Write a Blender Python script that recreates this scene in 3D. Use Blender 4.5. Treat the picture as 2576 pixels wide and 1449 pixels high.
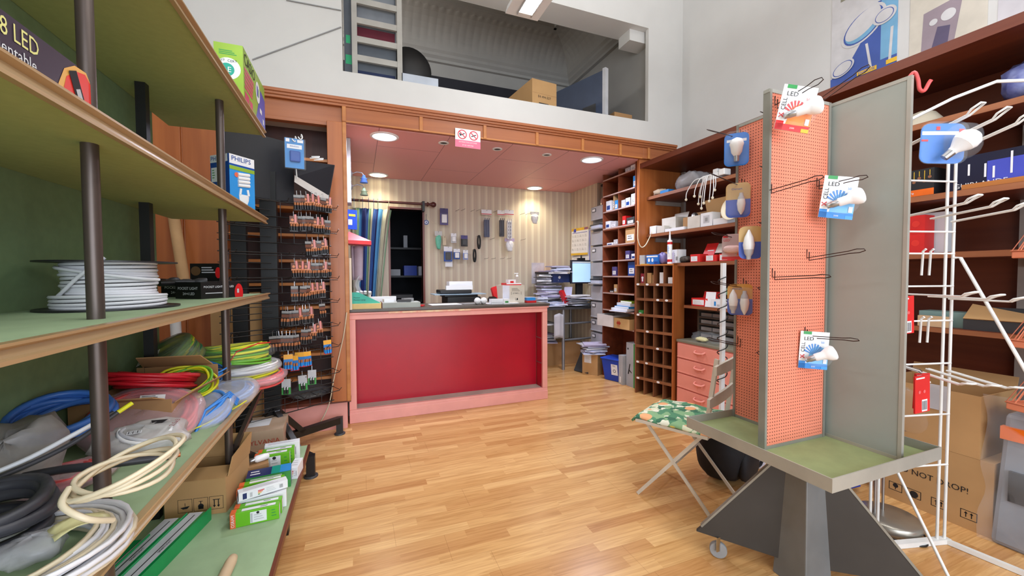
import bpy, math, random
from mathutils import Matrix, Vector
random.seed(7)
SC = bpy.context.scene
for o in list(bpy.data.objects): bpy.data.objects.remove(o)
COL = SC.collection

# ---------------------------------------------------------------- camera
FOC, PCX, PCY, EYE = 1003.0, 1288.0, 724.5, 1.28
_y, _p, _r = (math.radians(a) for a in (21.115, 1.857, -0.265))
_F0 = Vector((math.sin(_y), math.cos(_y), 0)); _R0 = Vector((math.cos(_y), -math.sin(_y), 0)); _Z = Vector((0, 0, 1))
CF = _F0*math.cos(_p) - _Z*math.sin(_p); _U0 = _F0*math.sin(_p) + _Z*math.cos(_p)
CR = _R0*math.cos(_r) + _U0*math.sin(_r); CU = _U0*math.cos(_r) - _R0*math.sin(_r)
CAM = Vector((0, 0, EYE))
cd = bpy.data.cameras.new('camera'); cam = bpy.data.objects.new('camera', cd); COL.objects.link(cam)
cd.sensor_width = 36; cd.lens = FOC/2576*36; cd.clip_start = 0.02; cd.clip_end = 60
cam.matrix_world = Matrix(((CR.x, CU.x, -CF.x, 0), (CR.y, CU.y, -CF.y, 0), (CR.z, CU.z, -CF.z, EYE), (0, 0, 0, 1)))
SC.camera = cam

def _ray(x, y): return CF + CR*((x-PCX)/FOC) + CU*((PCY-y)/FOC)
# points of the room read off the photograph on a known plane (height, depth or side wall)
def PZ(x, y, z): d = _ray(x, y); return CAM + d*((z-EYE)/d.z)
def PY(x, y, Y): d = _ray(x, y); return CAM + d*(Y/d.y)
def PX(x, y, X): d = _ray(x, y); return CAM + d*(X/d.x)

# ---------------------------------------------------------------- exposure, world, large lights
SC.view_settings.view_transform = 'Standard'; SC.view_settings.look = 'None'
SC.view_settings.gamma = 1; SC.view_settings.use_curve_mapping = False
SC.view_settings.exposure = 0.0
wd = bpy.data.worlds.new('world'); SC.world = wd; wd.use_nodes = True
_bg = wd.node_tree.nodes['Background']; _bg.inputs[0].default_value = (0.62, 0.74, 1.0, 1); _bg.inputs[1].default_value = 1.0

def area(name, loc, size, power, color, target=None, sy=None, spread=180):
    l = bpy.data.lights.new(name, 'AREA'); l.energy = power; l.color = color; l.size = size
    if sy: l.shape = 'RECTANGLE'; l.size_y = sy
    l.spread = math.radians(spread)
    o = bpy.data.objects.new(name, l); COL.objects.link(o); o.location = loc
    d = (Vector(target) - Vector(loc)) if target else Vector((0, 0, -1))
    o.rotation_euler = d.to_track_quat('-Z', 'Y').to_euler(); return o
# daylight through the shop window behind the camera
area('window_daylight', (0.9, -2.9, 1.75), 4.2, 200, (0.84, 0.92, 1.0), (0.9, 3, 1.5), 2.9)
# three rows of fluorescent fittings under the shop ceiling (the nearest to the far wall is modelled below)
for x, y, k in ((1.34, 2.45, 0.55), (1.34, 0.2, 1), (-0.6, 0.9, 1), (2.45, 0.8, 0.8)):
    area('fluorescent_light', (x, y, 3.43), 0.25, 21*k, (0.97, 0.985, 1.0), None, 1.3)
    area('uplight_fill', (x, y, 3.56), 0.25, 30*k, (0.97, 0.985, 1.0), (x, y, 5), 1.3)  # added upward fill, brightens walls and loft by ceiling bounce

# ---------------------------------------------------------------- materials
MATS = {}
def _lin(c): return tuple(((v/255)/12.92 if v/255 <= 0.04045 else ((v/255+0.055)/1.055)**2.4) for v in c) + (1,)
def mat(name, rgb, rough=0.5, metal=0.0, var=0.08, scale=6.0, alpha=1.0, emit=0.0, bump=0.0, stretch=(1, 1, 1), rgb2=None, coat=0.0, trans=0.0, spec=0.5):
    """procedural surface: object-space noise between two close tones"""
    if name in MATS: return MATS[name]
    m = bpy.data.materials.new(name); m.use_nodes = True; nt = m.node_tree; N = nt.nodes; L = nt.links
    b = N['Principled BSDF']; c1 = _lin(rgb); c2 = _lin(rgb2) if rgb2 else tuple(max(0, v*(1-var*2)) for v in c1[:3]) + (1,)
    tc = N.new('ShaderNodeTexCoord'); mp = N.new('ShaderNodeMapping'); mp.inputs['Scale'].default_value = stretch
    no = N.new('ShaderNodeTexNoise'); no.inputs['Scale'].default_value = scale; no.inputs['Detail'].default_value = 5
    rp = N.new('ShaderNodeValToRGB'); rp.color_ramp.elements[0].position = 0.35; rp.color_ramp.elements[1].position = 0.65
    rp.color_ramp.elements[0].color = c2; rp.color_ramp.elements[1].color = c1
    L.new(tc.outputs['Object'], mp.inputs[0]); L.new(mp.outputs[0], no.inputs['Vector']); L.new(no.outputs['Fac'], rp.inputs[0])
    L.new(rp.outputs[0], b.inputs['Base Color'])
    b.inputs['Roughness'].default_value = rough; b.inputs['Metallic'].default_value = metal; b.inputs['Alpha'].default_value = alpha
    b.inputs['Coat Weight'].default_value = coat; b.inputs['Transmission Weight'].default_value = trans; b.inputs['Specular IOR Level'].default_value = spec
    if emit: L.new(rp.outputs[0], b.inputs['Emission Color']); b.inputs['Emission Strength'].default_value = emit
    if bump:
        bp = N.new('ShaderNodeBump'); bp.inputs['Strength'].default_value = bump; bp.inputs['Distance'].default_value = 0.01
        L.new(no.outputs['Fac'], bp.inputs['Height']); L.new(bp.outputs[0], b.inputs['Normal'])
    MATS[name] = m; return m
def stripes(name, stops, period, rough=0.6, axis=(1, 0, 0), coord='Object', spec=0.4):
    """banded surface: colour stops repeated along an axis"""
    if name in MATS: return MATS[name]
    m = bpy.data.materials.new(name); m.use_nodes = True; nt = m.node_tree; N = nt.nodes; L = nt.links; b = N['Principled BSDF']
    tc = N.new('ShaderNodeTexCoord'); g = N.new('ShaderNodeNewGeometry'); d = N.new('ShaderNodeVectorMath'); d.operation = 'DOT_PRODUCT'; d.inputs[1].default_value = axis
    L.new(g.outputs['Position'] if coord == 'World' else tc.outputs[coord], d.inputs[0])
    a = N.new('ShaderNodeMath'); a.operation = 'DIVIDE'; a.inputs[1].default_value = period; L.new(d.outputs['Value'], a.inputs[0])
    fr = N.new('ShaderNodeMath'); fr.operation = 'FRACT'; L.new(a.outputs[0], fr.inputs[0])
    rp = N.new('ShaderNodeValToRGB'); e = rp.color_ramp.elements
    e[0].position = stops[0][0]; e[0].color = _lin(stops[0][1]); e[1].position = stops[1][0]; e[1].color = _lin(stops[1][1])
    for p_, c in stops[2:]: n = e.new(p_); n.color = _lin(c)
    L.new(fr.outputs[0], rp.inputs[0]); L.new(rp.outputs[0], b.inputs['Base Color']); b.inputs['Roughness'].default_value = rough; b.inputs['Specular IOR Level'].default_value = spec
    MATS[name] = m; return m
def wood(name, c1, c2, axis='x', rough=0.4, scale=5.0):
    s = {'x': (0.12, 2.5, 2.5), 'y': (2.5, 0.12, 2.5), 'z': (2.5, 2.5, 0.12)}[axis]
    return mat(name, c1, rough, rgb2=c2, scale=scale, stretch=s, bump=0.05)

# ---------------------------------------------------------------- mesh builder
def T(x=0, y=0, z=0, rz=0, rx=0, ry=0):
    return Matrix.Translation((x, y, z)) @ Matrix.Rotation(rz, 4, 'Z') @ Matrix.Rotation(ry, 4, 'Y') @ Matrix.Rotation(rx, 4, 'X')
def frame(p, right, up):
    r = Vector(right).normalized(); u = Vector(up); u = (u - r*u.dot(r)).normalized(); n = r.cross(u); p = Vector(p)
    return Matrix(((r.x, u.x, n.x, p.x), (r.y, u.y, n.y, p.y), (r.z, u.z, n.z, p.z), (0, 0, 0, 1)))
MW = {}
def setp(o, label=None, cat=None, group=None, kind=None):
    if label: o['label'] = label
    if cat: o['category'] = cat
    if group: o['group'] = group
    if kind: o['kind'] = kind
    return o
def thing(name, label, cat, loc=(0, 0, 0), rz=0, group=None, mw=None):
    o = bpy.data.objects.new(name, None); COL.objects.link(o); o.empty_display_size = 0.05
    m = mw if mw is not None else T(*loc, rz)
    o.matrix_world = m; MW[o.name] = m.copy(); return setp(o, label, cat, group)
def cr(pts, n=6, closed=False):
    P = [Vector(p) for p in pts]; out = []; k = len(P)
    for i in range(k if closed else k-1):
        a, b, c, d = ((P[(i-1) % k], P[i], P[(i+1) % k], P[(i+2) % k]) if closed else (P[max(i-1, 0)], P[i], P[i+1], P[min(i+2, k-1)]))
        for j in range(n):
            t = j/n; out.append(0.5*((2*b) + (c-a)*t + (2*a-5*b+4*c-d)*t*t + (3*b-a-3*c+d)*t**3))
    if not closed: out.append(P[-1])
    return out
_TXT = {}
class M:
    def __init__(s): s.v = []; s.f = []; s.mi = []; s.sm = []; s.ms = []
    def _m(s, m):
        if m not in s.ms: s.ms.append(m)
        return s.ms.index(m)
    def add(s, vs, fs, m, t=None, smooth=False):
        n = len(s.v); k = s._m(m)
        s.v += [(t @ Vector(v)) if t is not None else Vector(v) for v in vs]
        for f in fs: s.f.append([i+n for i in f]); s.mi.append(k); s.sm.append(smooth)
        return s
    def box(s, a, b, m, t=None):
        (x0, y0, z0), (x1, y1, z1) = a, b
        return s.add([(x0, y0, z0), (x1, y0, z0), (x1, y1, z0), (x0, y1, z0), (x0, y0, z1), (x1, y0, z1), (x1, y1, z1), (x0, y1, z1)],
                     [(3, 2, 1, 0), (4, 5, 6, 7), (0, 1, 5, 4), (1, 2, 6, 5), (2, 3, 7, 6), (3, 0, 4, 7)], m, t)
    def cbox(s, c, d, m, t=None):
        return s.box([c[i]-d[i]/2 for i in range(3)], [c[i]+d[i]/2 for i in range(3)], m, t)
    def quad(s, a, b, c, d, m, t=None): return s.add([a, b, c, d], [(0, 1, 2, 3)], m, t)
    def slab(s, poly, h, m, t=None):
        """polygon in xy, extruded 0..h"""
        n = len(poly); v = [(p[0], p[1], 0) for p in poly] + [(p[0], p[1], h) for p in poly]
        return s.add(v, [tuple(range(n-1, -1, -1)), tuple(range(n, 2*n))] + [(i, (i+1) % n, n+(i+1) % n, n+i) for i in range(n)], m, t)
    def hexa(s, v8, m, t=None):
        """box from 8 corners: 4 of the bottom, 4 of the top, same winding"""
        return s.add(v8, [(3, 2, 1, 0), (4, 5, 6, 7), (0, 1, 5, 4), (1, 2, 6, 5), (2, 3, 7, 6), (3, 0, 4, 7)], m, t)
    def tube(s, pts, r, m, n=7, closed=False, t=None, cap=True, flat=1.0):
        P = [Vector(p) for p in pts]; k = len(P); R = r if isinstance(r, (list, tuple)) else [r]*k
        vs, fs = [], []; up = None
        for i in range(k):
            d = (P[(i+1) % k] - P[i-1]) if closed else (P[min(i+1, k-1)] - P[max(i-1, 0)])
            if d.length < 1e-9: d = Vector((0, 0, 1))
            d.normalize()
            if up is None: up = Vector((0, 0, 1)) if abs(d.z) < 0.9 else Vector((1, 0, 0))
            a = up - d*up.dot(d)
            if a.length < 1e-6: a = d.orthogonal()
            a.normalize(); up = a; b = d.cross(a)
            for j in range(n):
                w = 2*math.pi*(j+0.5)/n; vs.append(P[i] + (a*math.cos(w)*flat + b*math.sin(w))*R[i])
        for i in range(k if closed else k-1):
            q = (i+1) % k
            for j in range(n): fs.append((i*n+j, i*n+(j+1) % n, q*n+(j+1) % n, q*n+j))
        s.add(vs, fs, m, t, n > 4)
        if cap and not closed: s.add(vs[:n], [tuple(range(n-1, -1, -1))], m, t); s.add(vs[-n:], [tuple(range(n))], m, t)
        return s
    def bar(s, a, b, w, h, m, t=None):
        """straight bar of rectangular section, w sideways and h upwards"""
        a, b = Vector(a), Vector(b); d = (b-a).normalized(); u = Vector((0, 0, 1)) if abs(d.z) < 0.95 else Vector((0, 1, 0))
        r = d.cross(u).normalized(); u = r.cross(d)
        c = [r*(i*w/2) + u*(j*h/2) for i, j in ((-1, -1), (1, -1), (1, 1), (-1, 1))]
        return s.add([a+q for q in c] + [b+q for q in c], [(3, 2, 1, 0), (4, 5, 6, 7)] + [(i, (i+1) % 4, 4+(i+1) % 4, 4+i) for i in range(4)], m, t)
    def lathe(s, prof, m, n=16, t=None, smooth=True):
        vs, fs = [], []; k = len(prof)
        for r, z in prof: vs += [(max(r, 1e-5)*math.cos(2*math.pi*j/n), max(r, 1e-5)*math.sin(2*math.pi*j/n), z) for j in range(n)]
        for i in range(k-1): fs += [(i*n+j, i*n+(j+1) % n, (i+1)*n+(j+1) % n, (i+1)*n+j) for j in range(n)]
        s.add(vs, fs, m, t, smooth)
        s.add(vs[:n], [tuple(range(n-1, -1, -1))], m, t); return s.add(vs[-n:], [tuple(range(n))], m, t)
    def grid(s, fn, nu, nv, m, t=None, smooth=True, th=0.0):
        """surface fn(u,v) over the unit square; with th a closed sheet of that thickness"""
        vs = [Vector(fn(i/nu, j/nv)) for j in range(nv+1) for i in range(nu+1)]; w = nu+1
        fs = [(j*w+i, j*w+i+1, (j+1)*w+i+1, (j+1)*w+i) for j in range(nv) for i in range(nu)]
        if th:
            nn = []
            for j in range(nv+1):
                for i in range(nu+1):
                    a = vs[j*w+min(i+1, nu)]-vs[j*w+max(i-1, 0)]; b = vs[min(j+1, nv)*w+i]-vs[max(j-1, 0)*w+i]; c = a.cross(b)
                    nn.append(c.normalized() if c.length > 1e-12 else Vector((0, 0, 1)))
            k = len(vs); vs += [v - q*th for v, q in zip(vs, nn)]; fs += [tuple(reversed([q+k for q in f])) for f in fs]
            rim = [i for i in range(w)] + [j*w+nu for j in range(1, nv+1)] + [nv*w+i for i in range(nu-1, -1, -1)] + [j*w for j in range(nv-1, 0, -1)]
            fs += [(rim[(i+1) % len(rim)], rim[i], rim[i]+k, rim[(i+1) % len(rim)]+k) for i in range(len(rim))]
        return s.add(vs, fs, m, t, smooth)
    def text(s, txt, size, m, t, align='CENTER', ex=0.0004, sx=1.0):
        key = (txt, align)
        if key not in _TXT:
            c = bpy.data.curves.new('t', 'FONT'); c.body = txt; c.align_x = align; c.align_y = 'CENTER'; c.resolution_u = 2; c.size = 1
            o = bpy.data.objects.new('t', c); COL.objects.link(o); dg = bpy.context.evaluated_depsgraph_get(); me = o.evaluated_get(dg).to_mesh()
            _TXT[key] = ([tuple(v.co) for v in me.vertices], [tuple(p.vertices) for p in me.polygons])
            o.evaluated_get(dg).to_mesh_clear(); bpy.data.objects.remove(o); bpy.data.curves.remove(c)
        vs, fs = _TXT[key]
        return s.add([(x*size*sx, y*size, ex) for x, y, z in vs], fs, m, t)
    def build(s, name, parent=None, label=None, cat=None, group=None, kind=None, world=True, bev=0.0, sub=0, origin=None):
        """link as ONE mesh; coordinates are world unless world=False (then the parent's own)"""
        vs = s.v; o = None
        if parent is not None:
            pm = MW[parent.name]; mw = pm
            if world: inv = pm.inverted(); vs = [inv @ v for v in vs]
            loc = Matrix.Identity(4)
        else:
            if origin is None:
                xs = [v.x for v in vs]; ys = [v.y for v in vs]; zs = [v.z for v in vs]
                origin = Vector(((min(xs)+max(xs))/2, (min(ys)+max(ys))/2, min(zs)))
            if isinstance(origin, Matrix): loc = origin; inv = loc.inverted(); vs = [inv @ v for v in vs]
            else: loc = Matrix.Translation(origin); vs = [v-Vector(origin) for v in vs]
            mw = loc
        me = bpy.data.meshes.new(name); me.from_pydata([tuple(v) for v in vs], [], s.f)
        for m in s.ms: me.materials.append(m)
        me.polygons.foreach_set('material_index', s.mi); me.polygons.foreach_set('use_smooth', s.sm); me.update()
        o = bpy.data.objects.new(name, me); COL.objects.link(o)
        if parent is not None: o.parent = parent; o.matrix_parent_inverse = Matrix.Identity(4)
        else: o.matrix_world = loc
        MW[o.name] = mw.copy()
        if bev: b = o.modifiers.new('b', 'BEVEL'); b.width = bev; b.segments = 2; b.limit_method = 'ANGLE'; b.angle_limit = 0.7
        if sub: b = o.modifiers.new('s', 'SUBSURF'); b.levels = b.render_levels = sub
        return setp(o, label, cat, group, kind)
def copy_tree(o, mw=None, label=None, group=None):
    """a copy of a thing with copies of its parts and sub-parts"""
    def rec(a, par):
        c = a.copy(); COL.objects.link(c)
        if par is not None: c.parent = par
        MW[c.name] = MW[a.name].copy()
        for ch in a.children: rec(ch, c)
        return c
    r = rec(o, None)
    if mw is not None:
        r.matrix_world = mw
        def up(x):
            MW[x.name] = mw.copy()
            for ch in x.children: up(ch)
        up(r)
    if label: r['label'] = label
    if group: r['group'] = group
    return r
# ================================================================ materials of the place
WHITE = mat('white_wall_paint', (208, 206, 202), 0.8, var=0.02, scale=3, bump=0.03)
WHITE2 = mat('side_wall_paint', (210, 209, 207), 0.8, var=0.02, scale=3, bump=0.03)
OAK = wood('orange_brown_veneer', (184, 108, 56), (160, 88, 42), 'z', 0.35)
OAKX = wood('orange_brown_rail', (176, 104, 58), (150, 84, 46), 'x', 0.35)
DARKW = wood('red_brown_shelf_wood', (112, 54, 32), (92, 40, 24), 'y', 0.4)
DARKZ = wood('red_brown_panel_wood', (122, 60, 34), (100, 46, 26), 'z', 0.4)
EDGE = wood('pale_wood_edge', (196, 128, 66), (176, 106, 50), 'x', 0.4)
PINK = mat('pink_paint', (236, 164, 154), 0.45, var=0.04)
PINKC = mat('pink_ceiling_board', (196, 128, 118), 0.5, var=0.03, scale=2)
BLACK = mat('black_enamel', (22, 21, 22), 0.4, var=0.1)
DGREY = mat('dark_grey_paint', (60, 60, 62), 0.5)
GREY = mat('grey_paint', (150, 150, 150), 0.5)
LGREY = mat('light_grey_plastic', (196, 196, 200), 0.5)
PAPER = mat('white_paper', (232, 233, 236), 0.7, var=0.03)
CREAM = mat('cream_paint', (226, 214, 190), 0.4, var=0.04)
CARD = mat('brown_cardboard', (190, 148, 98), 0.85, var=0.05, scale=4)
CARD2 = mat('darker_cardboard', (170, 128, 84), 0.85, var=0.05, scale=4)  # darker tone of the brown cardboard
STEEL = mat('steel', (180, 180, 182), 0.3, 0.9)
CHROME = mat('chrome', (210, 210, 212), 0.15, 1.0)
RED = mat('red_plastic', (214, 30, 34), 0.4)
BLUE = mat('blue_plastic', (24, 70, 190), 0.4)
SKYB = mat('sky_blue_print', (30, 140, 220), 0.4)
YEL = mat('yellow_print', (236, 190, 50), 0.5)
INK = mat('black_ink', (26, 26, 30), 0.6)
WHT = mat('white_plastic', (236, 236, 236), 0.35, var=0.02)
WGL = mat('white_glossy_cap', (245, 245, 245), 0.2, var=0.02)
CLEAR = mat('clear_blister', (235, 240, 245), 0.15, alpha=0.06, var=0.02, spec=0.3)
HAZY = mat('hazy_plastic_bag', (225, 225, 230), 0.25, alpha=0.42, var=0.08, scale=14, bump=0.6)
GREENP = mat('green_print', (60, 150, 70), 0.5)
def planks(name):
    """three-strip laminate: strips of random tone and stagger, fine grain, thin board joints"""
    m = bpy.data.materials.new(name); m.use_nodes = True; nt = m.node_tree; N = nt.nodes; L = nt.links; b = N['Principled BSDF']
    g = N.new('ShaderNodeNewGeometry'); s = N.new('ShaderNodeSeparateXYZ'); L.new(g.outputs['Position'], s.inputs[0])
    def mth(op, a, v=None, c=None):
        x = N.new('ShaderNodeMath'); x.operation = op
        for i, q in enumerate((a, v, c)):
            if q is None: continue
            if hasattr(q, 'is_linked'): L.new(q, x.inputs[i])
            else: x.inputs[i].default_value = q
        return x.outputs[0]
    def wn(a, c=None):
        x = N.new('ShaderNodeTexWhiteNoise'); x.noise_dimensions = '2D'; k = N.new('ShaderNodeCombineXYZ'); L.new(a, k.inputs[0])
        if c is not None: L.new(c, k.inputs[1])
        L.new(k.outputs[0], x.inputs['Vector']); return x.outputs['Value']
    row = mth('FLOOR', mth('DIVIDE', s.outputs['Y'], 0.064)); xs = mth('ADD', mth('DIVIDE', s.outputs['X'], 0.52), mth('MULTIPLY', wn(row), 7.0)); cell = mth('FLOOR', xs); tone = wn(cell, row)
    r1 = N.new('ShaderNodeValToRGB'); e = r1.color_ramp.elements; e[0].color = _lin((190, 138, 86)); e[1].color = _lin((222, 178, 122)); n = e.new(0.35); n.color = _lin((206, 158, 102)); L.new(tone, r1.inputs[0])
    brow = mth('FLOOR', mth('DIVIDE', s.outputs['Y'], 0.192)); bx = mth('ADD', mth('DIVIDE', s.outputs['X'], 1.28), mth('MULTIPLY', wn(brow), 5.0))
    jx = mth('LESS_THAN', mth('FRACT', bx), 0.0014); jy = mth('LESS_THAN', mth('FRACT', mth('DIVIDE', s.outputs['Y'], 0.192)), 0.009); jn = mth('MAXIMUM', jx, jy)
    off = mth('MULTIPLY', tone, 40.0); k = N.new('ShaderNodeCombineXYZ'); L.new(mth('ADD', mth('MULTIPLY', s.outputs['X'], 2.0), off), k.inputs[0]); L.new(mth('MULTIPLY', s.outputs['Y'], 34.0), k.inputs[1])
    no = N.new('ShaderNodeTexNoise'); no.inputs['Scale'].default_value = 1.5; no.inputs['Detail'].default_value = 6; no.inputs['Distortion'].default_value = 1.4; L.new(k.outputs[0], no.inputs['Vector'])
    rp = N.new('ShaderNodeValToRGB'); rp.color_ramp.elements[0].position = 0.3; rp.color_ramp.elements[0].color = (0.80, 0.72, 0.62, 1); rp.color_ramp.elements[1].position = 0.6; rp.color_ramp.elements[1].color = (1.04, 1.03, 1.0, 1); L.new(no.outputs['Fac'], rp.inputs[0])
    x = N.new('ShaderNodeMix'); x.data_type = 'RGBA'; x.blend_type = 'MULTIPLY'; x.inputs[0].default_value = 1; L.new(r1.outputs[0], x.inputs[6]); L.new(rp.outputs[0], x.inputs[7])
    y = N.new('ShaderNodeMix'); y.data_type = 'RGBA'; y.blend_type = 'MULTIPLY'; L.new(mth('MULTIPLY', jn, 0.45), y.inputs[0]); L.new(x.outputs[2], y.inputs[6]); y.inputs[7].default_value = (0.35, 0.26, 0.18, 1)
    L.new(y.outputs[2], b.inputs['Base Color']); b.inputs['Roughness'].default_value = 0.27; b.inputs['Specular IOR Level'].default_value = 0.5
    return m
FLOORM = planks('oak_strip_laminate')
WALLP = stripes('striped_wallpaper', [(0.0, (222, 212, 188)), (0.06, (198, 184, 164)), (0.30, (190, 174, 154)), (0.36, (202, 188, 166)), (0.42, (190, 174, 154)), (0.62, (196, 182, 162)), (0.9, (212, 202, 178))], 0.102, 0.6, (1, 1, 0), 'World')
def tiles(name, c, c2, bw, rh, mort, rough=0.5):
    m = bpy.data.materials.new(name); m.use_nodes = True; nt = m.node_tree; N = nt.nodes; L = nt.links; b = N['Principled BSDF']
    g = N.new('ShaderNodeNewGeometry'); mp = N.new('ShaderNodeMapping'); mp.inputs['Rotation'].default_value = (0, 0, math.pi/2); mp.inputs['Location'].default_value = (0.2, 0.42, 0)
    br = N.new('ShaderNodeTexBrick'); br.offset = 0.5
    for k, v in (('Scale', 1), ('Mortar Size', mort), ('Brick Width', bw), ('Row Height', rh)): br.inputs[k].default_value = v
    br.inputs['Color1'].default_value = br.inputs['Color2'].default_value = _lin(c); br.inputs['Mortar'].default_value = _lin(c2)
    L.new(g.outputs['Position'], mp.inputs[0]); L.new(mp.outputs[0], br.inputs['Vector']); L.new(br.outputs['Color'], b.inputs['Base Color']); b.inputs['Roughness'].default_value = rough
    return m
CEILP = tiles('pink_ceiling_panels', (228, 164, 162), (146, 92, 90), 1.3, 0.61, 0.003)
# ================================================================ the room
def st(name, m, **k): return m.build(name, kind='structure', **k)
FY, BY, AX0, AX1, AZ = 3.62, 5.42, -0.08, 3.07, 2.54
st('floor', M().box((-1.7, -3.2, -0.1), (3.7, 5.6, 0), FLOORM))
st('ceiling', M().box((-1.7, -3.2, 4.95), (3.7, 3.62, 5.05), WHITE))
st('wall_left', M().box((-1.6, -3.2, 0), (-1.45, 4.0, 4.95), WHITE))
st('wall_right', M().box((3.5, -3.2, 0), (3.65, 3.62, 4.95), WHITE2))
# shop front behind the camera: a wall with one wide window
wb = M(); wb.box((-1.45, -3.2, 0), (3.5, -3.05, 0.25), WHITE); wb.box((-1.45, -3.2, 3.25), (3.5, -3.05, 4.95), WHITE); wb.box((-1.45, -3.2, 0.25), (-1.25, -3.05, 3.25), WHITE); wb.box((3.05, -3.2, 0.25), (3.5, -3.05, 3.25), WHITE)
st('wall_back', wb)
wf = M()
for x in (-1.25, 0.15, 1.6, 3.0): wf.box((x, -3.15, 0.25), (x+0.05, -3.09, 3.25), DGREY)
for z in (0.25, 3.2): wf.box((-1.25, -3.15, z), (3.05, -3.09, z+0.05), DGREY)
st('window_1', wf)
# far wall: opening to the counter alcove below, opening to the loft above, shelf recess at the left
LX0, LX1, LZ0, LZ1 = -0.09, 3.02, 2.97, 3.98
fw = M()
for a, b in (((-1.45, FY, 2.97), (LX0, 3.92, 4.95)), ((LX1, FY, 2.97), (3.5, 3.67, 4.95)), ((LX1-0.19, 3.70, 3.86), (3.1, 3.90, 3.98)), ((LX0, FY, LZ1), (LX1, 3.92, 4.95)), ((LX1, 3.6701, LZ1), (3.1, 3.92, 4.95)), ((-1.45, FY, 2.54), (3.5, 3.92, 2.97)), ((3.36, FY+0.04, 0), (3.5, 3.92, 2.54)), ((-1.45, 3.9, 0), (-0.08, 3.98, 2.54))):
    fw.box(a, b, WHITE)
st('wall_front', fw)
st('ceiling', M().box((AX0-0.05, FY-0.002, AZ-0.006), (3.46, BY, AZ+0.04), CEILP))
dx0, dx1, dz = 0.40, 0.815, 2.15
bw = M()
for a, b in (((AX0-0.1, BY, 0), (dx0, BY+0.1, AZ)), ((dx1, BY, 0), (AX1+0.1, BY+0.1, AZ)), ((dx0, BY, dz), (dx1, BY+0.1, AZ))): bw.box(a, b, WALLP)
st('wall_alcove_back', bw)
st('wall_alcove_right', M().box((AX1, 4.70, 0), (AX1+0.1, BY, AZ), WALLP).box((AX1+0.1, 4.70, 0), (3.36, 4.75, AZ), WALLP).box((3.36, 3.92, 0), (3.46, 4.75, AZ), WALLP))
st('wall_alcove_left', M().box((AX0-0.1, 3.92, 0), (AX0, BY, AZ), WALLP))
dr = M(); DFR = wood('dark_red_door_frame', (128, 70, 58), (104, 54, 46), 'z', 0.4)
for a, b in (((dx0-0.025, BY-0.012, 0), (dx0, BY+0.12, dz+0.025)), ((dx1, BY-0.012, 0), (dx1+0.025, BY+0.12, dz+0.025)), ((dx0, BY-0.012, dz), (dx1, BY+0.12, dz+0.025))): dr.box(a, b, DFR)
st('door_1', dr)
# the dark store room beyond the door
DRK = mat('unlit_store_wall', (30, 32, 40), 0.8)  # near black, the room's lack of light put into the colour
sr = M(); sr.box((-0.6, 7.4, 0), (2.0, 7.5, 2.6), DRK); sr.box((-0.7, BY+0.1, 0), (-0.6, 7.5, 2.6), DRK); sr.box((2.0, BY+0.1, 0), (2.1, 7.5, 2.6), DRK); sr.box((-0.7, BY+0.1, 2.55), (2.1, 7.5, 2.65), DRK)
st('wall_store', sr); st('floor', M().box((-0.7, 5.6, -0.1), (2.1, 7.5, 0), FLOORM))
# loft
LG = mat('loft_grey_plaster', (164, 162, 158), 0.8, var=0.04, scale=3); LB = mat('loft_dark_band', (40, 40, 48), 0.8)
LY = 5.49
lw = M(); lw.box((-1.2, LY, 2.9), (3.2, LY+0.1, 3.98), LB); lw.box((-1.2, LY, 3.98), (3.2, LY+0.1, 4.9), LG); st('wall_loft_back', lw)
st('wall_loft_right', M().box((3.1, 3.671, 2.9), (3.2, LY, 4.9), LG)); st('wall_loft_left', M().box((-1.2, 3.92, 2.9), (-1.1, LY, 4.9), LG))
st('floor', M().box((-1.1, 3.9201, 2.86), (3.1, LY, 2.97), mat('loft_board', (120, 84, 50), 0.7)))
st('ceiling', M().box((-1.2, 3.92, 4.82), (3.2, LY+0.1, 4.92), LG))
# coved and fluted cornice round the loft
prof = [(0, 4.06), (0.05, 4.06), (0.05, 4.10), (0.09, 4.13), (0.09, 4.17), (0.12, 4.20)]
cove = [(0.12+0.40*(1-math.cos(a*math.pi/16)), 4.20+0.40*math.sin(a*math.pi/16)) for a in range(0, 9)]
prof += cove + [(0.56, 4.60), (0.56, 4.66), (0.66, 4.70), (0.66, 4.74), (0.76, 4.76), (0.76, 4.82), (0, 4.82)]
prof = [(d, 4.15+(z-4.06)*0.88) for d, z in prof]
def cornice(fn, length, n):
    c = M(); k = len(prof)
    def pt(i, u):
        d, z = prof[i]
        if 6 <= i <= 14: d += 0.005*abs(math.sin(u*length/0.10*math.pi))*math.sin((i-6)/8*math.pi) - (0.012*math.cos(u*length/0.05*math.pi) if i == 13 else 0)
        return fn(u, d, z)
    vs = [pt(i, j/n) for j in range(n+1) for i in range(k)]
    c.add(vs, [(j*k+i, j*k+i+1, (j+1)*k+i+1, (j+1)*k+i) for j in range(n) for i in range(k-1)], LG); return c
st('trim_1', cornice(lambda u, d, z: (-1.1+4.2*u, LY-d, z), 4.2, 320))
st('trim_2', cornice(lambda u, d, z: (3.1-d, LY-1.57*u, z), 1.57, 120))
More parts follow.
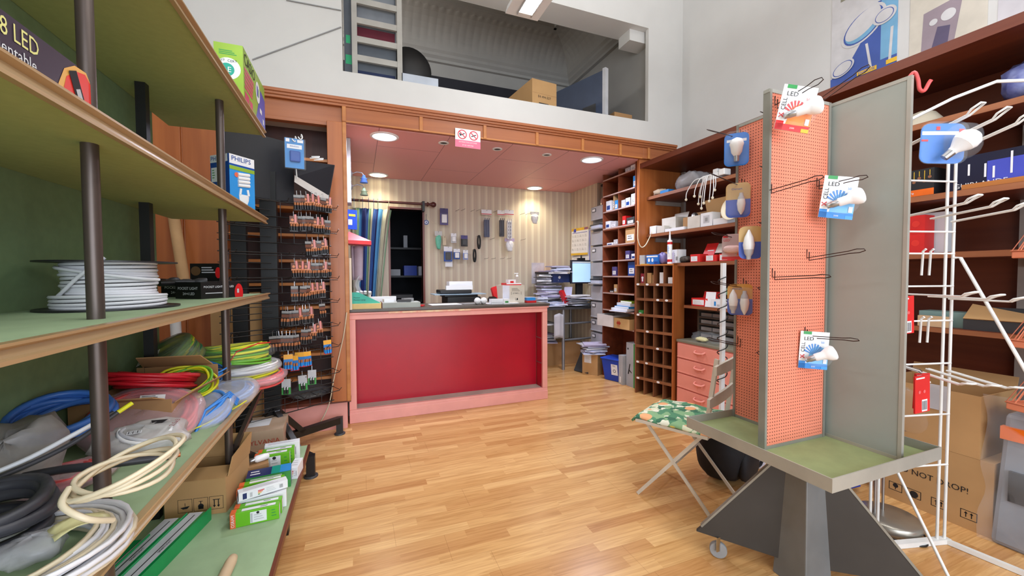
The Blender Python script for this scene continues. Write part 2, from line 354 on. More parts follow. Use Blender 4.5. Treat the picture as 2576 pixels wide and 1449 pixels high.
# beam over the opening, with mitred moulding and the panelled frieze
bm = M(); bm.box((-0.10, FY-0.05, 2.54), (2.92, FY, 2.66), OAKX)
for i, z in enumerate((2.66, 2.68, 2.70)): bm.box((-1.45, FY-0.06-0.012*i, z), (3.36, FY, z+0.025), OAKX)
bm.box((2.92, FY-0.05, 2.54), (3.36, FY, 2.66), OAKX)
for x in (-0.1, 0.52, 1.10, 1.63, 2.14, 2.60, 2.97): bm.box((x, FY-0.062, 2.54), (x+0.03, FY-0.05, 2.66), EDGE)
bm.box((-0.1, FY-0.058, 2.535), (2.9, FY-0.05, 2.55), EDGE)
st('trim_3', bm, bev=0.003)
st('trim_4', M().box((-0.215, FY-0.06, 0.24), (-0.085, FY+0.3, 2.53), OAK).box((-0.10, FY-0.07, 0.24), (-0.07, FY-0.055, 2.53), EDGE), bev=0.004)
cb = M(); cb.tube(cr([(-0.9, FY-0.008, 2.745), (-0.4, FY-0.008, 2.75), (-0.15, FY-0.008, 2.742), (0.05, FY-0.008, 2.70)], 5), 0.005, WHT, 5)
cb.build('cable', label='thin white cable clipped along the top of the wooden moulding', cat='cable')
# ================================================================ green felt shelving on the left
FELT = mat('green_felt_board', (160, 168, 108), 0.95, var=0.04, scale=40); FELTT = mat('pale_green_felt_top', (158, 182, 142), 0.95, var=0.06, scale=9)
FELTD = mat('dark_green_backboard', (116, 138, 96), 0.95, var=0.05, scale=30)
LIP = wood('brown_shelf_lip', (182, 156, 116), (156, 126, 88), 'y', 0.3); POLE = mat('brown_grey_metal_pole', (92, 80, 74), 0.35, 0.5)
sx, sxb, sy0, sy1 = -0.49, -0.945, 0.15, 2.72
sh = thing('shop_shelving', 'tall open green felt shelving with brown lipped edges and round metal poles', 'shelving', (-0.7, 1.4, 0))
SZ = {1: 2.09, 2: 1.586, 3: 1.148, 4: 0.675}
for k, z in SZ.items():
    b = M(); b.box((sxb, sy0, z+0.010), (sx-0.0142, sy1-0.004, z+0.029), FELT); b.box((sxb, sy0, z+0.029), (sx-0.0142, sy1-0.004, z+0.031), FELTT)
    s = b.build('shelf', sh)
    e = M(); pr_ = [(0, 0), (0, 0.007), (-0.006, 0.010), (-0.008, 0.023), (0.004, 0.029), (0.004, 0.034), (-0.014, 0.034), (-0.014, 0)]
    v = [(sx+p[0], y, z+p[1]) for y in (sy0, sy1) for p in pr_]; n = len(pr_)
    e.add(v, [(i, (i+1) % n, n+(i+1) % n, n+i) for i in range(n)] + [tuple(range(n-1, -1, -1)), tuple(range(n, 2*n))], LIP)
    e.build('edge_lip', s)
b = M(); b.box((-0.945, sy0, 0.2), (-0.31, 2.76, 0.218), FELT); b.box((-0.945, sy0, 0.218), (-0.31, 2.76, 0.222), FELTT); s = b.build('base_shelf', sh)
M().box((-0.31, sy0, 0.198), (-0.297, 2.765, 0.224), DARKW).build('edge_lip', s)
M().box((-0.975, sy0, 0.05), (-0.947, 2.53, 2.6), FELTD).build('back_panel', sh)
for y in (0.32, 1.255, 2.25):
    p = M(); p.tube([(-0.59, y, 0.222 if y < 2 else 0.02), (-0.59, y, 2.108)], 0.0165, POLE, 14); p.build('pole', sh)
    p = M(); p.box((-0.86, y-0.10, 0.0), (-0.825, y-0.065, 2.108), BLACK); p.build('rear_post', sh)
    p = M(); p.box((-0.86, y-0.05, 0.0), (-0.36, y-0.01, 0.04), BLACK); p.box((-0.38, y-0.05, 0), (-0.34, y-0.01, 0.198), BLACK); p.box((-0.86, y-0.05, 0), (-0.82, y-0.01, 0.198), BLACK); p.build('leg', sh)
p = M(); p.bar((-0.59, 2.27, 0.40), (-0.52, 2.66, 0.66), 0.02, 0.02, POLE); p.bar((-0.59, 2.27, 0.45), (-0.55, 2.62, 0.24), 0.03, 0.03, BLACK); p.build('brace', sh)

# ---------------------------------------------------------------- printed goods boxes
def goods(name, label, cat, p, w, d, h, rz, body, fn=None, group=None, bev=0.002):
    """box w (right) x d (back) x h, its front bottom-left corner at p; fn(m, F, R, Tp) adds the print on front, right side and top"""
    m = M(); t = T(p[0], p[1], p[2], rz); m.box((0, 0, 0), (w, d, h), body, t)
    Fm = t @ frame((0, 0, 0), (1, 0, 0), (0, 0, 1)); Rm = t @ frame((w, 0, 0), (0, 1, 0), (0, 0, 1)); Tm = t @ frame((0, 0, h), (1, 0, 0), (0, 1, 0))
    if fn: fn(m, Fm, Rm, Tm)
    return m.build(name, None, label, cat, group, origin=t)
def rect(m, t, x0, y0, x1, y1, c, k=1): m.quad((x0, y0, 0.0006*k), (x1, y0, 0.0006*k), (x1, y1, 0.0006*k), (x0, y1, 0.0006*k), c, t)
def disc(m, t, x, y, r, c, k=1, sx=1, n=24): m.add([(x+r*sx*math.cos(2*math.pi*i/n), y+r*math.sin(2*math.pi*i/n), 0.0006*k) for i in range(n)], [tuple(range(n))], c, t)
def ringd(m, t, x, y, r, w, c, k=1, n=28):
    v = [(x+q*math.cos(2*math.pi*i/n), y+q*math.sin(2*math.pi*i/n), 0.0006*k) for q in (r, r-w) for i in range(n)]
    m.add(v, [(i, (i+1) % n, n+(i+1) % n, n+i) for i in range(n)], c, t)
def lines(m, t, x0, y0, w, n, gap, c, k=1, th=0.004):
    for i in range(n): rect(m, t, x0, y0-i*gap, x0+w*(0.75+0.25*((i*7) % 5)/4), y0-i*gap+th, c, k)
def barcode(m, t, x, y, w, h, k=2):
    rect(m, t, x, y, x+w, y+h, PAPER, k-1)
    for i in range(9): rect(m, t, x+w*(0.08+0.1*i), y+h*0.12, x+w*(0.08+0.1*i+0.03+0.03*(i % 3 == 0)), y+h*0.88, INK, k)
LIME = mat('lime_green_print', (146, 182, 50), 0.4); MAG = mat('magenta_print', (216, 60, 110), 0.4); TEAL = mat('teal_print', (20, 160, 140), 0.4); INDIGO = mat('indigo_print', (70, 80, 190), 0.4)
def casio(m, F, R, Tp):
    disc(m, F, 0.055, 0.13, 0.05, PAPER); m.text('UIT  CERT', 0.016, INK, F @ T(0.055, 0.165, 0.0012)); disc(m, F, 0.05, 0.125, 0.03, TEAL, 2); m.text('E', 0.034, PAPER, F @ T(0.06, 0.124, 0.0016)); lines(m, F, 0.02, 0.21, 0.07, 3, 0.008, GREENP)
    m.text('CASIO', 0.075, INK, R @ T(0.125, 0.20, 0.0008), sx=1.0)
    for i in range(5): rect(m, R, 0.02, 0.145-i*0.021, 0.20-0.008*i, 0.160-i*0.021, MAG)
    rect(m, R, 0.02, 0.008, 0.10, 0.045, MAG); rect(m, R, 0.115, 0.008, 0.17, 0.04, MAG)
    m.add([(0.24, 0.0, 0.0006), (0.464, 0.0, 0.0006), (0.464, 0.17, 0.0006), (0.36, 0.19, 0.0006)], [(0, 1, 2, 3)], INDIGO, R); disc(m, R, 0.29, 0.15, 0.055, PAPER, 2, 0.9); rect(m, R, 0.265, 0.125, 0.29, 0.18, INDIGO, 3); rect(m, R, 0.30, 0.13, 0.315, 0.175, GREENP, 3); rect(m, R, 0.33, 0.06, 0.38, 0.085, PAPER, 2); rect(m, R, 0.40, 0.02, 0.43, 0.05, PAPER, 2)
goods('calculator_box', 'lime green and indigo printed box standing at the far end of the top shelf', 'box', (-0.605, 2.245, 2.1215), 0.115, 0.465, 0.245, 0, LIME, casio)
PURP = mat('aubergine_print', (56, 42, 62), 0.4)
def led(m, F, R, Tp):
    m.text('8 LED', 0.047, mat('pale_yellow_print', (240, 236, 150), 0.5), R @ T(0.335, 0.108, 0.0008), 'CENTER', sx=0.8); m.text('Rientable', 0.032, PAPER, R @ T(0.32, 0.072, 0.0008), 'CENTER', sx=0.9)
    m.add([(0.43, 0.0, 0.0006), (0.545, 0.0, 0.0006), (0.545, 0.115, 0.0006), (0.53, 0.134, 0.0006), (0.49, 0.132, 0.0006), (0.455, 0.11, 0.0006), (0.435, 0.07, 0.0006)], [tuple(range(7))], mat('amber_print', (240, 180, 90), 0.4), R)
    m.add([(0.445, 0.0, 0.0012), (0.545, 0.0, 0.0012), (0.545, 0.112, 0.0012), (0.525, 0.128, 0.0012), (0.49, 0.12, 0.0012), (0.46, 0.095, 0.0012), (0.448, 0.06, 0.0012)], [tuple(range(7))], mat('coral_red_print', (236, 60, 50), 0.4), R)
    q = R @ T(0.497, 0.075, 0.002, 0.42); rect(m, q, -0.014, -0.045, 0.014, 0.045, INK); rect(m, q, -0.008, -0.032, 0.008, 0.008, LGREY, 2)
goods('lamp_display_box', 'aubergine printed display box with a red end on the second shelf beside the near pole', 'box', (-0.66, 0.70, 1.6175), 0.08, 0.50, 0.136, 0, PURP, led)
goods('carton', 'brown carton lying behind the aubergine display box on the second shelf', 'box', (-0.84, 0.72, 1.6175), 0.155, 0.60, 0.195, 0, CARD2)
b = M(); t = T(-0.655, 1.275, 1.6175); b.box((0, 0, 0), (0.05, 0.05, 0.10), LGREY, t); b.build('lamp_box', None, 'small pale grey box behind the near pole on the second shelf', 'box', origin=t, bev=0.012)
b = M(); t = T(-0.66, 1.36, 1.6175, 0.2); b.box((0, 0, 0), (0.05, 0.04, 0.045), PAPER, t); b.build('lamp_box', None, 'low white box just past the near pole on the second shelf', 'box', origin=t, bev=0.003)
PHB = mat('royal_blue_print', (20, 74, 160), 0.35); LB2 = mat('light_blue_print', (50, 150, 225), 0.35)
def phil(m, F, R, Tp):
    rect(m, F, 0, 0.225, 0.12, 0.262, PAPER); m.text('PHILIPS', 0.032, PHB, F @ T(0.055, 0.242, 0.0014)); rect(m, F, 0.006, 0.13, 0.045, 0.20, PAPER); lines(m, F, 0.012, 0.185, 0.02, 4, 0.012, GREENP, 2)
    rect(m, R, 0, 0, 0.13, 0.262, LB2); rect(m, R, 0, 0.215, 0.13, 0.262, PAPER, 2); m.text('PHILIPS', 0.032, PHB, R @ T(0.06, 0.242, 0.0022)); rect(m, R, 0, 0.208, 0.13, 0.216, PHB, 3); rect(m, R, 0, 0.188, 0.13, 0.206, LIME, 3)
    for i in range(4): m.tube([(0.04, 0.115+i*0.018, 0.002), (0.10, 0.121+i*0.018, 0.002)], 0.0085, WHT, 8, t=R, flat=1)
    m.tube([(0.055, 0.10, 0.002), (0.05, 0.07, 0.002)], 0.006, WHT, 6, t=R); m.tube([(0.09, 0.10, 0.002), (0.095, 0.07, 0.002)], 0.006, WHT, 6, t=R)
    m.lathe([(0.028, 0), (0.026, 0.025), (0.014, 0.055), (0.012, 0.068)], WHT, 14, R @ T(0.072, 0.072, 0.0, 0, math.pi/2) @ Matrix.Scale(0.2, 4, (0, 1, 0)))
    disc(m, R, 0.035, 0.165, 0.012, mat('coral_print', (236, 110, 80), 0.4), 5)
goods('lamp_box', 'blue and white energy saving lamp box on the second shelf behind the far pole', 'box', (-0.675, 2.405, 1.6175), 0.13, 0.13, 0.262, -0.70, PHB, phil)

# ---------------------------------------------------------------- cable spool and torch displays on the third shelf
FL = mat('black_spool_flange', (34, 33, 36), 0.4); CW = mat('white_cable_sheath', (222, 222, 226), 0.35, var=0.03)
sp = thing('cable_spool', 'spool of white cable between two black discs on the third shelf', 'cable spool', (-0.742, 1.665, 1.18))
ux, uy = -0.742, 1.665
M().lathe([(0.17, 1.18), (0.17, 1.185)], FL, 40, T(ux, uy, 0)).build('flange', sp)
M().lathe([(0.166, 1.325), (0.166, 1.329)], FL, 40, T(ux, uy, 0)).build('flange', sp)
M().lathe([(0.05, 1.185), (0.05, 1.325)], FL, 20, T(ux, uy, 0)).build('core', sp)
w = M(); rnd = random.Random(3)
for i in range(15):
    z = 1.191+i*0.0093; rr = 0.108 + (0.024 if i < 4 else 0.0) + rnd.uniform(-0.003, 0.003)
    for r_ in (rr, rr-0.012): w.tube([(ux+r_*math.cos(a*math.pi/16), uy+r_*math.sin(a*math.pi/16), z+0.003*math.sin(a*math.pi/16+i)) for a in range(32)], 0.0054, CW, 6, True)
w.build('wound_cable', sp)
w = M(); rr = 0.122
w.tube(cr([(ux+rr*math.cos(a), uy+rr*math.sin(a), z) for a, z in ((-2.9, 1.20), (-2.5, 1.215), (-2.1, 1.24), (-1.75, 1.28), (-1.45, 1.315), (-1.25, 1.338))], 6), 0.0055, CW, 6)
w.tube(cr([(ux+rr*math.cos(a), uy+rr*math.sin(a), z) for a, z in ((-2.9, 1.31), (-2.2, 1.305), (-1.4, 1.29), (-0.6, 1.275), (0.0, 1.27))], 6), 0.0055, CW, 6)
w.build('loose_strand', sp)
def pocket(p, rz, lab, raised=False, grp=None):
    r_ = thing('torch_display_box', lab, 'display box', p, rz, grp); mw = MW[r_.name]
    m = M(); W, D, Hh = 0.15, 0.20, 0.075
    for a, b in (((0, 0, 0), (W, 0.004, Hh)), ((W-0.004, 0.0041, 0), (W, D-0.0041, Hh)), ((0, 0.0041, 0), (0.004, D-0.0041, Hh)), ((0.0041, 0.0041, 0.0005), (W-0.0041, D-0.0041, 0.004))): m.box(a, b, BLACK)
    m.box((0, D-0.004, 0), (W, D, 0.17 if raised else Hh), BLACK)
    Fm = frame((0, 0, 0), (1, 0, 0), (0, 0, 1)); Rm = frame((W, 0, 0), (0, 1, 0), (0, 0, 1)); Bm = frame((0, D-0.005, 0), (1, 0, 0), (0, 0, 1))
    m.text('POCKET LIGHT', 0.017, PAPER, Fm @ T(0.075, 0.046, 0.001)); m.text('24+4 LED', 0.017, PAPER, Fm @ T(0.08, 0.022, 0.001))
    m.text('POCKET LIGHT 24+4 LED', 0.013, PAPER, Rm @ T(0.085, 0.052, 0.001)); lines(m, Rm, 0.02, 0.022, 0.12, 1, 0.01, LGREY); disc(m, Rm, 0.185, 0.02, 0.045, RED, 1, 0.5); rect(m, Rm, 0.175, 0.02, 0.185, 0.04, LGREY, 2)
    if raised: disc(m, Bm, 0.03, 0.13, 0.025, mat('bronze_print', (110, 80, 50), 0.4)), lines(m, Bm, 0.06, 0.145, 0.07, 3, 0.013, LGREY, 1, 0.006), disc(m, Bm, 0.145, 0.12, 0.03, RED, 2, 0.5)
    m.build('tray', r_, world=False); return r_
pocket((-0.775, 2.24, 1.18), -0.62, 'black cardboard torch display box in front, with an open top')
pocket((-0.90, 2.44, 1.18), -0.30, 'black cardboard torch display box with a raised lid, standing behind the other', True)
for i, (px_, py_, a, L_) in enumerate(((440, 690, 0.9, 0.13), (472, 690, 0.35, 0.14), (420, 700, 1.3, 0.12))):
    q = PY(px_, py_, 2.27+0.02*i); t = T(q.x, q.y, 1.250 + 0.004*i, a, 0, math.pi/2)
    f_ = thing('torch', ('black pocket torch lying across the open torch display box', 'grey ribbed pocket torch lying at the right of the open display box', 'black pocket torch at the left end of the open display box')[i], 'torch', mw=t)
    M().lathe([(0.013, -L_/2), (0.014, -L_/2+0.02), (0.012, 0.0), (0.012, L_/2-0.045)], BLACK if i != 1 else DGREY, 12).build('handle', f_, world=False)
    M().lathe([(0.013, L_/2-0.045), (0.019, L_/2-0.03), (0.019, L_/2), (0.016, L_/2+0.002)], DGREY, 14).build('lamp_head', f_, world=False)
b = M(); b.tube([PY(478, 800, 3.36), PY(430, 500, 3.52)], 0.034, mat('kraft_tube', (206, 164, 116), 0.8), 16); b.build('cardboard_tube', None, 'long kraft cardboard tube leaning on the brown panel behind the shelving', 'tube')
b = M(); b.tube([PY(455, 870, 3.33)+Vector((0, 0, -PY(455, 870, 3.33).z)), PY(440, 790, 3.33)], 0.03, WHT, 14); b.build('cardboard_tube', None, 'white tube standing beside the leaning kraft tube', 'tube')
b = M(); q = PY(535, 900, 3.3); b.box((q.x, 3.28, 0.0), (q.x+0.30, 3.31, 1.15), CARD, T(0, 0, 0)); b.build('cardboard_sheet', None, 'tall flat sheet of brown cardboard standing behind the far end of the shelving', 'cardboard sheet')
# ================================================================ coils of wire and bags on the fourth shelf
def coil_mesh(m, t, R, r, n, spread, height, mt, seed=1, seg=28, n6=5, wob=0.02):
    rd = random.Random(seed); mts = mt if isinstance(mt, (list, tuple)) else [mt]
    for i in range(n):
        a0 = rd.random()*6.28; R_ = R + rd.uniform(-1, 1)*spread; z0 = rd.random()*height; tx, ty = rd.uniform(-wob, wob), rd.uniform(-wob, wob); e = rd.uniform(-0.04, 0.04)
        m.tube([((R_*(1+e)+0.004*math.sin(3*a+a0))*math.cos(a), R_*(1-e)*math.sin(a), z0+tx*math.cos(a)+ty*math.sin(a+a0)*0.5) for a in (2*math.pi*j/seg for j in range(seg))], r, mts[i % len(mts)], n6, True, t=t)
    return m
def pillow(m, t, a, b, c, mt, seed=1, nu=22, nv=12, amp=0.12, p=0.75):
    rd = random.Random(seed); ph = [rd.random()*6.28 for _ in range(6)]
    vs = []
    for j in range(nv+1):
        v = -math.pi/2+math.pi*j/nv
        for i in range(nu):
            u = 2*math.pi*i/nu; k = 1+amp*(math.sin(3*u+ph[0])*math.sin(2*v+ph[1])+0.6*math.sin(5*u+4*v+ph[2])+0.4*math.sin(9*u-7*v+ph[3]))
            s_ = lambda w: math.copysign(abs(w)**p, w)
            vs.append((a*k*math.cos(v)*s_(math.cos(u)), b*k*math.cos(v)*s_(math.sin(u)), c*k*s_(math.sin(v))))
    fs = [(j*nu+i, j*nu+(i+1) % nu, (j+1)*nu+(i+1) % nu, (j+1)*nu+i) for j in range(nv) for i in range(nu)]
    return m.add(vs, fs, mt, t, True)
CY_Y = mat('yellow_wire', (222, 222, 40), 0.35); CY_G = mat('green_wire', (110, 180, 50), 0.35); CRD = mat('red_wire', (196, 24, 40), 0.4); CBL = mat('blue_wire', (60, 140, 226), 0.35); CPK = mat('salmon_red_wire', (236, 90, 90), 0.4)
CBK = mat('black_cable', (58, 58, 64), 0.45); CCR = mat('cream_cable', (224, 210, 180), 0.35); CDB = mat('blue_strap', (60, 110, 190), 0.4)
PKB = mat('pinkish_plastic_bag', (236, 200, 206), 0.25, alpha=0.38, var=0.08, scale=14, bump=0.5); GYB = mat('cloudy_grey_bag', (176, 170, 166), 0.35, alpha=0.72, var=0.1, scale=12, bump=0.6); WBG = mat('cloudy_white_bag', (226, 222, 218), 0.3, alpha=0.62, var=0.1, scale=12, bump=0.5)
CAT = 'wire coil'
def coil(label, t, R, r, n, spread, h, mt, bag=None, seed=1, grp=None, wob=0.02, bagh=None):
    o = thing('wire_coil', label, CAT, mw=t, group=grp)
    coil_mesh(M(), None, R, r, n, spread, h, mt, seed, wob=wob).build('wire_loops', o, world=False)
    if bag: pillow(M(), T(0, 0, h/2), R+spread+0.022, R+spread+0.016, (bagh or h*0.5+0.018), bag, seed, amp=0.035).build('plastic_bag', o, world=False)
    return o
_before = set(COL.objects)
S4 = 0.718
o = coil('pink and yellow coils in a bag at the bottom of the far stack', T(-0.585, 2.50, S4+0.012), 0.165, 0.006, 16, 0.02, 0.03, [CPK, CPK, CY_Y], PKB, 2)
o = coil('clear bagged pale coil in the middle of the far stack', T(-0.60, 2.51, S4+0.068), 0.155, 0.006, 10, 0.02, 0.03, [WHT, CY_Y, WHT], HAZY, 3)
o = coil('yellow and green striped coil on top of the far stack', T(-0.625, 2.52, S4+0.125, 0, -0.06), 0.145, 0.0065, 26, 0.022, 0.075, [CY_Y, CY_G, CY_Y], CLEAR, 4, bagh=0.05)
m = M(); m.tube([(0.02, -0.168, 0.01), (0.05, -0.163, 0.06), (0.13, -0.10, 0.09), (0.17, -0.03, 0.085)], 0.007, RED, 6, flat=0.4); m.build('red_tape', o, world=False)
# upright shrink-wrapped coil
t = T(-0.83, 2.36, 0.845) @ Matrix.Rotation(-0.55, 4, 'Y') @ Matrix.Rotation(0.35, 4, 'X')
o = thing('wire_coil', 'big green and yellow striped coil in cloudy wrap, leaning behind the red coil', CAT, mw=t)
coil_mesh(M(), None, 0.135, 0.0075, 34, 0.006, 0.10, [CY_G, CY_Y, mat('dark_green_wire', (40, 120, 80), 0.35)], 5, 32, wob=0.005).build('wire_loops', o, world=False)
M().lathe([(0.02, 0.114), (0.14, 0.112), (0.15, 0.10), (0.15, 0.0), (0.14, -0.008), (0.02, -0.008)], mat('cloudy_olive_wrap', (150, 160, 130), 0.3, alpha=0.5, var=0.1), 32).build('shrink_wrap', o, world=False)
m = M(); m.box((-0.07, -0.05, 0.115), (0.02, 0.01, 0.117), PAPER); m.build('paper_label', o, world=False)
# open cardboard box holding the red coil
t = T(-0.93, 1.80, S4+0.004, -0.12)
o = thing('open_cardboard_box', 'flattish open brown cardboard box holding the red coil', 'box', mw=t)
m = M(); W, D, Hh = 0.30, 0.36, 0.13
for a, b in (((0.0041, 0.0041, 0.0005), (W-0.0041, D-0.0041, 0.004)), ((0, 0, 0), (W, 0.004, Hh)), ((0, D-0.004, 0), (W, D, Hh+0.05)), ((0, 0.0041, 0), (0.004, D-0.0041, Hh)), ((W-0.004, 0.0041, 0), (W, D-0.0041, Hh-0.02))): m.box(a, b, CARD2)
m.build('box_body', o, world=False)
for q in (((W, 0.02, 0.11), (W, D-0.02, 0.11), (W+0.06, D-0.04, 0.15), (W+0.06, 0.04, 0.15)), ((0.02, 0, 0.13), (W-0.02, 0, 0.13), (W-0.03, -0.05, 0.15), (0.03, -0.05, 0.15)), ((0.02, D, 0.18), (W-0.02, D, 0.18), (W-0.04, D-0.06, 0.23), (0.03, D-0.06, 0.23))):
    m = M(); n = Vector((0, 0, 0.004)); m.hexa([Vector(p) for p in q] + [Vector(p)+n for p in q], CARD2); m.build('flap', o, world=False)
coil('red coil lying in the open cardboard box', T(-0.775, 1.98, 0.865, 0, -0.25, 0.1), 0.12, 0.0075, 22, 0.028, 0.035, CRD, None, 6)
coil('salmon red coil in a pinkish bag with a white paper label', T(-0.72, 1.80, 0.775, 0, 0.42, 0.12), 0.125, 0.007, 14, 0.02, 0.03, CPK, PKB, 7, bagh=0.038)
t = T(-0.70, 1.79, 0.832, 0.3, 0.42, 0.12); m = M(); m.box((-0.035, 0.005, 0), (0.035, 0.055, 0.0015), PAPER, t); barcode(m, t @ T(-0.02, 0.012, 0.002), 0, 0, 0.04, 0.02); lines(m, t @ T(0, 0, 0.002), -0.03, 0.046, 0.05, 2, 0.008, INK, 1, 0.003)
m.build('paper_label', None, 'white paper label with a bar code lying on the pink bag', 'label')
o = coil('bright blue coil tied at one side, at the front of the shelf', T(-0.625, 1.93, 0.735, 0, 0.3, -0.1), 0.105, 0.007, 16, 0.018, 0.035, CBL, HAZY, 8, bagh=0.034)
m = M()
for k in range(4): m.tube([(0.04+0.004*k, -0.155, -0.02+0.012*k), (0.07, -0.07, 0.055), (0.125, 0.02+0.01*k, 0.05), (0.14, 0.04+0.012*k, -0.01)], 0.005, CBL, 5)
m.build('wire_tie', o, world=False)
coil('blue coil inside a crumpled clear bag near the front edge', T(-0.59, 2.20, 0.735, 0, 0.15), 0.10, 0.006, 12, 0.018, 0.03, CBL, HAZY, 9, bagh=0.045)
coil('loose yellow and green loops lying across the clear bag', T(-0.665, 2.02, 0.84, 0, 0.55, 0.1), 0.085, 0.0055, 7, 0.014, 0.03, [CY_Y, CY_G], None, 10, wob=0.03)
coil('tangle of loose light blue wire behind the clear bag', T(-0.70, 2.27, 0.80, 0, 0.2), 0.09, 0.004, 10, 0.03, 0.05, CBL, None, 11, wob=0.05)
coil('flat blue strap coil near the back of the shelf', T(-0.84, 1.60, 0.86, 0, 0.3), 0.10, 0.010, 8, 0.012, 0.03, CDB, None, 12)
def bag(label, t, a, b, c, mt, seed, fill=None):
    o = thing('plastic_bag', label, 'bag', mw=t); pillow(M(), None, a, b, c, mt, seed).build('bag_film', o, world=False)
    if fill: fill(o)
    return o
o = bag('cloudy white bag with black print at the front of the shelf', T(-0.655, 1.635, 0.765, 0.25, 0.2), 0.115, 0.08, 0.04, WBG, 21, lambda o: coil_mesh(M(), None, 0.06, 0.006, 9, 0.012, 0.02, [WHT, LGREY], 22).build('wire_loops', o, world=False))
m = M(); t = T(0.02, 0.005, 0.041); m.add([(-0.01, 0.03, 0), (0.035, 0.02, 0), (0.02, 0.0, 0), (-0.005, 0.01, 0)], [(0, 1, 2, 3)], INK, t); m.build('bag_print', o, world=False); m = M(); m.text('2,5x3', 0.02, mat('dusty_red_print', (150, 60, 70), 0.5), T(0.075, -0.01, 0.042, 1.2)); m.build('lettering', o, world=False); m = M(); barcode(m, t, -0.06, -0.045, 0.035, 0.02); m.build('bar_code', o, world=False)
bag('big cloudy grey bag at the back of the shelf beside the near pole', T(-0.84, 1.42, 0.81, 0.1, 0.5), 0.085, 0.14, 0.075, GYB, 23)
bag('pinkish white bag lying under the near cables', T(-0.76, 1.43, 0.745, 0.6), 0.11, 0.10, 0.026, PKB, 24, lambda o: coil_mesh(M(), None, 0.065, 0.007, 10, 0.012, 0.012, [CPK, CRD], 25).build('wire_loops', o, world=False))
bag('crumpled clear bag of small parts between the white cables', T(-0.62, 1.08, 0.748, 0.4), 0.05, 0.05, 0.024, HAZY, 26)
# near cables
coil('bundle of white cables lying at the near end of the shelf', T(-0.655, 1.055, S4+0.008, 0.2, 0, 0.02), 0.16, 0.0056, 34, 0.036, 0.035, [CW, CCR, CW], None, 31, wob=0.012)
m = M(); t = T(-0.555, 1.10, 0.768, 0.7, 0.15); m.grid(lambda u, v: ((u-0.5)*0.085, (v-0.5)*0.045, 0.012*math.sin(u*math.pi)+0.004*math.sin(v*7+u*5)), 8, 5, mat('yellowed_tape', (226, 218, 160), 0.35, alpha=0.85), t, True, 0.002)
m.build('adhesive_tape', None, 'yellowed piece of tape wrapped over the white cable bundle', 'tape')
o = coil('thick black rubber cable coiled at the near left', T(-0.735, 1.14, 0.765, 0, 0.06, 0.05), 0.10, 0.0135, 7, 0.016, 0.06, CBK, None, 33, wob=0.02)
m = M(); m.tube(cr([(-0.80, 1.33, 0.80), (-0.72, 1.35, 0.80), (-0.64, 1.345, 0.80), (-0.56, 1.37, 0.79), (-0.487, 1.385, 0.785)], 6), 0.0105, CBK, 10); m.tube([(-0.487, 1.385, 0.785), (-0.480, 1.387, 0.785)], 0.0065, mat('copper_strand', (190, 110, 70), 0.35, 0.8), 8)
m.build('loose_end', o)
o = coil('cream cable with two wide loops on top of the cable heap', T(-0.475, 1.10, 0.862, 0.35, 0.06, -0.03), 0.080, 0.0054, 4, 0.012, 0.022, CCR, None, 36, wob=0.03)
m = M(); m.tube(cr([(-0.55, 1.06, 0.866), (-0.54, 1.02, 0.85), (-0.50, 1.01, 0.82), (-0.48, 1.05, 0.79)], 6), 0.0062, CCR, 7); m.build('loose_end', o)
for i, (pts, mt, lab) in enumerate(((((-0.98, 1.30, 0.80), (-0.86, 1.25, 0.82), (-0.76, 1.30, 0.85), (-0.70, 1.36, 0.88), (-0.665, 1.41, 0.90)), CW, 'white cable end with a bare black tip rising at the near left'), (((-0.90, 1.10, 0.82), (-0.80, 1.22, 0.83), (-0.70, 1.33, 0.86), (-0.62, 1.40, 0.92)), CBK, 'thin black cable rising toward the near pole'))):
    m = M(); p = [Vector((max(q[0], -0.935), q[1], q[2])) for q in pts]; m.tube(cr(p, 6), 0.0062, mt, 7); e = p[-1]; d = (p[-1]-p[-2]).normalized(); m.tube([e, e+d*0.035], 0.006, CBK if i == 0 else CY_Y, 7)
    m.build('cable', None, lab, 'cable')
m = M(); m.tube(cr([(-0.64, 1.66, 0.735), (-0.56, 1.80, 0.73), (-0.495, 1.98, 0.735), (-0.47, 2.06, 0.74)], 5), 0.003, CY_Y, 5); m.build('wire', None, 'single yellow wire trailing over the front lip of the fourth shelf', 'wire')
for _o in set(COL.objects)-_before:      # settle the heap on the shelf board
    if _o.parent is None: _o.location.z -= 0.0115
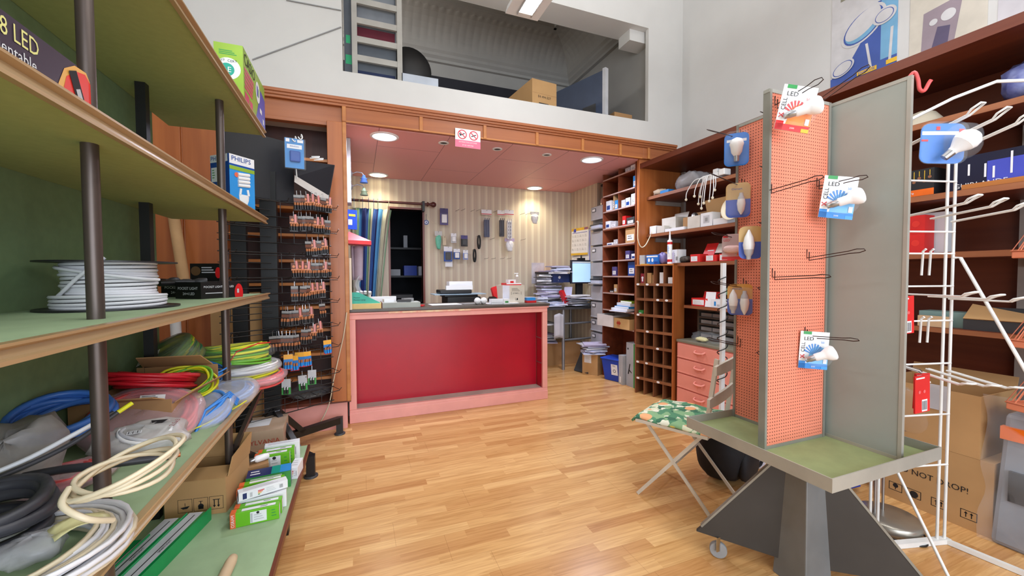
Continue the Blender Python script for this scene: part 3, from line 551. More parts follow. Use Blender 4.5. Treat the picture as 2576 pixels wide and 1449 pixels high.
# ================================================================ base shelf
BS = 0.2225
OSO = mat('orange_end_print', (240, 110, 60), 0.4); OSG = mat('fresh_green_print', (110, 190, 30), 0.4); NAVY = mat('navy_print', (24, 40, 100), 0.4)
t = T(-0.80, 2.13, BS, -0.13)
o = thing('open_cardboard_box', 'brown cardboard box with fragile symbols and open flaps on the base shelf', 'box', mw=t)
m = M(); W, D, Hh = 0.235, 0.26, 0.155
for a, b in (((0, 0, 0), (W, 0.004, Hh)), ((0, D-0.004, 0), (W, D, Hh)), ((0, 0.0041, 0), (0.004, D-0.0041, Hh)), ((W-0.004, 0.0041, 0), (W, D-0.0041, Hh)), ((0.0041, 0.0041, 0.0005), (W-0.0041, D-0.0041, 0.004))): m.box(a, b, CARD)
F = frame((0, 0, 0), (1, 0, 0), (0, 0, 1))
for i, x in enumerate((0.05, 0.11, 0.17)):
    for a in ((x, 0.022, x+0.055, 0.0235), (x, 0.079, x+0.055, 0.0805), (x, 0.022, x+0.0015, 0.08), (x+0.0535, 0.022, x+0.055, 0.08)): rect(m, F, *a, INK)
    c = x+0.0275
    if i == 0: m.add([(c-0.018, 0.045, 0.0006), (c+0.018, 0.05, 0.0006), (c+0.008, 0.038, 0.0006), (c-0.008, 0.037, 0.0006)], [(0, 1, 2, 3)][::-1], INK, F); rect(m, F, c-0.001, 0.05, c+0.001, 0.064, INK)
    elif i == 1: disc(m, F, c, 0.043, 0.011, INK); rect(m, F, c-0.010, 0.03, c+0.010, 0.043, INK); rect(m, F, c-0.0015, 0.05, c+0.0015, 0.066, INK); rect(m, F, c-0.008, 0.064, c+0.008, 0.066, INK)
    else:
        for k in (-0.008, 0.008): rect(m, F, c+k-0.002, 0.035, c+k+0.002, 0.064, INK); m.add([(c+k-0.006, 0.040, 0.0006), (c+k+0.006, 0.040, 0.0006), (c+k, 0.030, 0.0006)], [(2, 1, 0)], INK, F)
        rect(m, F, c-0.014, 0.064, c+0.014, 0.067, INK)
m.build('box_body', o, world=False)
for q in (((0, D, Hh), (W, D, Hh), (W, D+0.03, Hh+0.10), (0, D+0.03, Hh+0.10)), ((0, 0, Hh), (0, D, Hh), (-0.09, D-0.02, Hh+0.05), (-0.09, 0.02, Hh+0.05)), ((0, 0, Hh), (W, 0, Hh), (W-0.01, 0.10, Hh+0.015), (0.01, 0.10, Hh+0.015)), ((W, 0.02, Hh), (W, D, Hh), (W+0.012, D, Hh+0.11), (W+0.008, 0.05, Hh+0.075))):
    m = M(); a, b_, c, d = (Vector(p) for p in q); n = (b_-a).cross(d-a).normalized()*0.004; m.hexa([a, b_, c, d, a+n, b_+n, c+n, d+n], CARD); m.build('flap', o, world=False)
t = T(-0.545, 2.34, BS, 0.25)
m = M(); m.box((0, 0, 0), (0.10, 0.12, 0.085), CARD2, t); m.build('carton', None, 'small brown carton with a lamp lying on it, behind the fragile box', 'box', origin=t)
t = T(-0.50, 2.40, BS+0.085+0.018, 0.5, 0, math.pi/2); o = thing('light_bulb', 'white lamp lying on the small carton on the base shelf', 'light bulb', mw=t)
M().lathe([(0.004, 0.05), (0.016, 0.045), (0.018, 0.02), (0.018, -0.01), (0.012, -0.02)], WGL, 14).build('bulb', o, world=False); M().lathe([(0.012, -0.02), (0.012, -0.04), (0.004, -0.045)], STEEL, 10).build('screw_cap', o, world=False)
def tubebox(p, w, d, h, rz, kind, lab, rx=0):
    t = T(p[0], p[1], p[2], rz, rx); m = M(); body = {'g': OSG, 'w': PAPER, 'b': NAVY}[kind]; m.box((0, 0, 0), (w, d, h), body, t)
    F = t @ frame((0, 0, 0), (1, 0, 0), (0, 0, 1)); U_ = t @ frame((0, 0, h), (1, 0, 0), (0, 1, 0)); Rr = t @ frame((w, 0, 0), (0, 1, 0), (0, 0, 1)); Lf = t @ frame((0, d, 0), (0, -1, 0), (0, 0, 1))
    if kind == 'g':
        rect(m, F, 0, 0, w*0.11, h, OSO); rect(m, U_, 0, 0, w*0.11, d, OSO); rect(m, Lf, 0, 0, d, h, OSO); m.text('OSRAM', h*0.26, PAPER, F @ T(w*0.055, h*0.5, 0.0012, math.pi/2)); rect(m, F, w*0.40, h*0.12, w*0.74, h*0.88, PAPER); lines(m, F, w*0.48, h*0.62, w*0.2, 3, h*0.16, LGREY, 2, h*0.05); disc(m, F, w*0.56, h*0.78, h*0.09, INK, 2); rect(m, F, w*0.41, h*0.15, w*0.45, h*0.8, LGREY, 2)
        lines(m, F, w*0.84, h*0.7, w*0.1, 3, h*0.2, GREENP, 1, h*0.06); rect(m, U_, w*0.22, d*0.2, w*0.92, d*0.75, PAPER); lines(m, U_, w*0.6, d*0.45, w*0.2, 1, 0.01, INK, 2, d*0.1); rect(m, Rr, 0.002, 0.004, d-0.002, h-0.004, PAPER)
    elif kind == 'w':
        rect(m, Lf, 0, 0, d, h, NAVY); rect(m, F, w*0.08, h*0.15, w*0.16, h*0.85, NAVY); rect(m, F, w*0.22, h*0.2, w*0.27, h*0.75, LGREY)
        for k, c in enumerate((GREENP, YEL, OSO, RED)): rect(m, F, w*0.38, h*(0.2+0.15*k), w*(0.42+0.03*k), h*(0.3+0.15*k), c)
        barcode(m, F, w*0.82, h*0.2, w*0.08, h*0.6); lines(m, F, w*0.55, h*0.7, w*0.2, 3, h*0.2, LGREY, 1, h*0.05); lines(m, U_, w*0.1, d*0.7, w*0.7, 3, d*0.22, LGREY, 1, d*0.06)
    else:
        rect(m, U_, w*0.55, 0, w*0.75, d, TEAL); rect(m, U_, w*0.75, 0, w, d, LB2); lines(m, U_, w*0.08, d*0.6, w*0.25, 2, d*0.3, PAPER, 1, d*0.12); rect(m, F, 0, 0, w, h, GREENP); rect(m, F, w*0.1, h*0.6, w*0.8, h*0.9, PAPER, 2)
    return m.build('lamp_box', None, lab, 'box', 'fluorescent lamp boxes on the base shelf', origin=t, bev=0.0015)
x0 = -0.515
tubebox((x0, 1.95, BS), 0.178, 0.036, 0.062, 0.06, 'g', 'green and white lamp box with orange end, nearest in the row on the base shelf')
tubebox((x0+0.004, 1.992, BS), 0.178, 0.036, 0.062, 0.06, 'g', 'green lamp box with orange end, directly behind the nearest one in the row')
tubebox((x0+0.008, 2.036, BS), 0.185, 0.034, 0.070, 0.10, 'w', 'white lamp box standing third in the row on the base shelf')
tubebox((x0-0.005, 2.076, BS), 0.185, 0.034, 0.072, 0.13, 'w', 'white lamp box standing fourth in the row on the base shelf')
tubebox((x0+0.015, 2.02, BS+0.075), 0.19, 0.045, 0.036, 0.32, 'w', 'white lamp box lying askew on top of the row on the base shelf')
tubebox((x0-0.02, 2.13, BS), 0.185, 0.036, 0.07, 0.12, 'g', 'green and white lamp box just behind the white ones')
tubebox((x0-0.02, 2.17, BS), 0.185, 0.036, 0.075, 0.12, 'g', 'green and white lamp box in front of the teal and blue one')
tubebox((x0-0.005, 2.225, BS), 0.19, 0.09, 0.082, 0.10, 'b', 'dark blue lamp box with a green and light blue band on top')
tubebox((x0+0.165, 2.32, BS), 0.04, 0.12, 0.06, -0.1, 'w', 'short white lamp box beside the dark blue one')
tubebox((x0-0.015, 2.44, BS), 0.165, 0.05, 0.095, 0.08, 'g', 'tall green lamp box near the far end of the base shelf')
tubebox((x0-0.01, 2.50, BS), 0.175, 0.05, 0.09, 0.08, 'g', 'tall green lamp box, second from the far end of the base shelf')
tubebox((x0+0.01, 2.56, BS), 0.175, 0.05, 0.10, 0.10, 'w', 'tall white lamp box, farthest of the row on the base shelf')
GRF = mat('green_film_wrap', (10, 150, 80), 0.2); GRW = mat('grey_white_label', (212, 214, 222), 0.4)
for i, (xa, lab) in enumerate(((-0.655, 'green film wrapped long pack, nearest the front edge of the base shelf'), (-0.735, 'green film wrapped long pack lying between the two others'), (-0.815, 'green film wrapped long pack farthest back on the base shelf'))):
    t = T(xa, 2.05-0.015*i-(0.10 if i == 2 else 0), BS, -0.20+0.02*i); m = M()
    m.box((-0.034, -0.80, 0.0), (0.034, 0, 0.048), GRF, t); U_ = t @ T(0, 0, 0.048)
    if i < 2: rect(m, U_, -0.032, -0.79, 0.020, 0.0, GRW); rect(m, U_, -0.004, -0.78, 0.000, -0.02, INK, 2); m.text('SMARTLIGHT', 0.012, INK, U_ @ T(0.009, -0.22, 0.0012, math.pi/2))
    m.hexa([(0.034, -0.80, 0.0), (0.040, -0.80, 0.0), (0.040, 0.02, 0.0), (0.034, 0.015, 0.0), (0.036, -0.80, 0.056), (0.041, -0.80, 0.058), (0.041, 0.02, 0.058), (0.036, 0.015, 0.056)], GRF, t)
    m.build('wrapped_pack', None, lab, 'pack', 'green wrapped packs on the base shelf', origin=t, bev=0.003)
m = M(); m.tube([(-0.452, 1.40, BS+0.02), (-0.447, 1.69, BS+0.02), (-0.446, 1.715, BS+0.02), (-0.446, 1.722, BS+0.02)], [0.019, 0.019, 0.015, 0.005], mat('bare_wood_stick', (214, 186, 150), 0.7), 14); m.build('wooden_stick', None, 'round bare wooden stick lying at the front of the base shelf', 'stick')
def syl(m, F, R, Tp): m.text('SYLVANIA', 0.04, mat('brick_red_print', (190, 70, 50), 0.6), F @ T(0.13, 0.24, 0.001)); lines(m, F, 0.03, 0.18, 0.16, 4, 0.02, CARD2, 1, 0.006); rect(m, Tp, 0.03, 0.10, 0.15, 0.24, PAPER); m.text('SYLVANIA', 0.04, mat('brick_red_print', (190, 70, 50), 0.6), R @ T(0.16, 0.24, 0.001))
goods('carton', 'pale brown carton with red lettering on the floor beyond the shelving', 'box', (-0.70, 2.86, 0.0), 0.24, 0.30, 0.31, 0.05, mat('greyed_cardboard', (196, 168, 142), 0.85), syl)
# ================================================================ wooden wall shelving left of the opening
cab = thing('built_in_cabinet', 'orange brown built-in wall cabinet with open shelves left of the counter opening', 'cabinet', (-0.8, FY+0.1, 0.0))
M().box((-1.44, FY-0.02, 0.24), (-1.19, FY+0.02, 2.50), OAK).box((-1.18, FY-0.012, 0.24), (-0.94, FY+0.02, 2.50), OAK).box((-1.19, FY-0.008, 0.24), (-1.18, FY+0.02, 2.5), OAK).build('front_panel', cab, bev=0.003)
M().box((-0.95, FY-0.02, 0.24), (-0.925, FY+0.27, 2.5), OAK).build('side_panel', cab)
M().box((-0.68, FY+0.03, 0.24), (-0.66, FY+0.27, 1.84), DARKZ).build('divider', cab)
M().box((-0.94, FY+0.262, 0.24), (-0.215, FY+0.275, 2.54), wood('dark_cabinet_back', (74, 36, 26), (58, 26, 18), 'z', 0.5)).build('back_panel', cab)  # back panel darkened, dimness of the recess put into the colour
M().box((-1.45, FY-0.025, 2.50), (-0.10, FY+0.03, 2.66), OAKX).box((-1.45, FY-0.03, 2.50), (-0.10, FY-0.02, 2.53), OAKX).build('top_rail', cab, bev=0.003)
for z in (2.215, 1.82, 1.60, 1.392, 1.203, 1.01, 0.82, 0.622, 0.42):
    M().box((-0.925, FY+0.02, z), (-0.215, FY+0.262, z+0.022), EDGE if z < 2.3 else OAKX).build('shelf', cab)
M().box((-1.44, FY-0.035, 0.222), (-0.07, FY+0.27, 0.245), DARKW).box((-1.44, FY-0.02, 0.0), (-0.10, FY+0.27, 0.222), PINK).build('plinth', cab)
t = T(-0.45, FY+0.10, 0.2455); o = thing('plastic_bag', 'clear bag of small parts on the bottom shelf of the wall cabinet', 'bag', mw=T(-0.40, FY+0.12, 0.305)); pillow(M(), None, 0.15, 0.10, 0.055, CLEAR, 41).build('bag_film', o, world=False)
pillow(M(), T(0, 0, -0.03), 0.11, 0.07, 0.02, mat('mixed_screws', (120, 116, 108), 0.5, 0.4, var=0.3, scale=60), 42).build('small_parts', o, world=False)
goods('wooden_box', 'pale wooden box standing on a lower shelf of the wall cabinet', 'box', (-0.91, FY+0.06, 1.033), 0.18, 0.18, 0.12, 0.0, mat('raw_pine', (206, 172, 122), 0.7))
goods('cardboard_sheet', 'brown cardboard with a yellow stripe standing in front of the wall cabinet', 'cardboard sheet', (-0.915, FY-0.08, 0.0), 0.20, 0.03, 1.0, 0.0, mat('tan_cardboard', (196, 160, 116), 0.85), lambda m, F, R, Tp: rect(m, F, 0.11, 0.0, 0.15, 1.0, YEL))
m = M(); m.tube(cr([(-0.09, FY-0.09, 0.98), (-0.115, FY-0.09, 0.80), (-0.16, FY-0.085, 0.60), (-0.20, FY-0.09, 0.42), (-0.235, FY-0.09, 0.24), (-0.30, FY-0.09, 0.10), (-0.36, FY-0.07, 0.012)], 6), 0.0045, CCR, 5)
m.build('cable', None, 'cream cable hanging down the wooden post beside the pink counter', 'cable')
# ================================================================ black wire rack with battery packs
A_ = Vector((0.826, 0.563, 0)); B_ = Vector((0.563, -0.826, 0)); RP = Vector((-0.57, 3.20, 0))
rk = thing('display_rack', 'black metal display rack with wire rows of hanging battery packs', 'display rack', tuple(RP))
def rp(a, b, z): return RP + A_*a + B_*b + Vector((0, 0, z))
# the post stands where the two feet meet; the wires run to both sides of it
m = M(); m.bar(rp(0, 0, 0.02), rp(0, 0, 2.0), 0.10, 0.06, BLACK); m.build('post', rk)
m = M(); m.bar(rp(-0.185, 0, 0.10), rp(-0.185, 0, 1.74), 0.085, 0.05, BLACK); m.build('post', rk)
for d, L_ in ((A_, 0.50), (B_, 0.48), (-A_, 0.34)):
    m = M(); e = RP + d*L_; m.bar(RP+Vector((0, 0, 0.115)), e+Vector((0, 0, 0.115)), 0.05, 0.05, BLACK); m.bar(e+Vector((0, 0, 0.008)), e+Vector((0, 0, 0.138)), 0.05, 0.05, BLACK)
    if d is not B_: m.bar(RP+Vector((0, 0, 0.36)), RP+d*0.20+Vector((0, 0, 0.12)), 0.05, 0.035, BLACK)
    l = m.build('leg', rk); M().lathe([(0.042, 0), (0.042, 0.008), (0.036, 0.012)], DGREY, 18, T(e.x, e.y, 0)).build('foot_plate', l)
m = M(); m.bar(RP+Vector((0, 0, 0.36)), RP+B_*0.34+Vector((0, 0, 0.13)), 0.035, 0.035, BLACK); m.build('brace', rk)
ROWZ = [1.80, 1.62, 1.44, 1.27, 1.10, 0.92, 0.76, 0.56, 0.42]
for z in ROWZ:
    m = M(); m.tube([rp(-0.33, 0.06, z), rp(0.42, 0.06, z)], 0.004, BLACK, 5); m.tube([rp(-0.33, 0.06, z-0.07), rp(-0.02, 0.06, z-0.07)], 0.003, BLACK, 5); m.tube([rp(-0.33, 0.06, z-0.11), rp(0.42, 0.06, z-0.11)], 0.004, BLACK, 5); m.tube([rp(-0.33, 0.14, z-0.02), rp(0.42, 0.14, z-0.02)], 0.003, BLACK, 5)
    for a in (-0.31, -0.27, 0.05, 0.14, 0.23, 0.32, 0.41): m.tube([rp(a, 0.06, z-0.11), rp(a, 0.06, z), rp(a, 0.16, z-0.01), rp(a, 0.18, z+0.01)], 0.0025, BLACK, 4)
    m.build('wire_row', rk)
m = M(); m.bar(rp(-0.30, 0.02, 2.02), rp(0.16, 0.02, 2.02), 0.03, 0.42, mat('near_black_panel', (18, 19, 26), 0.5)); m.bar(rp(-0.36, -0.06, 1.86), rp(0.02, -0.06, 1.70), 0.03, 0.05, BLACK); m.build('header_panel', rk)
p = [PY(742, 445, 3.18), PY(840, 415, 3.30), PY(828, 500, 3.36), PY(748, 452, 3.20)]
m = M(); n = Vector((0.3, 0.9, 0))*0.012; a, b, c, d = PY(738, 400, 3.16), PY(841, 415, 3.30), PY(826, 500, 3.34), PY(742, 445, 3.18); m.hexa([a, b, c, d, a+n, b+n, c+n, d+n], mat('dark_navy_panel', (30, 32, 40), 0.45)); m.build('side_panel', rk)
m = M(); a, b, c, d = PY(742, 441, 3.165), PY(827, 492, 3.325), PY(825, 511, 3.325), PY(741, 458, 3.165); n = Vector((-0.1, -0.5, 0))*0.01; m.hexa([a, b, c, d, a+n, b+n, c+n, d+n], mat('price_strip', (212, 206, 200), 0.5)); m.build('price_strip', rk)
for i, (x, y) in enumerate(((742, 350), (757, 345), (780, 398), (790, 403))):
    q = PY(x, y, 3.14); m = M(); m.tube(cr([q, q+Vector((0.005, -0.02, 0.012)), q+Vector((0.012, -0.03, -0.012)), q+Vector((0.002, -0.045, -0.03)), q+Vector((-0.012, -0.05, -0.015))], 4) if i < 2 else [q, q+Vector((0.06, -0.02, 0.004)), q+Vector((0.062, -0.02, 0.012)), q+Vector((0.01, -0.0, 0.012))], 0.004, WHT, 5); m.build('hook', rk)
q = PY(741, 386, 3.10); t = frame(q, (1, 0.15, 0), (0, 0, 1))
o = thing('blister_pack', 'light blue blister pack hanging from a white hook at the rack top', 'blister pack', mw=t)
m = M(); m.cbox((0, 0, 0), (0.115, 0.20, 0.003), mat('cerulean_card', (40, 130, 200), 0.4)); m.cbox((0, 0.045, 0.002), (0.09, 0.028, 0.002), PAPER); m.text('IRRADIO', 0.014, PHB, T(0, 0.046, 0.0035)); m.cbox((-0.04, 0.085, 0.002), (0.022, 0.022, 0.002), PAPER); m.cbox((0.035, 0.085, 0.002), (0.035, 0.02, 0.002), PAPER); m.build('card', o, world=False)
m = M(); m.box((-0.03, -0.06, 0.004), (0.035, 0.015, 0.02), PHB); m.build('gadget', o, world=False, bev=0.012)
m = M(); m.cbox((0.003, -0.005, 0.012), (0.128, 0.205, 0.026), CLEAR); m.build('blister', o, world=False, bev=0.004)
m = M(); q2 = PY(745, 425, 3.12); m.tube([q2, q2+Vector((0, 0.03, -0.06))], 0.004, WHT, 5); m.build('hook', rk)
COP = mat('copper_print', (172, 104, 60), 0.35, 0.2); ORP = mat('pale_orange_card', (220, 140, 96), 0.45); PKC = mat('pink_card', (222, 140, 136), 0.45); BAT = mat('battery_black', (40, 38, 40), 0.3); BLC = mat('blue_card', (50, 130, 210), 0.4)
BRN = mat('brown_card', (112, 66, 48), 0.5)
def proto(kind):
    o = thing('battery_pack', 'x', 'battery pack'); W, Hh = (0.055, 0.105)
    m = M()
    if kind == 'c':   # copper topped cells on a black and orange card
        m.cbox((0, 0, 0), (W*0.8, Hh, 0.0015), BAT); rect(m, T(), -W*0.4, 0.008, W*0.4, 0.030, BRN, 2); rect(m, T(), -W*0.4, 0.036, W*0.4, Hh/2, GREY, 2)
    elif kind == 'p': m.cbox((0, 0, 0), (W*0.9, Hh, 0.0015), BRN); rect(m, T(), W*0.08, 0.0, W*0.32, Hh/2+0.012, PKC, 2); rect(m, T(), -W*0.45, 0.0, W*0.45, 0.010, ORP, 3); rect(m, T(), -W*0.45, -Hh/2, W*0.45, -0.002, BAT, 2); disc(m, T(), -W*0.15, 0.026, 0.009, ORP, 2)
    elif kind == 'b': m.cbox((0, 0, 0), (W, Hh, 0.0015), BLC); rect(m, T(), -W/2, 0.02, W/2, Hh/2, mat('orange_yellow_card', (250, 180, 60), 0.4), 2); rect(m, T(), -W/2, -Hh/2, W/2, -Hh/2+0.012, RED, 2)
    else: m.cbox((0, 0, 0), (W, Hh, 0.0015), LGREY); rect(m, T(), -W/2, -Hh/2, W/2, -0.005, GREENP, 2)
    m.build('card', o, world=False)
    n = 3 if kind != 'g' else 2
    for i in range(n):
        x = (i-(n-1)/2)*0.0165; m = M(); m.lathe([(0.0072, -0.046), (0.0072, -0.018)], BAT if kind != 'b' else SKYB, 8, T(x, 0, 0.008, 0, -math.pi/2)); m.lathe([(0.0072, -0.018), (0.0072, 0.0), (0.003, 0.001), (0.003, 0.003)], COP if kind != 'g' else STEEL, 8, T(x, 0, 0.008, 0, -math.pi/2))
        m.build('battery', o, world=False)
    m = M(); m.tube([(0, Hh/2-0.008, 0.0), (0, Hh/2+0.03, -0.004), (0, Hh/2+0.032, -0.03)], 0.0016, STEEL, 4); m.build('hanger', o, world=False)
    return o
ORD = ['first', 'second', 'third', 'fourth', 'fifth', 'sixth', 'seventh', 'eighth', 'ninth', 'tenth', 'eleventh', 'twelfth', 'thirteenth']
PR = {}
# rows from the top: (card bottom, (x of each pack, kind)...)
PACKS = [(535, [(748, 'c', -1), (759, 'c', -1), (772, 'p', 0), (783, 'p', 0), (798, 'p', 3), (812, 'c', 5), (826, 'p', 7)]),
         (587, [(739, 'p', 0), (750, 'c', 0), (760, 'c', 0), (770, 'c', 0), (780, 'c', 0), (795, 'p', 5), (808, 'p', 6), (823, 'c', 9)]),
         (650, [(776, 'c', 0), (788, 'p', 0), (800, 'c', -2), (816, 'p', -4)]),
         (704, [(743, 'p', 0), (757, 'p', 0), (772, 'p', 0), (783, 'c', 0), (794, 'c', 0), (804, 'c', 0), (815, 'p', 0), (825, 'c', -2)]),
         (763, [(741, 'c', 0), (762, 'c', 0), (772, 'c', -2), (783, 'p', -4), (795, 'p', -6), (810, 'p', -8)]),
         (824, [(717, 'c', 2), (726, 'c', 2), (743, 'c', 0), (752, 'p', -2), (761, 'c', -3), (770, 'c', -4), (780, 'p', -6), (811, 'c', -18)]),
         (888, [(688, 'c', 2), (696, 'c', 1), (704, 'c', 0), (712, 'c', 0), (720, 'c', -1), (728, 'c', -1), (736, 'c', -2), (745, 'c', -3), (765, 'c', -16), (775, 'c', -17), (787, 'p', -26), (803, 'p', -34)]),
         (935, [(725, 'b', 0), (740, 'b', 3), (753, 'b', -6), (763, 'b', -7), (773, 'b', -8), (824, 'b', -38)]),
         (995, [(720, 'g', 2), (762, 'g', -8), (785, 'g', -22)])]
NM = {'c': 'copper and black', 'p': 'orange and pink', 'b': 'blue and orange', 'g': 'green and white'}
RN = ['top', 'second', 'third', 'fourth', 'fifth', 'sixth', 'seventh', 'eighth', 'lowest']
rb = random.Random(5)
for ri, (yb, row) in enumerate(PACKS):
    for i, (x, k, dy) in enumerate(row):
        q = PY(x, yb+dy-24, 2.98+0.32*(x-690)/150); a = 0.25+rb.uniform(-0.35, 0.35)
        t = frame(q, (math.cos(a), math.sin(a), rb.uniform(-0.08, 0.08)), (0, 0, 1))
        lab = f'{NM[k]} battery pack, {ORD[i]} from left in the {RN[ri]} row of the rack'
        if k not in PR: o = proto(k); o.matrix_world = t; o['label'] = lab; PR[k] = o; o['group'] = 'battery packs on the black rack'
        else: copy_tree(PR[k], t, lab, 'battery packs on the black rack')
# ================================================================ the counter
CR_ = mat('crimson_panel', (178, 8, 38), 0.32, var=0.06, scale=3); CTOP = mat('dark_brown_worktop', (84, 74, 66), 0.35, var=0.1, scale=8)
CX0, CX1, CY0, CY1 = -0.086, 1.815, 3.69, 4.20
ct = thing('shop_counter', 'salmon pink framed shop counter with a recessed crimson front', 'counter', ((CX0+CX1)/2, CY0, 0))
m = M(); m.box((CX0, CY0, 0), (CX1, CY0+0.04, 0.115), PINK); m.box((CX0, CY0, 0.115), (CX0+0.06, CY0+0.03, 0.90), PINK); m.box((CX1-0.055, CY0, 0.115), (CX1, CY0+0.03, 0.90), PINK); m.box((CX0, CY0, 0.90), (CX1, CY0+0.041, 0.9645), PINK); m.box((CX0-0.002, CY0-0.012, 0.945), (CX1+0.012, CY0+0.03, 0.962), PINK); m.box((CX0, CY0-0.008, 0.0), (CX1, CY0, 0.09), PINK)
m.build('frame', ct, bev=0.004)
m = M(); m.box((0.25, CY0-0.0135, 0.946), (1.0, CY0-0.011, 0.962), mat('chipped_cream_edge', (236, 214, 170), 0.6, rgb2=(226, 150, 130), scale=18)); m.build('worn_edge', ct)
m = M(); m.box((CX0+0.06, CY0+0.165, 0.10), (CX1-0.055, CY0+0.185, 0.90), CR_); m.build('front_panel', ct)
m = M(); m.box((CX1-0.05, CY0+0.03, 0.10), (CX1-0.035, CY0+0.165, 0.90), CR_); m.box((CX0+0.035, CY0+0.03, 0.10), (CX0+0.05, CY0+0.165, 0.9), CR_); m.box((CX0+0.06, CY0+0.03, 0.90), (CX1-0.055, CY0+0.165, 0.915), CR_)
m.build('recess_lining', ct)
m = M(); m.box((CX0+0.06, CY0+0.035, 0.10), (CX1-0.055, CY0+0.165, 0.116), mat('worn_grey_board', (176, 160, 150), 0.6)); m.build('recess_floor', ct)
for z in (0.62, 0.36): M().box((CX1-0.055, CY0+0.04, z), (CX1-0.047, CY0+0.165, z+0.008), STEEL).build('shelf_rail', ct)
M().box((CX1-0.035, CY0+0.042, 0), (CX1-0.001, CY1, 0.964), PINK).build('side_panel', ct); M().box((CX0+0.001, CY0+0.042, 0), (CX0+0.035, CY1, 0.964), PINK).build('side_panel', ct)
m = M(); m.box((CX0-0.0, CY0-0.02, 0.965), (CX1+0.02, CY1, 0.990), CTOP); m.build('worktop', ct, bev=0.004)
WT = 0.9905
def onc(x, y, Y=None): return PY(x, y, Y or 3.80)
t = T(-0.06, 3.72, WT, -0.06); m = M(); m.slab([(0, 0), (0.25, 0), (0.25, 0.15), (0, 0.15)], 0.045, mat('pale_yellow_carton', (226, 196, 130), 0.6), t)
TQ = mat('turquoise_card', (60, 180, 160), 0.5); v = [(0.0, 0.02, 0.045), (0.25, 0.02, 0.045), (0.215, 0.02, 0.065), (0.06, 0.02, 0.145), (0.0, 0.02, 0.145)]; m.add(v+[(a, b+0.004, c) for a, b, c in v], [(0, 1, 2, 3, 4), (9, 8, 7, 6, 5)] + [(i, 5+i, 5+(i+1) % 5, (i+1) % 5) for i in range(5)], TQ, t)
m.text('Motion', 0.018, INK, t @ frame((0.02, 0.0195, 0.098), (1, 0, 0), (0, 0, 1)), 'LEFT'); m.text('Passion Lamp', 0.018, INK, t @ frame((0.02, 0.0195, 0.078), (1, 0, 0), (0, 0, 1)), 'LEFT')
m.build('display_box', None, 'turquoise and pale yellow display box at the left end of the counter', 'display box', origin=t)
for i, (x, c) in enumerate(((0.03, RED), (0.07, LGREY), (0.11, INK), (0.15, WHT))):
    t = T(-0.06+x, 3.80+0.012*i, WT+0.045, 0.3*i, 0.35, 0.25-0.2*i); m = M(); m.tube([(0, 0, 0), (0, 0, 0.09)], 0.012, c, 10, t=t); m.tube([(0, 0, 0.09), (0, 0, 0.115)], [0.016, 0.014], LGREY, 10, t=t); m.build('pocket_lamp', None, ('red', 'light grey', 'black', 'white')[i]+' pocket lamp standing in the turquoise display box', 'lamp', origin=t)
m = M(); t = T(0.20, 3.73, WT, 0.02); m.box((0, 0, 0), (0.335, 0.20, 0.045), mat('grey_green_box', (168, 172, 164), 0.6), t); m.box((-0.004, -0.001, 0.0), (0.0, 0.20, 0.05), mat('maroon_edge', (120, 50, 50), 0.6), t); m.build('flat_box', None, 'flat grey open box of small goods beside the turquoise box', 'box', origin=t)
for i, (x, y, w, d, h, rz, c, lab) in enumerate(((0.22, 3.80, 0.09, 0.06, 0.03, 0.2, PAPER, 'small white packet at the left in the flat grey box'), (0.33, 3.78, 0.12, 0.09, 0.02, -0.2, DGREY, 'dark grey packet lying in the flat grey box'), (0.40, 3.84, 0.10, 0.05, 0.03, 0.4, GREY, 'grey packet at the right in the flat grey box'))): goods('packet', lab, 'packet', (x, y, WT+0.0455), w, d, h, rz, c)
goods('paper_roll_box', 'long white box lying behind the flat grey box on the counter', 'box', (0.10, 3.97, WT), 0.24, 0.06, 0.09, 0.0, PAPER)
for i, (px_, py_, c, lab) in enumerate(((1018, 762, BLUE, 'blue and white blister pack lying at the left on the counter'), (1035, 759, PAPER, 'white blister pack on top of the blue one on the counter'), (1048, 757, RED, 'small red and white blister pack beside the blue one'))):
    q = PY(px_, py_, 3.77); t = T(q.x-0.05, 3.76+0.03*i, WT+0.0005+0.014*(i == 1), 0.2-0.3*i); m = M(); m.box((0, 0, 0), (0.12, 0.07, 0.012), c, t); m.box((0.02, 0.01, 0.012), (0.07, 0.05, 0.022), PAPER, t); m.build('blister_pack', None, lab, 'blister pack', origin=t, bev=0.003)
for i, (x, y, w, d, rz, c, lab) in enumerate(((0.66, 3.84, 0.30, 0.2, 0.05, PAPER, 'white sheet lying on the left half of the counter'), (0.98, 3.86, 0.24, 0.18, 0.08, GREY, 'grey mat lying in the middle of the counter'), (1.20, 3.80, 0.34, 0.2, -0.05, PAPER, 'white sheet lying on the right half of the counter'))):
    t = T(x, y, WT, rz); M().box((0, 0, 0), (w, d, 0.003), c, t).build('paper_sheet' if c is PAPER else 'counter_mat', None, lab, 'paper' if c is PAPER else 'mat', origin=t)
for i, x in enumerate((1.10, 1.165)):
    t = T(x, 3.80, WT+0.036, 0, math.pi/2*0.7); o = thing('light_bulb', ('clear pale bulb, left one of the pair lying on the counter', 'clear pale bulb, right one of the pair lying on the counter')[i], 'light bulb', mw=t)
    M().lathe([(0.004, 0.035), (0.022, 0.03), (0.032, 0.012), (0.033, -0.008), (0.022, -0.026), (0.014, -0.036)], WHT, 16).build('bulb', o, world=False); M().lathe([(0.013, -0.036), (0.013, -0.055), (0.005, -0.06)], STEEL, 10).build('screw_cap', o, world=False)
goods('packet', 'white packet lying right of the two bulbs on the counter', 'packet', (1.24, 3.78, WT), 0.15, 0.07, 0.048, 0.04, PAPER, lambda m, F, R, Tp: rect(m, F, 0.0, 0.012, 0.15, 0.02, LGREY))
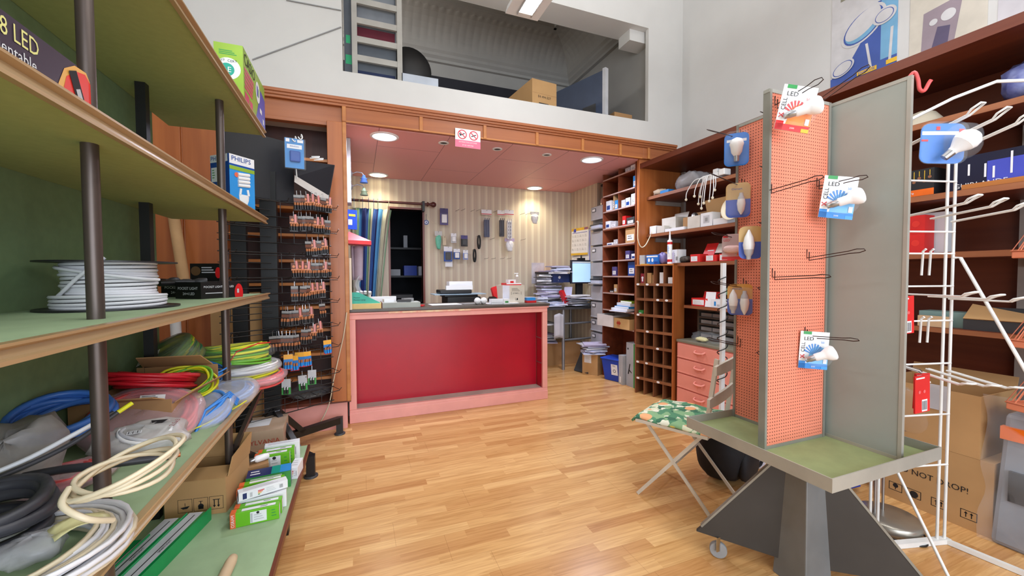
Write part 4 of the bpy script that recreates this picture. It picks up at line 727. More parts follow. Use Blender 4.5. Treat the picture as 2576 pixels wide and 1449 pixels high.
goods('packet', 'white packet with a green label in front of the big cream box', 'packet', (1.36, 3.74, WT), 0.06, 0.07, 0.05, 0.0, WHT, lambda m, F, R, Tp: rect(m, F, 0.01, 0.012, 0.045, 0.03, GREENP))
m = M(); t = T(1.40, 4.02, WT, 0.5); m.slab([(0.05, 0), (0.025, 0.045), (-0.025, 0.045), (-0.05, 0), (-0.025, -0.045), (0.025, -0.045)], 0.17, RED, t @ T(0, 0, 0, 0, -0.35)); m.build('tape_box', None, 'red six-sided box leaning behind the cream box on the counter', 'box', bev=0.003)
m = M(); pillow(m, T(1.31, 3.96, WT+0.032), 0.05, 0.035, 0.032, BLACK, 51); m.build('pouch', None, 'small black pouch beside the red six-sided box', 'pouch')
BEIGE = mat('beige_carton', (214, 202, 184), 0.6)
def bigbox(m, F, R, Tp):
    m.text('E PAR L', 0.022, INK, F @ T(0.15, 0.10, 0.001)); lines(m, F, 0.10, 0.15, 0.09, 3, 0.012, INK, 1, 0.003)
    for a in ((0.095, 0.085, 0.098, 0.118), (0.205, 0.085, 0.208, 0.118), (0.14, 0.03, 0.143, 0.055), (0.14, 0.03, 0.17, 0.033), (0.155, 0.033, 0.17, 0.05)): rect(m, F, *a, INK)
    rect(m, F, 0.0, 0.0, 0.075, 0.184, mat('white_side_print', (220, 220, 232), 0.6), 1)
goods('carton', 'big beige and white box standing at the right end of the counter', 'box', (1.38, 3.84, WT), 0.245, 0.20, 0.184, 0.02, BEIGE, bigbox)
goods('box_lid', 'thin red and white box lying on top of the beige box', 'box', (1.43, 3.86, WT+0.1845), 0.17, 0.14, 0.022, 0.06, RED, lambda m, F, R, Tp: rect(m, F, 0.0, 0.010, 0.17, 0.022, PAPER))
goods('tape_dispenser', 'small red and white box on the thin red box', 'box', (1.46, 3.88, WT+0.2070), 0.085, 0.06, 0.035, 0.1, PAPER, lambda m, F, R, Tp: rect(m, F, 0.02, 0.0, 0.06, 0.02, RED))
t = T(1.575, 3.93, WT+0.2070); o = thing('pump_bottle', 'clear sanitizer bottle with a white pump on the thin red box', 'bottle', mw=t)
M().lathe([(0.028, 0), (0.028, 0.05), (0.02, 0.062), (0.012, 0.066)], CLEAR, 14).build('bottle_body', o, world=False); m = M(); m.lathe([(0.014, 0.066), (0.014, 0.08), (0.005, 0.082), (0.005, 0.095)], WHT, 12); m.box((-0.03, -0.008, 0.095), (0.012, 0.008, 0.105), WHT); m.build('pump', o, world=False)
goods('packet', 'flat blue and red box at the right of the beige box on the counter', 'packet', (1.64, 3.80, WT), 0.10, 0.08, 0.022, 0.0, RED); goods('packet', 'light blue box lying on the flat red box at the counter end', 'packet', (1.645, 3.81, WT+0.0225), 0.09, 0.07, 0.03, 0.03, LB2)
t = T(0.93, 4.30, 0.0); o = thing('printer_stand', 'black printer with loose paper trays standing behind the counter', 'printer', mw=t)
m = M(); m.box((-0.1, 0, 0), (0.42, 0.36, 0.80), DGREY); m.build('stand', o, world=False)
m = M(); m.box((-0.02, 0.02, 0.80), (0.36, 0.34, 1.04), BLACK); m.box((-0.05, 0.03, 1.04), (0.33, 0.3, 1.065), BLACK); m.build('printer_body', o, world=False, bev=0.006)
m = M(); m.box((-0.16, 0.0, 1.066), (0.42, 0.3, 1.074), mat('pale_blue_tray', (170, 196, 214), 0.5)); m.build('tray', o, world=False)
m = M(); m.box((-0.10, 0.03, 1.075), (0.26, 0.26, 1.12), BLACK); m.build('scanner', o, world=False, bev=0.01)
goods('paper_stack', 'stack of white paper leaning on top of the printer', 'paper', (0.95, 4.40, 1.1205), 0.27, 0.12, 0.09, 0.05, PAPER)
goods('paper_stack', 'low bundle of white paper in front on the printer', 'paper', (0.90, 4.33, 1.1205), 0.30, 0.05, 0.045, 0.0, WHT)
# no smoking sign hung on the frieze
q0, q1 = PY(1146, 325, FY-0.07), PY(1208, 372, FY-0.07); W, Hh = 0.235, 0.165
t = frame(((q0.x+q1.x)/2, FY-0.068, (q0.z+q1.z)/2), (1, 0, -0.01), (0, 0, 1)); m = M(); m.cbox((0, 0, -0.002), (W, Hh, 0.003), PAPER, t); SP = mat('sign_pink', (240, 120, 150), 0.5); SR = mat('sign_red', (220, 50, 70), 0.5)
rect(m, t, -W/2, -Hh/2, W/2, -0.018, SP)
m.text('INTERDICTION DE FUMER', 0.0175, PAPER, t @ T(0, -0.036, 0.0012), sx=0.82); m.text('ET DE VAPOTER', 0.0175, PAPER, t @ T(0, -0.063, 0.0012), sx=0.82)
for sx_ in (-1, 1):
    c = sx_*0.053; ringd(m, t, c, 0.032, 0.042, 0.008, SR); u = t @ T(c, 0.032, 0, -0.75); rect(m, u, -0.036, -0.0035, 0.036, 0.0035, SR, 3)
    k = t @ T(c, 0.032, 0, 0.5 if sx_ < 0 else 0.4); rect(m, k, -0.024, -0.004, 0.024, 0.003, INK, 2)
    if sx_ < 0: rect(m, k, -0.022, -0.002, -0.012, 0.018, INK, 2)
m.build('warning_sign', None, 'pink and white no smoking sign on the wooden frieze', 'sign')
# ================================================================ alcove behind the counter
DW = wood('dark_red_rod_wood', (86, 40, 36), (66, 28, 26), 'x', 0.35)
rod = thing('curtain_rod', 'dark red wooden curtain rod with a turned finial above the store room door', 'curtain rod', (0.45, BY-0.10, 2.21))
M().tube([(-0.06, BY-0.10, 2.215), (0.86, BY-0.10, 2.215)], 0.016, DW, 12).build('pole', rod)
t = T(0.86, BY-0.10, 2.215, 0, 0, math.pi/2); M().lathe([(0.016, 0), (0.03, 0.005), (0.03, 0.015), (0.014, 0.03), (0.02, 0.05), (0.036, 0.075), (0.036, 0.095), (0.022, 0.118), (0.004, 0.124)], DW, 16, t).build('finial', rod)
M().box((0.80, BY-0.12, 2.12), (0.83, BY-0.0005, 2.25), BLACK).build('bracket', rod)
CURT = [mat('cream_curtain', (178, 176, 156), 0.9), mat('pale_green_curtain', (122, 160, 126), 0.9), mat('navy_curtain', (20, 36, 100), 0.9), mat('mid_blue_curtain', (50, 84, 150), 0.9), mat('sky_curtain', (70, 134, 186), 0.9)]
cu = thing('curtain', 'striped curtain in cream, green and blues drawn aside at the store room door', 'curtain', (0.18, BY-0.10, 0.0))
def cz(u, v):
    w = 0.47-0.16*min(1, (1-v)*1.6)**0.8; x = -0.055+u*w
    return (x, BY-0.10+0.028*math.sin(u*34)*(0.5+0.5*u)+0.008*math.sin(u*80+v*3), 0.02+v*2.10)
cm = M(); cm.grid(cz, 96, 14, CURT[0], None, True, 0.003)
seq = [(0.10, 0), (0.17, 1), (0.25, 4), (0.36, 2), (0.42, 3), (0.47, 1), (0.53, 0), (0.62, 3), (0.66, 2), (0.78, 4), (0.96, 0), (1.01, 1)]
for c in CURT[1:]: cm._m(c)
for i in range(96):
    k = next(c for lim, c in seq if i/96 < lim)
    for j in range(14): cm.mi[j*96+i] = k; cm.mi[96*14+j*96+i] = k
cm.build('curtain_panel', cu)
for x, k in ((-0.03, 4), (0.03, 1), (0.07, 2), (0.14, 2), (0.20, 3), (0.25, 1), (0.38, 0)):
    M().tube([(x, BY-0.103, 2.11), (x, BY-0.122, 2.19), (x, BY-0.118, 2.235), (x, BY-0.10, 2.242), (x, BY-0.082, 2.235), (x, BY-0.078, 2.19), (x, BY-0.097, 2.11)], 0.02, CURT[k], 4, flat=0.12).build('tab', cu)
# dark store room furniture seen through the door
m = M(); t = T(0.30, 6.0, 0.0); m.box((-0.1, 0, 0.95), (0.45, 0.5, 1.0), DGREY, t); m.box((0.30, 0.02, 0), (0.38, 0.48, 0.95), DGREY, t); m.box((-0.1, 0.02, 0), (-0.04, 0.48, 0.95), DGREY, t); m.build('work_table', None, 'dim grey work table standing inside the dark store room', 'table')
ss = thing('store_shelf', 'dim metal shelf unit with white boards inside the dark store room', 'shelf unit', (1.0, 6.6, 0))
for z in (0.45, 0.85, 1.25, 1.7): M().box((0.45, 6.6, z), (1.6, 6.9, z+0.03), DGREY).build('shelf', ss)  # white boards darkened to grey for the unlit room
for x in (0.45, 1.57): M().box((x, 6.6, 0), (x+0.03, 6.9, 2.0), DGREY).build('upright', ss)
for i, (x, w, h, c, lab) in enumerate(((0.48, 0.16, 0.10, LGREY, 'low pale box at the left on the store room shelf'), (0.70, 0.20, 0.16, BLUE, 'blue box in the middle of the store room shelf'), (0.93, 0.1, 0.15, PAPER, 'white box at the right on the store room shelf'))): goods('carton', lab, 'box', (x, 6.65, 1.2805), w, 0.2, h, 0, c)
goods('roll', 'small pale roll standing on the upper store room shelf', 'roll', (0.70, 6.68, 1.7305), 0.06, 0.06, 0.20, 0, LGREY)
t = frame((0.865, BY-0.008, 1.99), (1, 0, 0), (0, 0, 1)); m = M(); disc(m, t, 0, 0, 0.032, PHB, 2); disc(m, t, 0, 0, 0.020, PAPER, 4); disc(m, t, 0, 0, 0.010, PHB, 6); m.lathe([(0.032, -0.006), (0.032, 0.001)], PHB, 20, t); m.tube([(0, 0.03, 0), (0, 0.11, 0.0)], 0.004, GREY, 5, t=t)
m.build('amulet', None, 'round blue and white eye amulet hanging right of the store room door', 'amulet')
# goods hanging on hooks on the striped wall; (pixel, width, height, kind, label)
def hung(px_, py_, w, h, fn, lab, name='blister_pack', cat='blister pack', off=0.09, hook=True):
    q = PY(px_, py_, BY-off); t = frame((q.x, BY-off, q.z), (1, 0.05, 0), (0, 0, 1)); o = thing(name, lab, cat, mw=t); fn(o, w, h)
    if hook: m = M(); m.tube([(0, h/2-0.012, -off+0.0015), (0, h/2-0.012, 0.02), (0, h/2-0.004, 0.03)], 0.0025, STEEL, 5); m.build('hook', o, world=False)
    return o
def crd(c, c2=None, body=None, bm_=None):
    def f(o, w, h):
        m = M(); m.cbox((0, 0, 0), (w, h, 0.003), c)
        if c2: rect(m, T(0, 0, 0.0016), -w/2, h*0.18, w/2, h/2, c2)
        m.build('card', o, world=False)
        if body: m = M(); m.cbox((0, -h*0.13, 0.016), (w*0.62, h*0.5, 0.026), body); m.build('gadget', o, world=False, bev=0.006)
        m = M(); m.cbox((0, -h*0.13, 0.018), (w*0.8, h*0.62, 0.032), CLEAR); m.build('blister', o, world=False, bev=0.008)
    return f
def strip(c, pl):
    def f(o, w, h):
        m = M(); m.cbox((0, h/2-0.035, 0), (w, 0.07, 0.002), PAPER); rect(m, T(0, h/2-0.035, 0.0012), -w/2, -0.03, w/2, -0.02, RED); m.build('card', o, world=False)
        m = M(); m.cbox((0, -h*0.15, 0.0), (w*0.55, h*0.60, 0.035), c)
        if pl:
            for i in range(5): disc(m, T(0, -h*0.38+i*h*0.11, 0.0176), 0, 0, w*0.16, mat('socket_shadow_grey', (150, 150, 165), 0.5), 1)
        m.build('power_strip', o, world=False, bev=0.01)
        m = M()
        for i in range(3): m.tube([(-w*0.25+i*w*0.2, -h*0.4, 0.03), (-w*0.3+i*w*0.22, 0.0, 0.035), (-w*0.2+i*w*0.2, h*0.2, 0.03)], 0.006, c, 5)
        m.build('cord', o, world=False)
        pillow(M(), T(0, -h*0.08, 0.0), w*0.5, h*0.42, 0.05, CLEAR, 61, amp=0.03).build('plastic_bag', o, world=False)
    return f
def baggy(c, card=None):
    def f(o, w, h):
        if card: M().cbox((0, h*0.38, 0), (w, h*0.24, 0.002), card).build('card', o, world=False)
        pillow(M(), T(0, -h*0.05, 0), w*0.36, h*0.36, 0.03, c, 62, amp=0.12).build('contents', o, world=False); pillow(M(), T(0, -h*0.06, 0), w*0.5, h*0.42, 0.038, CLEAR, 63, amp=0.05).build('plastic_bag', o, world=False)
    return f
def cable(c):
    def f(o, w, h):
        m = M()
        for k in range(3): m.tube(cr([(w*0.25*math.cos(a)+0.004*k, h*0.46*math.sin(a), 0.006*k) for a in (math.pi*2*i/10 for i in range(10))], 3, True), 0.006, c, 5, True)
        m.tube([(-w*0.2, -h*0.1, 0.02), (w*0.1, -h*0.48, 0.02)], 0.009, c, 6); m.build('cord', o, world=False)
    return f
PURL = mat('violet_card', (80, 70, 130), 0.5)
hung(1117, 545, 0.11, 0.22, crd(PURL, mat('dark_violet_card', (70, 60, 110), 0.5), WHT), 'violet blister pack with a round white gadget, top left on the wall')
hung(1224, 564, 0.15, 0.40, strip(mat('slate_power_strip', (74, 80, 110), 0.5), False), 'bagged slate grey power strip hanging high on the striped wall', 'power_strip_pack', 'power strip')
hung(1262, 564, 0.13, 0.39, strip(mat('charcoal_power_strip', (58, 58, 66), 0.5), False), 'bagged charcoal power strip hanging beside the white one', 'power_strip_pack', 'power strip')
hung(1281, 567, 0.14, 0.43, strip(WHT, True), 'bagged white power strip with a row of sockets, hanging third on the wall', 'power_strip_pack', 'power strip', 0.15)
hung(1345, 549, 0.14, 0.18, baggy(WHT, LGREY), 'small bag of white cord hanging rightmost in the top row', 'bagged_cord', 'bag', 0.2)
hung(1282, 617, 0.15, 0.20, baggy(WHT, mat('lilac_card', (196, 176, 206), 0.5)), 'bag of white cord hanging below the white power strip', 'bagged_cord', 'bag', 0.12)
hung(1103, 606, 0.10, 0.26, baggy(mat('mint_cord', (90, 190, 160), 0.5), mat('clear_grey_card', (200, 200, 196), 0.5)), 'bag with a mint green cord hanging on the striped wall', 'bagged_cord', 'bag')
hung(1118, 606, 0.05, 0.12, lambda o, w, h: M().cbox((0, 0, 0), (w, h, 0.012), mat('beige_plug', (206, 190, 160), 0.5)).build('plug', o, world=False, bev=0.01), 'beige plug hanging beside the mint green cord', 'plug', 'plug')
hung(1141, 599, 0.075, 0.13, crd(LGREY, PAPER, WHT), 'small white blister pack in the second row of the wall')
hung(1168, 606, 0.095, 0.15, crd(INK, PURL, BLACK), 'black and violet blister pack in the second row of the wall')
hung(1204, 609, 0.07, 0.20, cable(BLACK), 'black cord bundle hanging loose in the second row', 'cord_bundle', 'cord')
hung(1193, 643, 0.065, 0.19, cable(BLACK), 'black cord bundle with a plug hanging lower down', 'cord_bundle', 'cord')
hung(1127, 639, 0.115, 0.20, crd(PHB, PAPER, BLACK), 'blue blister pack with a black gadget low on the striped wall')
hung(1149, 639, 0.09, 0.14, crd(PHB, PAPER, WHT), 'blue and white blister pack, second from the left in the lowest row')
hung(1171, 641, 0.07, 0.13, crd(mat('pale_blue_card', (140, 160, 220), 0.5), PAPER, WHT), 'pale blue blister pack with white label, low on the wall')
q = PY(1129, 663, BY-0.06); M().cbox((q.x, BY-0.06, q.z), (0.10, 0.003, 0.085), PAPER).build('price_note', None, 'white paper note hanging under the blue blister pack', 'note')
for i, (x, y) in enumerate(((1146, 531), (1160, 530), (1184, 532), (1198, 531), (1240, 534), (1308, 540), (1322, 540), (1233, 602), (1310, 604), (1218, 651), (1236, 651), (1258, 651), (1275, 651))):
    q = PY(x, y, BY); m = M(); m.tube([(q.x, BY+0.001, q.z), (q.x+0.02, BY-0.12, q.z+0.004), (q.x+0.022, BY-0.13, q.z+0.014)], 0.003, STEEL, 5); m.build('steel_hook', None, 'thin empty steel hook on the striped wall', 'hook', 'empty hooks on the striped wall')
m = M(); m.tube([(0.88, BY-0.004, 2.1), (0.93, BY-0.004, 2.0), (1.03, BY-0.004, 1.97), (1.04, BY-0.004, 1.6), (1.05, BY-0.005, 1.3), (1.03, BY-0.005, 0.9)], 0.003, CREAM, 5); m.build('cable', None, 'thin cream cable running down the striped wall', 'cable')
a, b = PY(1337, 661, BY), PY(1369, 713, BY); M().box((a.x, BY-0.004, b.z), (b.x, BY-0.0005, a.z), mat('printed_grey_paper', (206, 204, 212), 0.7, rgb2=(180, 178, 190), scale=9)).build('paper_sheet', None, 'white paper sheet pinned to the striped wall beside the desk', 'paper')
a, b = PY(1361, 695, BY), PY(1383, 720, BY); M().box((a.x, BY-0.012, b.z), (b.x, BY-0.007, a.z), PAPER, None).build('paper_sheet', None, 'smaller white sheet hanging in front of the wall shelf end', 'paper')
a = PY(1356, 684, BY-0.15); M().box((a.x, BY-0.25, a.z-0.02), (a.x+0.42, BY-0.0005, a.z+0.005), EDGE).build('bracket_shelf', None, 'short wooden wall shelf beside the heap of papers', 'shelf')
# wall planner and calendar on the side wall above the monitor
WX = AX1; m = M(); t = frame((WX-0.004, 5.12, 1.62), (0, -1, 0), (0, 0, 1)); m.cbox((0, 0, 0), (0.52, 0.62, 0.005), PAPER, t); rect(m, t, -0.26, 0.29, 0.26, 0.31, INK, 6); rect(m, t, 0.235, -0.31, 0.255, 0.31, INDIGO, 6); lines(m, t, -0.2, 0.22, 0.4, 12, 0.04, LGREY, 6, 0.008)
m.build('planner_board', None, 'big white wall planner behind the yearly calendar', 'planner')
m = M(); t = frame((WX-0.02, 5.13, 1.77), (0.02, -1, -0.02), (0.02, 0, 1)); m.cbox((0, 0, 0), (0.46, 0.40, 0.004), PAPER, t); rect(m, t, -0.23, 0.16, 0.23, 0.20, YEL, 4); rect(m, t, -0.17, 0.14, -0.10, 0.19, INDIGO, 5); rect(m, t, 0.12, 0.165, 0.22, 0.195, mat('mauve_print', (150, 90, 130), 0.5), 5); rect(m, t, -0.23, -0.20, 0.23, -0.17, YEL, 4); rect(m, t, -0.20, 0.125, 0.2, 0.132, INDIGO, 5)
for i in range(6):
    for j in range(4): lines(m, t, -0.21+i*0.07, 0.09-j*0.065, 0.055, 3, 0.012, GREY if (i+j) % 2 else LGREY, 5, 0.004)
m.build('calendar', None, 'white yearly calendar with yellow top and bottom bands above the monitor', 'calendar')
# desk
DT = 0.845
dk = thing('desk', 'dark topped desk on grey metal tube legs in the far corner of the alcove', 'desk', (2.6, 5.05, 0))
M().box((1.95, 4.70, DT-0.03), (3.06, 5.40, DT), DGREY).build('desk_top', dk)
MT = mat('grey_tube_metal', (150, 152, 158), 0.35, 0.6)
for x, y in ((2.566, 4.738), (2.0, 4.738), (2.0, 5.36), (3.03, 5.36)): M().tube([(x, y, 0.0), (x, y, DT-0.03)], 0.021, MT, 12).build('leg', dk)
m = M()
for z in (0.62, 0.40): m.tube([(2.566, 4.738, z), (3.03, 4.78, z)], 0.014, MT, 8)
m.build('cross_bar', dk)
M().box((2.0, 4.80, 0.60), (2.54, 5.3, 0.62), LGREY).build('lower_shelf', dk)
M().bar((2.25, 4.85, 0.3), (2.25, 4.85, 0.001), 0.08, 0.3, BLACK).box((2.15, 4.85, 0.0), (2.33, 5.25, 0.58), BLACK).build('computer_tower', None, 'black computer case standing under the desk', 'computer')
mn = thing('monitor', 'computer monitor with a light blue page on screen on the desk', 'monitor', (2.92, 4.86, DT))
a, b = PY(1437, 654, 4.86), PY(1490, 713, 4.86)
SCR = mat('lit_screen_light_blue', (176, 214, 246), 0.3, emit=0.55, var=0.03)
M().box((a.x, 4.86, b.z), (b.x, 4.90, a.z), mat('navy_black_bezel', (30, 30, 44), 0.35)).build('bezel', mn, bev=0.004)
m = M(); m.box((a.x+0.018, 4.858, b.z+0.02), (b.x-0.03, 4.8605, a.z-0.045), SCR); m.box((a.x+0.018, 4.858, a.z-0.04), (b.x-0.03, 4.8605, a.z-0.022), mat('lit_screen_grey', (196, 206, 214), 0.3, emit=0.4)); m.build('screen', mn)
M().box((2.86, 4.89, DT+0.012), (2.96, 4.93, 1.3), BLACK).box((2.80, 4.82, DT), (3.03, 4.99, DT+0.012), BLACK).build('stand', mn)
m = M(); m.box((2.87, 4.86, a.z+0.0005), (2.98, 4.90, a.z+0.03), BLACK); m.lathe([(0.012, 0), (0.012, 0.03), (0.006, 0.04)], BLACK, 10, T(2.925, 4.875, a.z+0.03)); m.build('webcam', None, 'small black webcam clipped on top of the monitor', 'webcam')
# heaps of paper on the desk and behind the counter end
PAPC = [PAPER, mat('bluish_paper', (206, 214, 236), 0.7), mat('grey_paper', (190, 188, 194), 0.7), mat('lilac_paper', (196, 190, 220), 0.7)]
def pheap(x, y, z, n, lab, w=0.30, d=0.21, th=0.006, seed=1, jit=0.05, dark=0.0):
    rd = random.Random(seed); t0 = T(x, y, z); m = M(); zz = 0
    for i in range(n):
        h = th*rd.uniform(0.5, 1.6); m.box((-w/2, -d/2, 0), (w/2, d/2, h*0.9), (DGREY if rd.random() < dark else rd.choice(PAPC)), t0 @ T(rd.uniform(-jit, jit), rd.uniform(-jit, jit), zz, rd.uniform(-0.5, 0.5), rd.uniform(-0.02, 0.02), rd.uniform(-0.02, 0.02))); zz += h
    setp(m.build('paper_stack', None, lab, 'papers', kind='stuff'), None)
    return zz
pheap(2.52, 5.08, DT+0.001, 28, 'high heap of papers and folders left of the monitor on the desk', 0.30, 0.22, 0.017, 1, 0.04, 0.35)
goods('ring_binder', 'navy ring binder lying on the heap of papers left of the monitor', 'binder', (2.50, 4.90, DT+0.33), 0.28, 0.26, 0.12, 0.08, mat('navy_binder', (28, 44, 92), 0.5), lambda m, F, R, Tp: disc(m, F, 0.10, 0.07, 0.02, LGREY))
pheap(2.63, 4.98, DT+0.452, 8, 'loose white sheets on top of the navy binder', 0.28, 0.2, 0.012, 2, 0.06)
pheap(2.18, 4.98, DT+0.001, 12, 'low wide heap of papers at the left end of the desk', 0.34, 0.24, 0.012, 3, 0.07)
pheap(2.83, 4.82, DT+0.0125, 12, 'loose papers and envelopes in front of the monitor', 0.30, 0.20, 0.010, 4, 0.05, 0.15)
pheap(2.45, 4.86, DT+0.001, 6, 'papers lying on the front edge of the desk', 0.30, 0.2, 0.008, 5, 0.05)
m = M(); t = T(2.66, 4.80, DT+0.012, 0.3, 0.0, -0.5); m.box((0, 0, 0), (0.05, 0.06, 0.22), RED, t); m.build('red_book', None, 'red book leaning among the papers on the desk', 'book', origin=t)
m = M(); t = T(2.61, 4.83, DT+0.012, 0.1, 0.15); m.box((0, 0, 0), (0.13, 0.004, 0.26), mat('pale_lilac_folder', (206, 206, 236), 0.6), t); m.build('folder', None, 'pale lilac folder standing among the papers on the desk', 'folder', origin=t)
goods('carton', 'brown carton on the floor under the desk', 'box', (2.35, 5.02, 0.0), 0.65, 0.3, 0.32, 0.0, CARD2)
pheap(2.45, 5.17, 0.321, 9, 'white papers heaped on the carton under the desk', 0.34, 0.24, 0.012, 6, 0.05)
m = M(); m.grid(lambda u, v: (2.42+0.14*u, 4.715+0.01*math.sin(u*9), 0.45+0.32*v-0.05*abs(u-0.5)), 8, 8, PAPC[2], None, True, 0.003); m.build('plastic_sheet', None, 'grey plastic sheet hanging from the desk edge beside the leg', 'sheet')
# stacked filing drawers
dt_ = thing('filing_drawers', 'tall tower of grey plastic filing drawers against the alcove side wall', 'drawers', (3.1, 4.5, 0))
FLG = mat('grey_drawer_plastic', (178, 178, 184), 0.5)
M().box((2.98, 4.38, 0.0), (3.32, 4.66, 2.19), mat('mid_grey_case', (140, 140, 146), 0.6)).build('case', dt_)  # case in a darker grey than the drawer fronts
for i, (z0, z1, k) in enumerate(((0.30, 0.52, 1), (0.53, 0.70, 1), (0.71, 0.93, 1), (0.94, 1.14, 0), (1.26, 1.45, 0), (1.46, 1.66, 1), (1.67, 1.86, 0), (2.0, 2.19, 1), (0.02, 0.28, 1))):
    d = M(); d.box((2.945, 4.385, z0), (2.98, 4.655, z1-0.012), FLG); d.box((2.935, 4.39, z0), (2.946, 4.65, z0+0.016), FLG); dr_ = d.build('drawer', dt_, bev=0.004)
    if k: M().box((2.940, 4.54, z1-0.08), (2.945, 4.62, z1-0.035), INK).box((2.938, 4.548, z1-0.074), (2.9405, 4.612, z1-0.042), PAPER).build('label_holder', dr_)
for z0, lab in ((1.155, 'open grey tray with dark folders in the filing tower'), (1.875, 'open grey tray with papers near the top of the filing tower')):
    m = M(); m.box((2.90, 4.39, z0), (2.98, 4.65, z0+0.015), FLG); m.box((2.91, 4.40, z0+0.015), (2.978, 4.60, z0+0.05), PAPC[1]); m.box((2.92, 4.42, z0+0.05), (2.978, 4.64, z0+0.07), DGREY); m.build('tray', None, lab, 'tray')
t = T(3.06, 4.50, 2.1905); o = thing('blender_jug', 'steel and glass blender jug standing on the filing drawers', 'blender', mw=t)
M().lathe([(0.065, 0), (0.06, 0.07), (0.045, 0.10)], CHROME, 18).build('motor_base', o, world=False); M().lathe([(0.045, 0.10), (0.055, 0.25), (0.055, 0.255)], CLEAR, 18).build('jug', o, world=False); M().lathe([(0.058, 0.255), (0.058, 0.275), (0.02, 0.285)], BLACK, 18).build('lid', o, world=False); M().lathe([(0.014, 0.10), (0.014, 0.24)], WHT, 10).build('inner_column', o, world=False)
# tall pigeonhole shelving along the side wall
TS = thing('tall_shelving', 'tall two-column wooden shelving along the alcove side wall', 'shelving', (3.05, 4.0, 0))
X0, X1, Y0, Y1 = 2.90, 3.22, 3.665, 4.315
TSW = wood('mahogany_shelf_wood', (136, 70, 42), (114, 54, 32), 'y', 0.4)
for y in (Y0, Y1-0.018): M().box((X0, y, 0.0), (X1, y+0.018, 2.535), TSW).build('side_panel', TS)
M().box((X0+0.004, 3.985, 0.86), (X1, 3.999, 2.535), TSW).build('divider', TS)
M().box((X1-0.012, Y0, 0), (X1, Y1, 2.535), TSW).build('back_panel', TS)
TZ = [2.46, 2.26, 2.065, 1.855, 1.645, 1.455, 1.265, 1.06, 0.85, 0.65]
for i, z in enumerate(TZ): M().box((X0-0.004, Y0+0.018, z-0.018-(0.012 if i in (3, 4) else 0)), (X1-0.012, Y1-0.018, z), TSW).box((X0-0.007, Y0+0.018, z-0.016), (X0-0.004, Y1-0.018, z-0.001), mat('pale_lilac_edge', (190, 160, 150), 0.5)).build('shelf', TS)  # front edge strips paler than the boards
# goods in it: (shelf index, y, width along y, depth, height, material, label)
def ins(i, y, w, d, h, c, lab, name='small_box', cat='box', rz=0.0, dx=0.02):
    t = T(X0+dx, y, TZ[i]+0.0005, -math.pi/2+rz); m = M(); m.box((-w, 0, 0), (0, d, h), c, t); F = t @ frame((-w, 0, 0), (1, 0, 0), (0, 0, 1)); rect(m, F, w*0.15, h*0.15, w*0.85, h*0.55, PAPER if c is not PAPER else PHB, 1); lines(m, F, w*0.25, h*0.42, w*0.5, 2, h*0.14, INK, 2, h*0.04)
    m.build(name, None, lab, cat, origin=t, bev=0.002)
for a in ((0, 3.80, 0.09, 0.1, 0.05, LGREY, 'pale grey packet on the topmost compartment of the tall shelving'), (0, 3.70, 0.09, 0.1, 0.06, WHT, 'white packet on the topmost compartment, nearest the front'), (1, 3.70, 0.045, 0.12, 0.13, LB2, 'light blue box in the second compartment from the top'),
          (2, 4.17, 0.10, 0.12, 0.13, PAPER, 'white box with blue print in the third compartment down, far column'), (2, 4.10, 0.02, 0.2, 0.19, CARD, 'brown card sheet standing in the third compartment, far column'), (2, 4.03, 0.06, 0.1, 0.11, LB2, 'pale blue box right of the brown card in the far column'), (2, 3.89, 0.07, 0.1, 0.09, LGREY, 'grey roll box left in the third compartment, near column'), (2, 3.80, 0.08, 0.1, 0.10, PAPER, 'white box in the middle of the third compartment, near column'), (2, 3.70, 0.08, 0.1, 0.13, LGREY, 'pale box at the right of the third compartment, near column'),
          (3, 4.19, 0.09, 0.1, 0.09, PAPER, 'white box at the left in the fourth compartment, far column'), (3, 4.07, 0.10, 0.1, 0.075, LGREY, 'low grey box in the fourth compartment, far column'), (3, 3.88, 0.06, 0.1, 0.11, RED, 'red and blue box in the fourth compartment, near column'), (3, 3.72, 0.14, 0.12, 0.08, DGREY, 'dark box with orange edge in the fourth compartment, near column'),
          (4, 4.13, 0.12, 0.1, 0.03, PAPER, 'flat white box in the fifth compartment, far column'), (4, 4.03, 0.08, 0.1, 0.06, LGREY, 'low white box beside the flat one, far column'), (4, 3.70, 0.18, 0.14, 0.17, CARD, 'brown carton with white label in the fifth compartment, near column'),
          (5, 3.80, 0.08, 0.1, 0.10, PURL, 'violet pack leaning in the sixth compartment, near column'), (5, 3.70, 0.07, 0.1, 0.06, PAPER, 'white box at the right in the sixth compartment'), (6, 4.05, 0.09, 0.1, 0.11, PURL, 'violet pack in the seventh compartment, far column'), (6, 3.70, 0.13, 0.05, 0.16, PHB, 'blue printed card standing in the seventh compartment, near column'),
          (7, 4.10, 0.09, 0.1, 0.03, BLACK, 'flat black packet in the eighth compartment, far column'), (7, 4.04, 0.06, 0.1, 0.10, CARD, 'narrow brown box in the eighth compartment, far column')): ins(*a)
for i, (c, rz, h, w) in enumerate(((PAPC[1], 0.25, 0.012, 0.24), (PAPER, 0.1, 0.028, 0.27), (LB2, 0.05, 0.022, 0.25), (PAPER, 0.0, 0.035, 0.25), (LIME, -0.05, 0.024, 0.22))):
    z = TZ[8]+0.0005+[0, 0.0125, 0.041, 0.0635, 0.099][i]; t = T(X0-0.09+0.02*i, 3.72, z, -math.pi/2+rz); M().box((-w, 0, 0), (0, 0.21, h-0.001), c, t).box((-w+0.004, -0.001, 0.003), (-0.004, 0.0, h-0.004), PAPER, t).build('catalogue', None, ['lowest and most askew', 'second lowest', 'middle blue', 'second highest white', 'topmost green'][i]+' catalogue in the stack on the tall shelving', 'catalogue', origin=t)
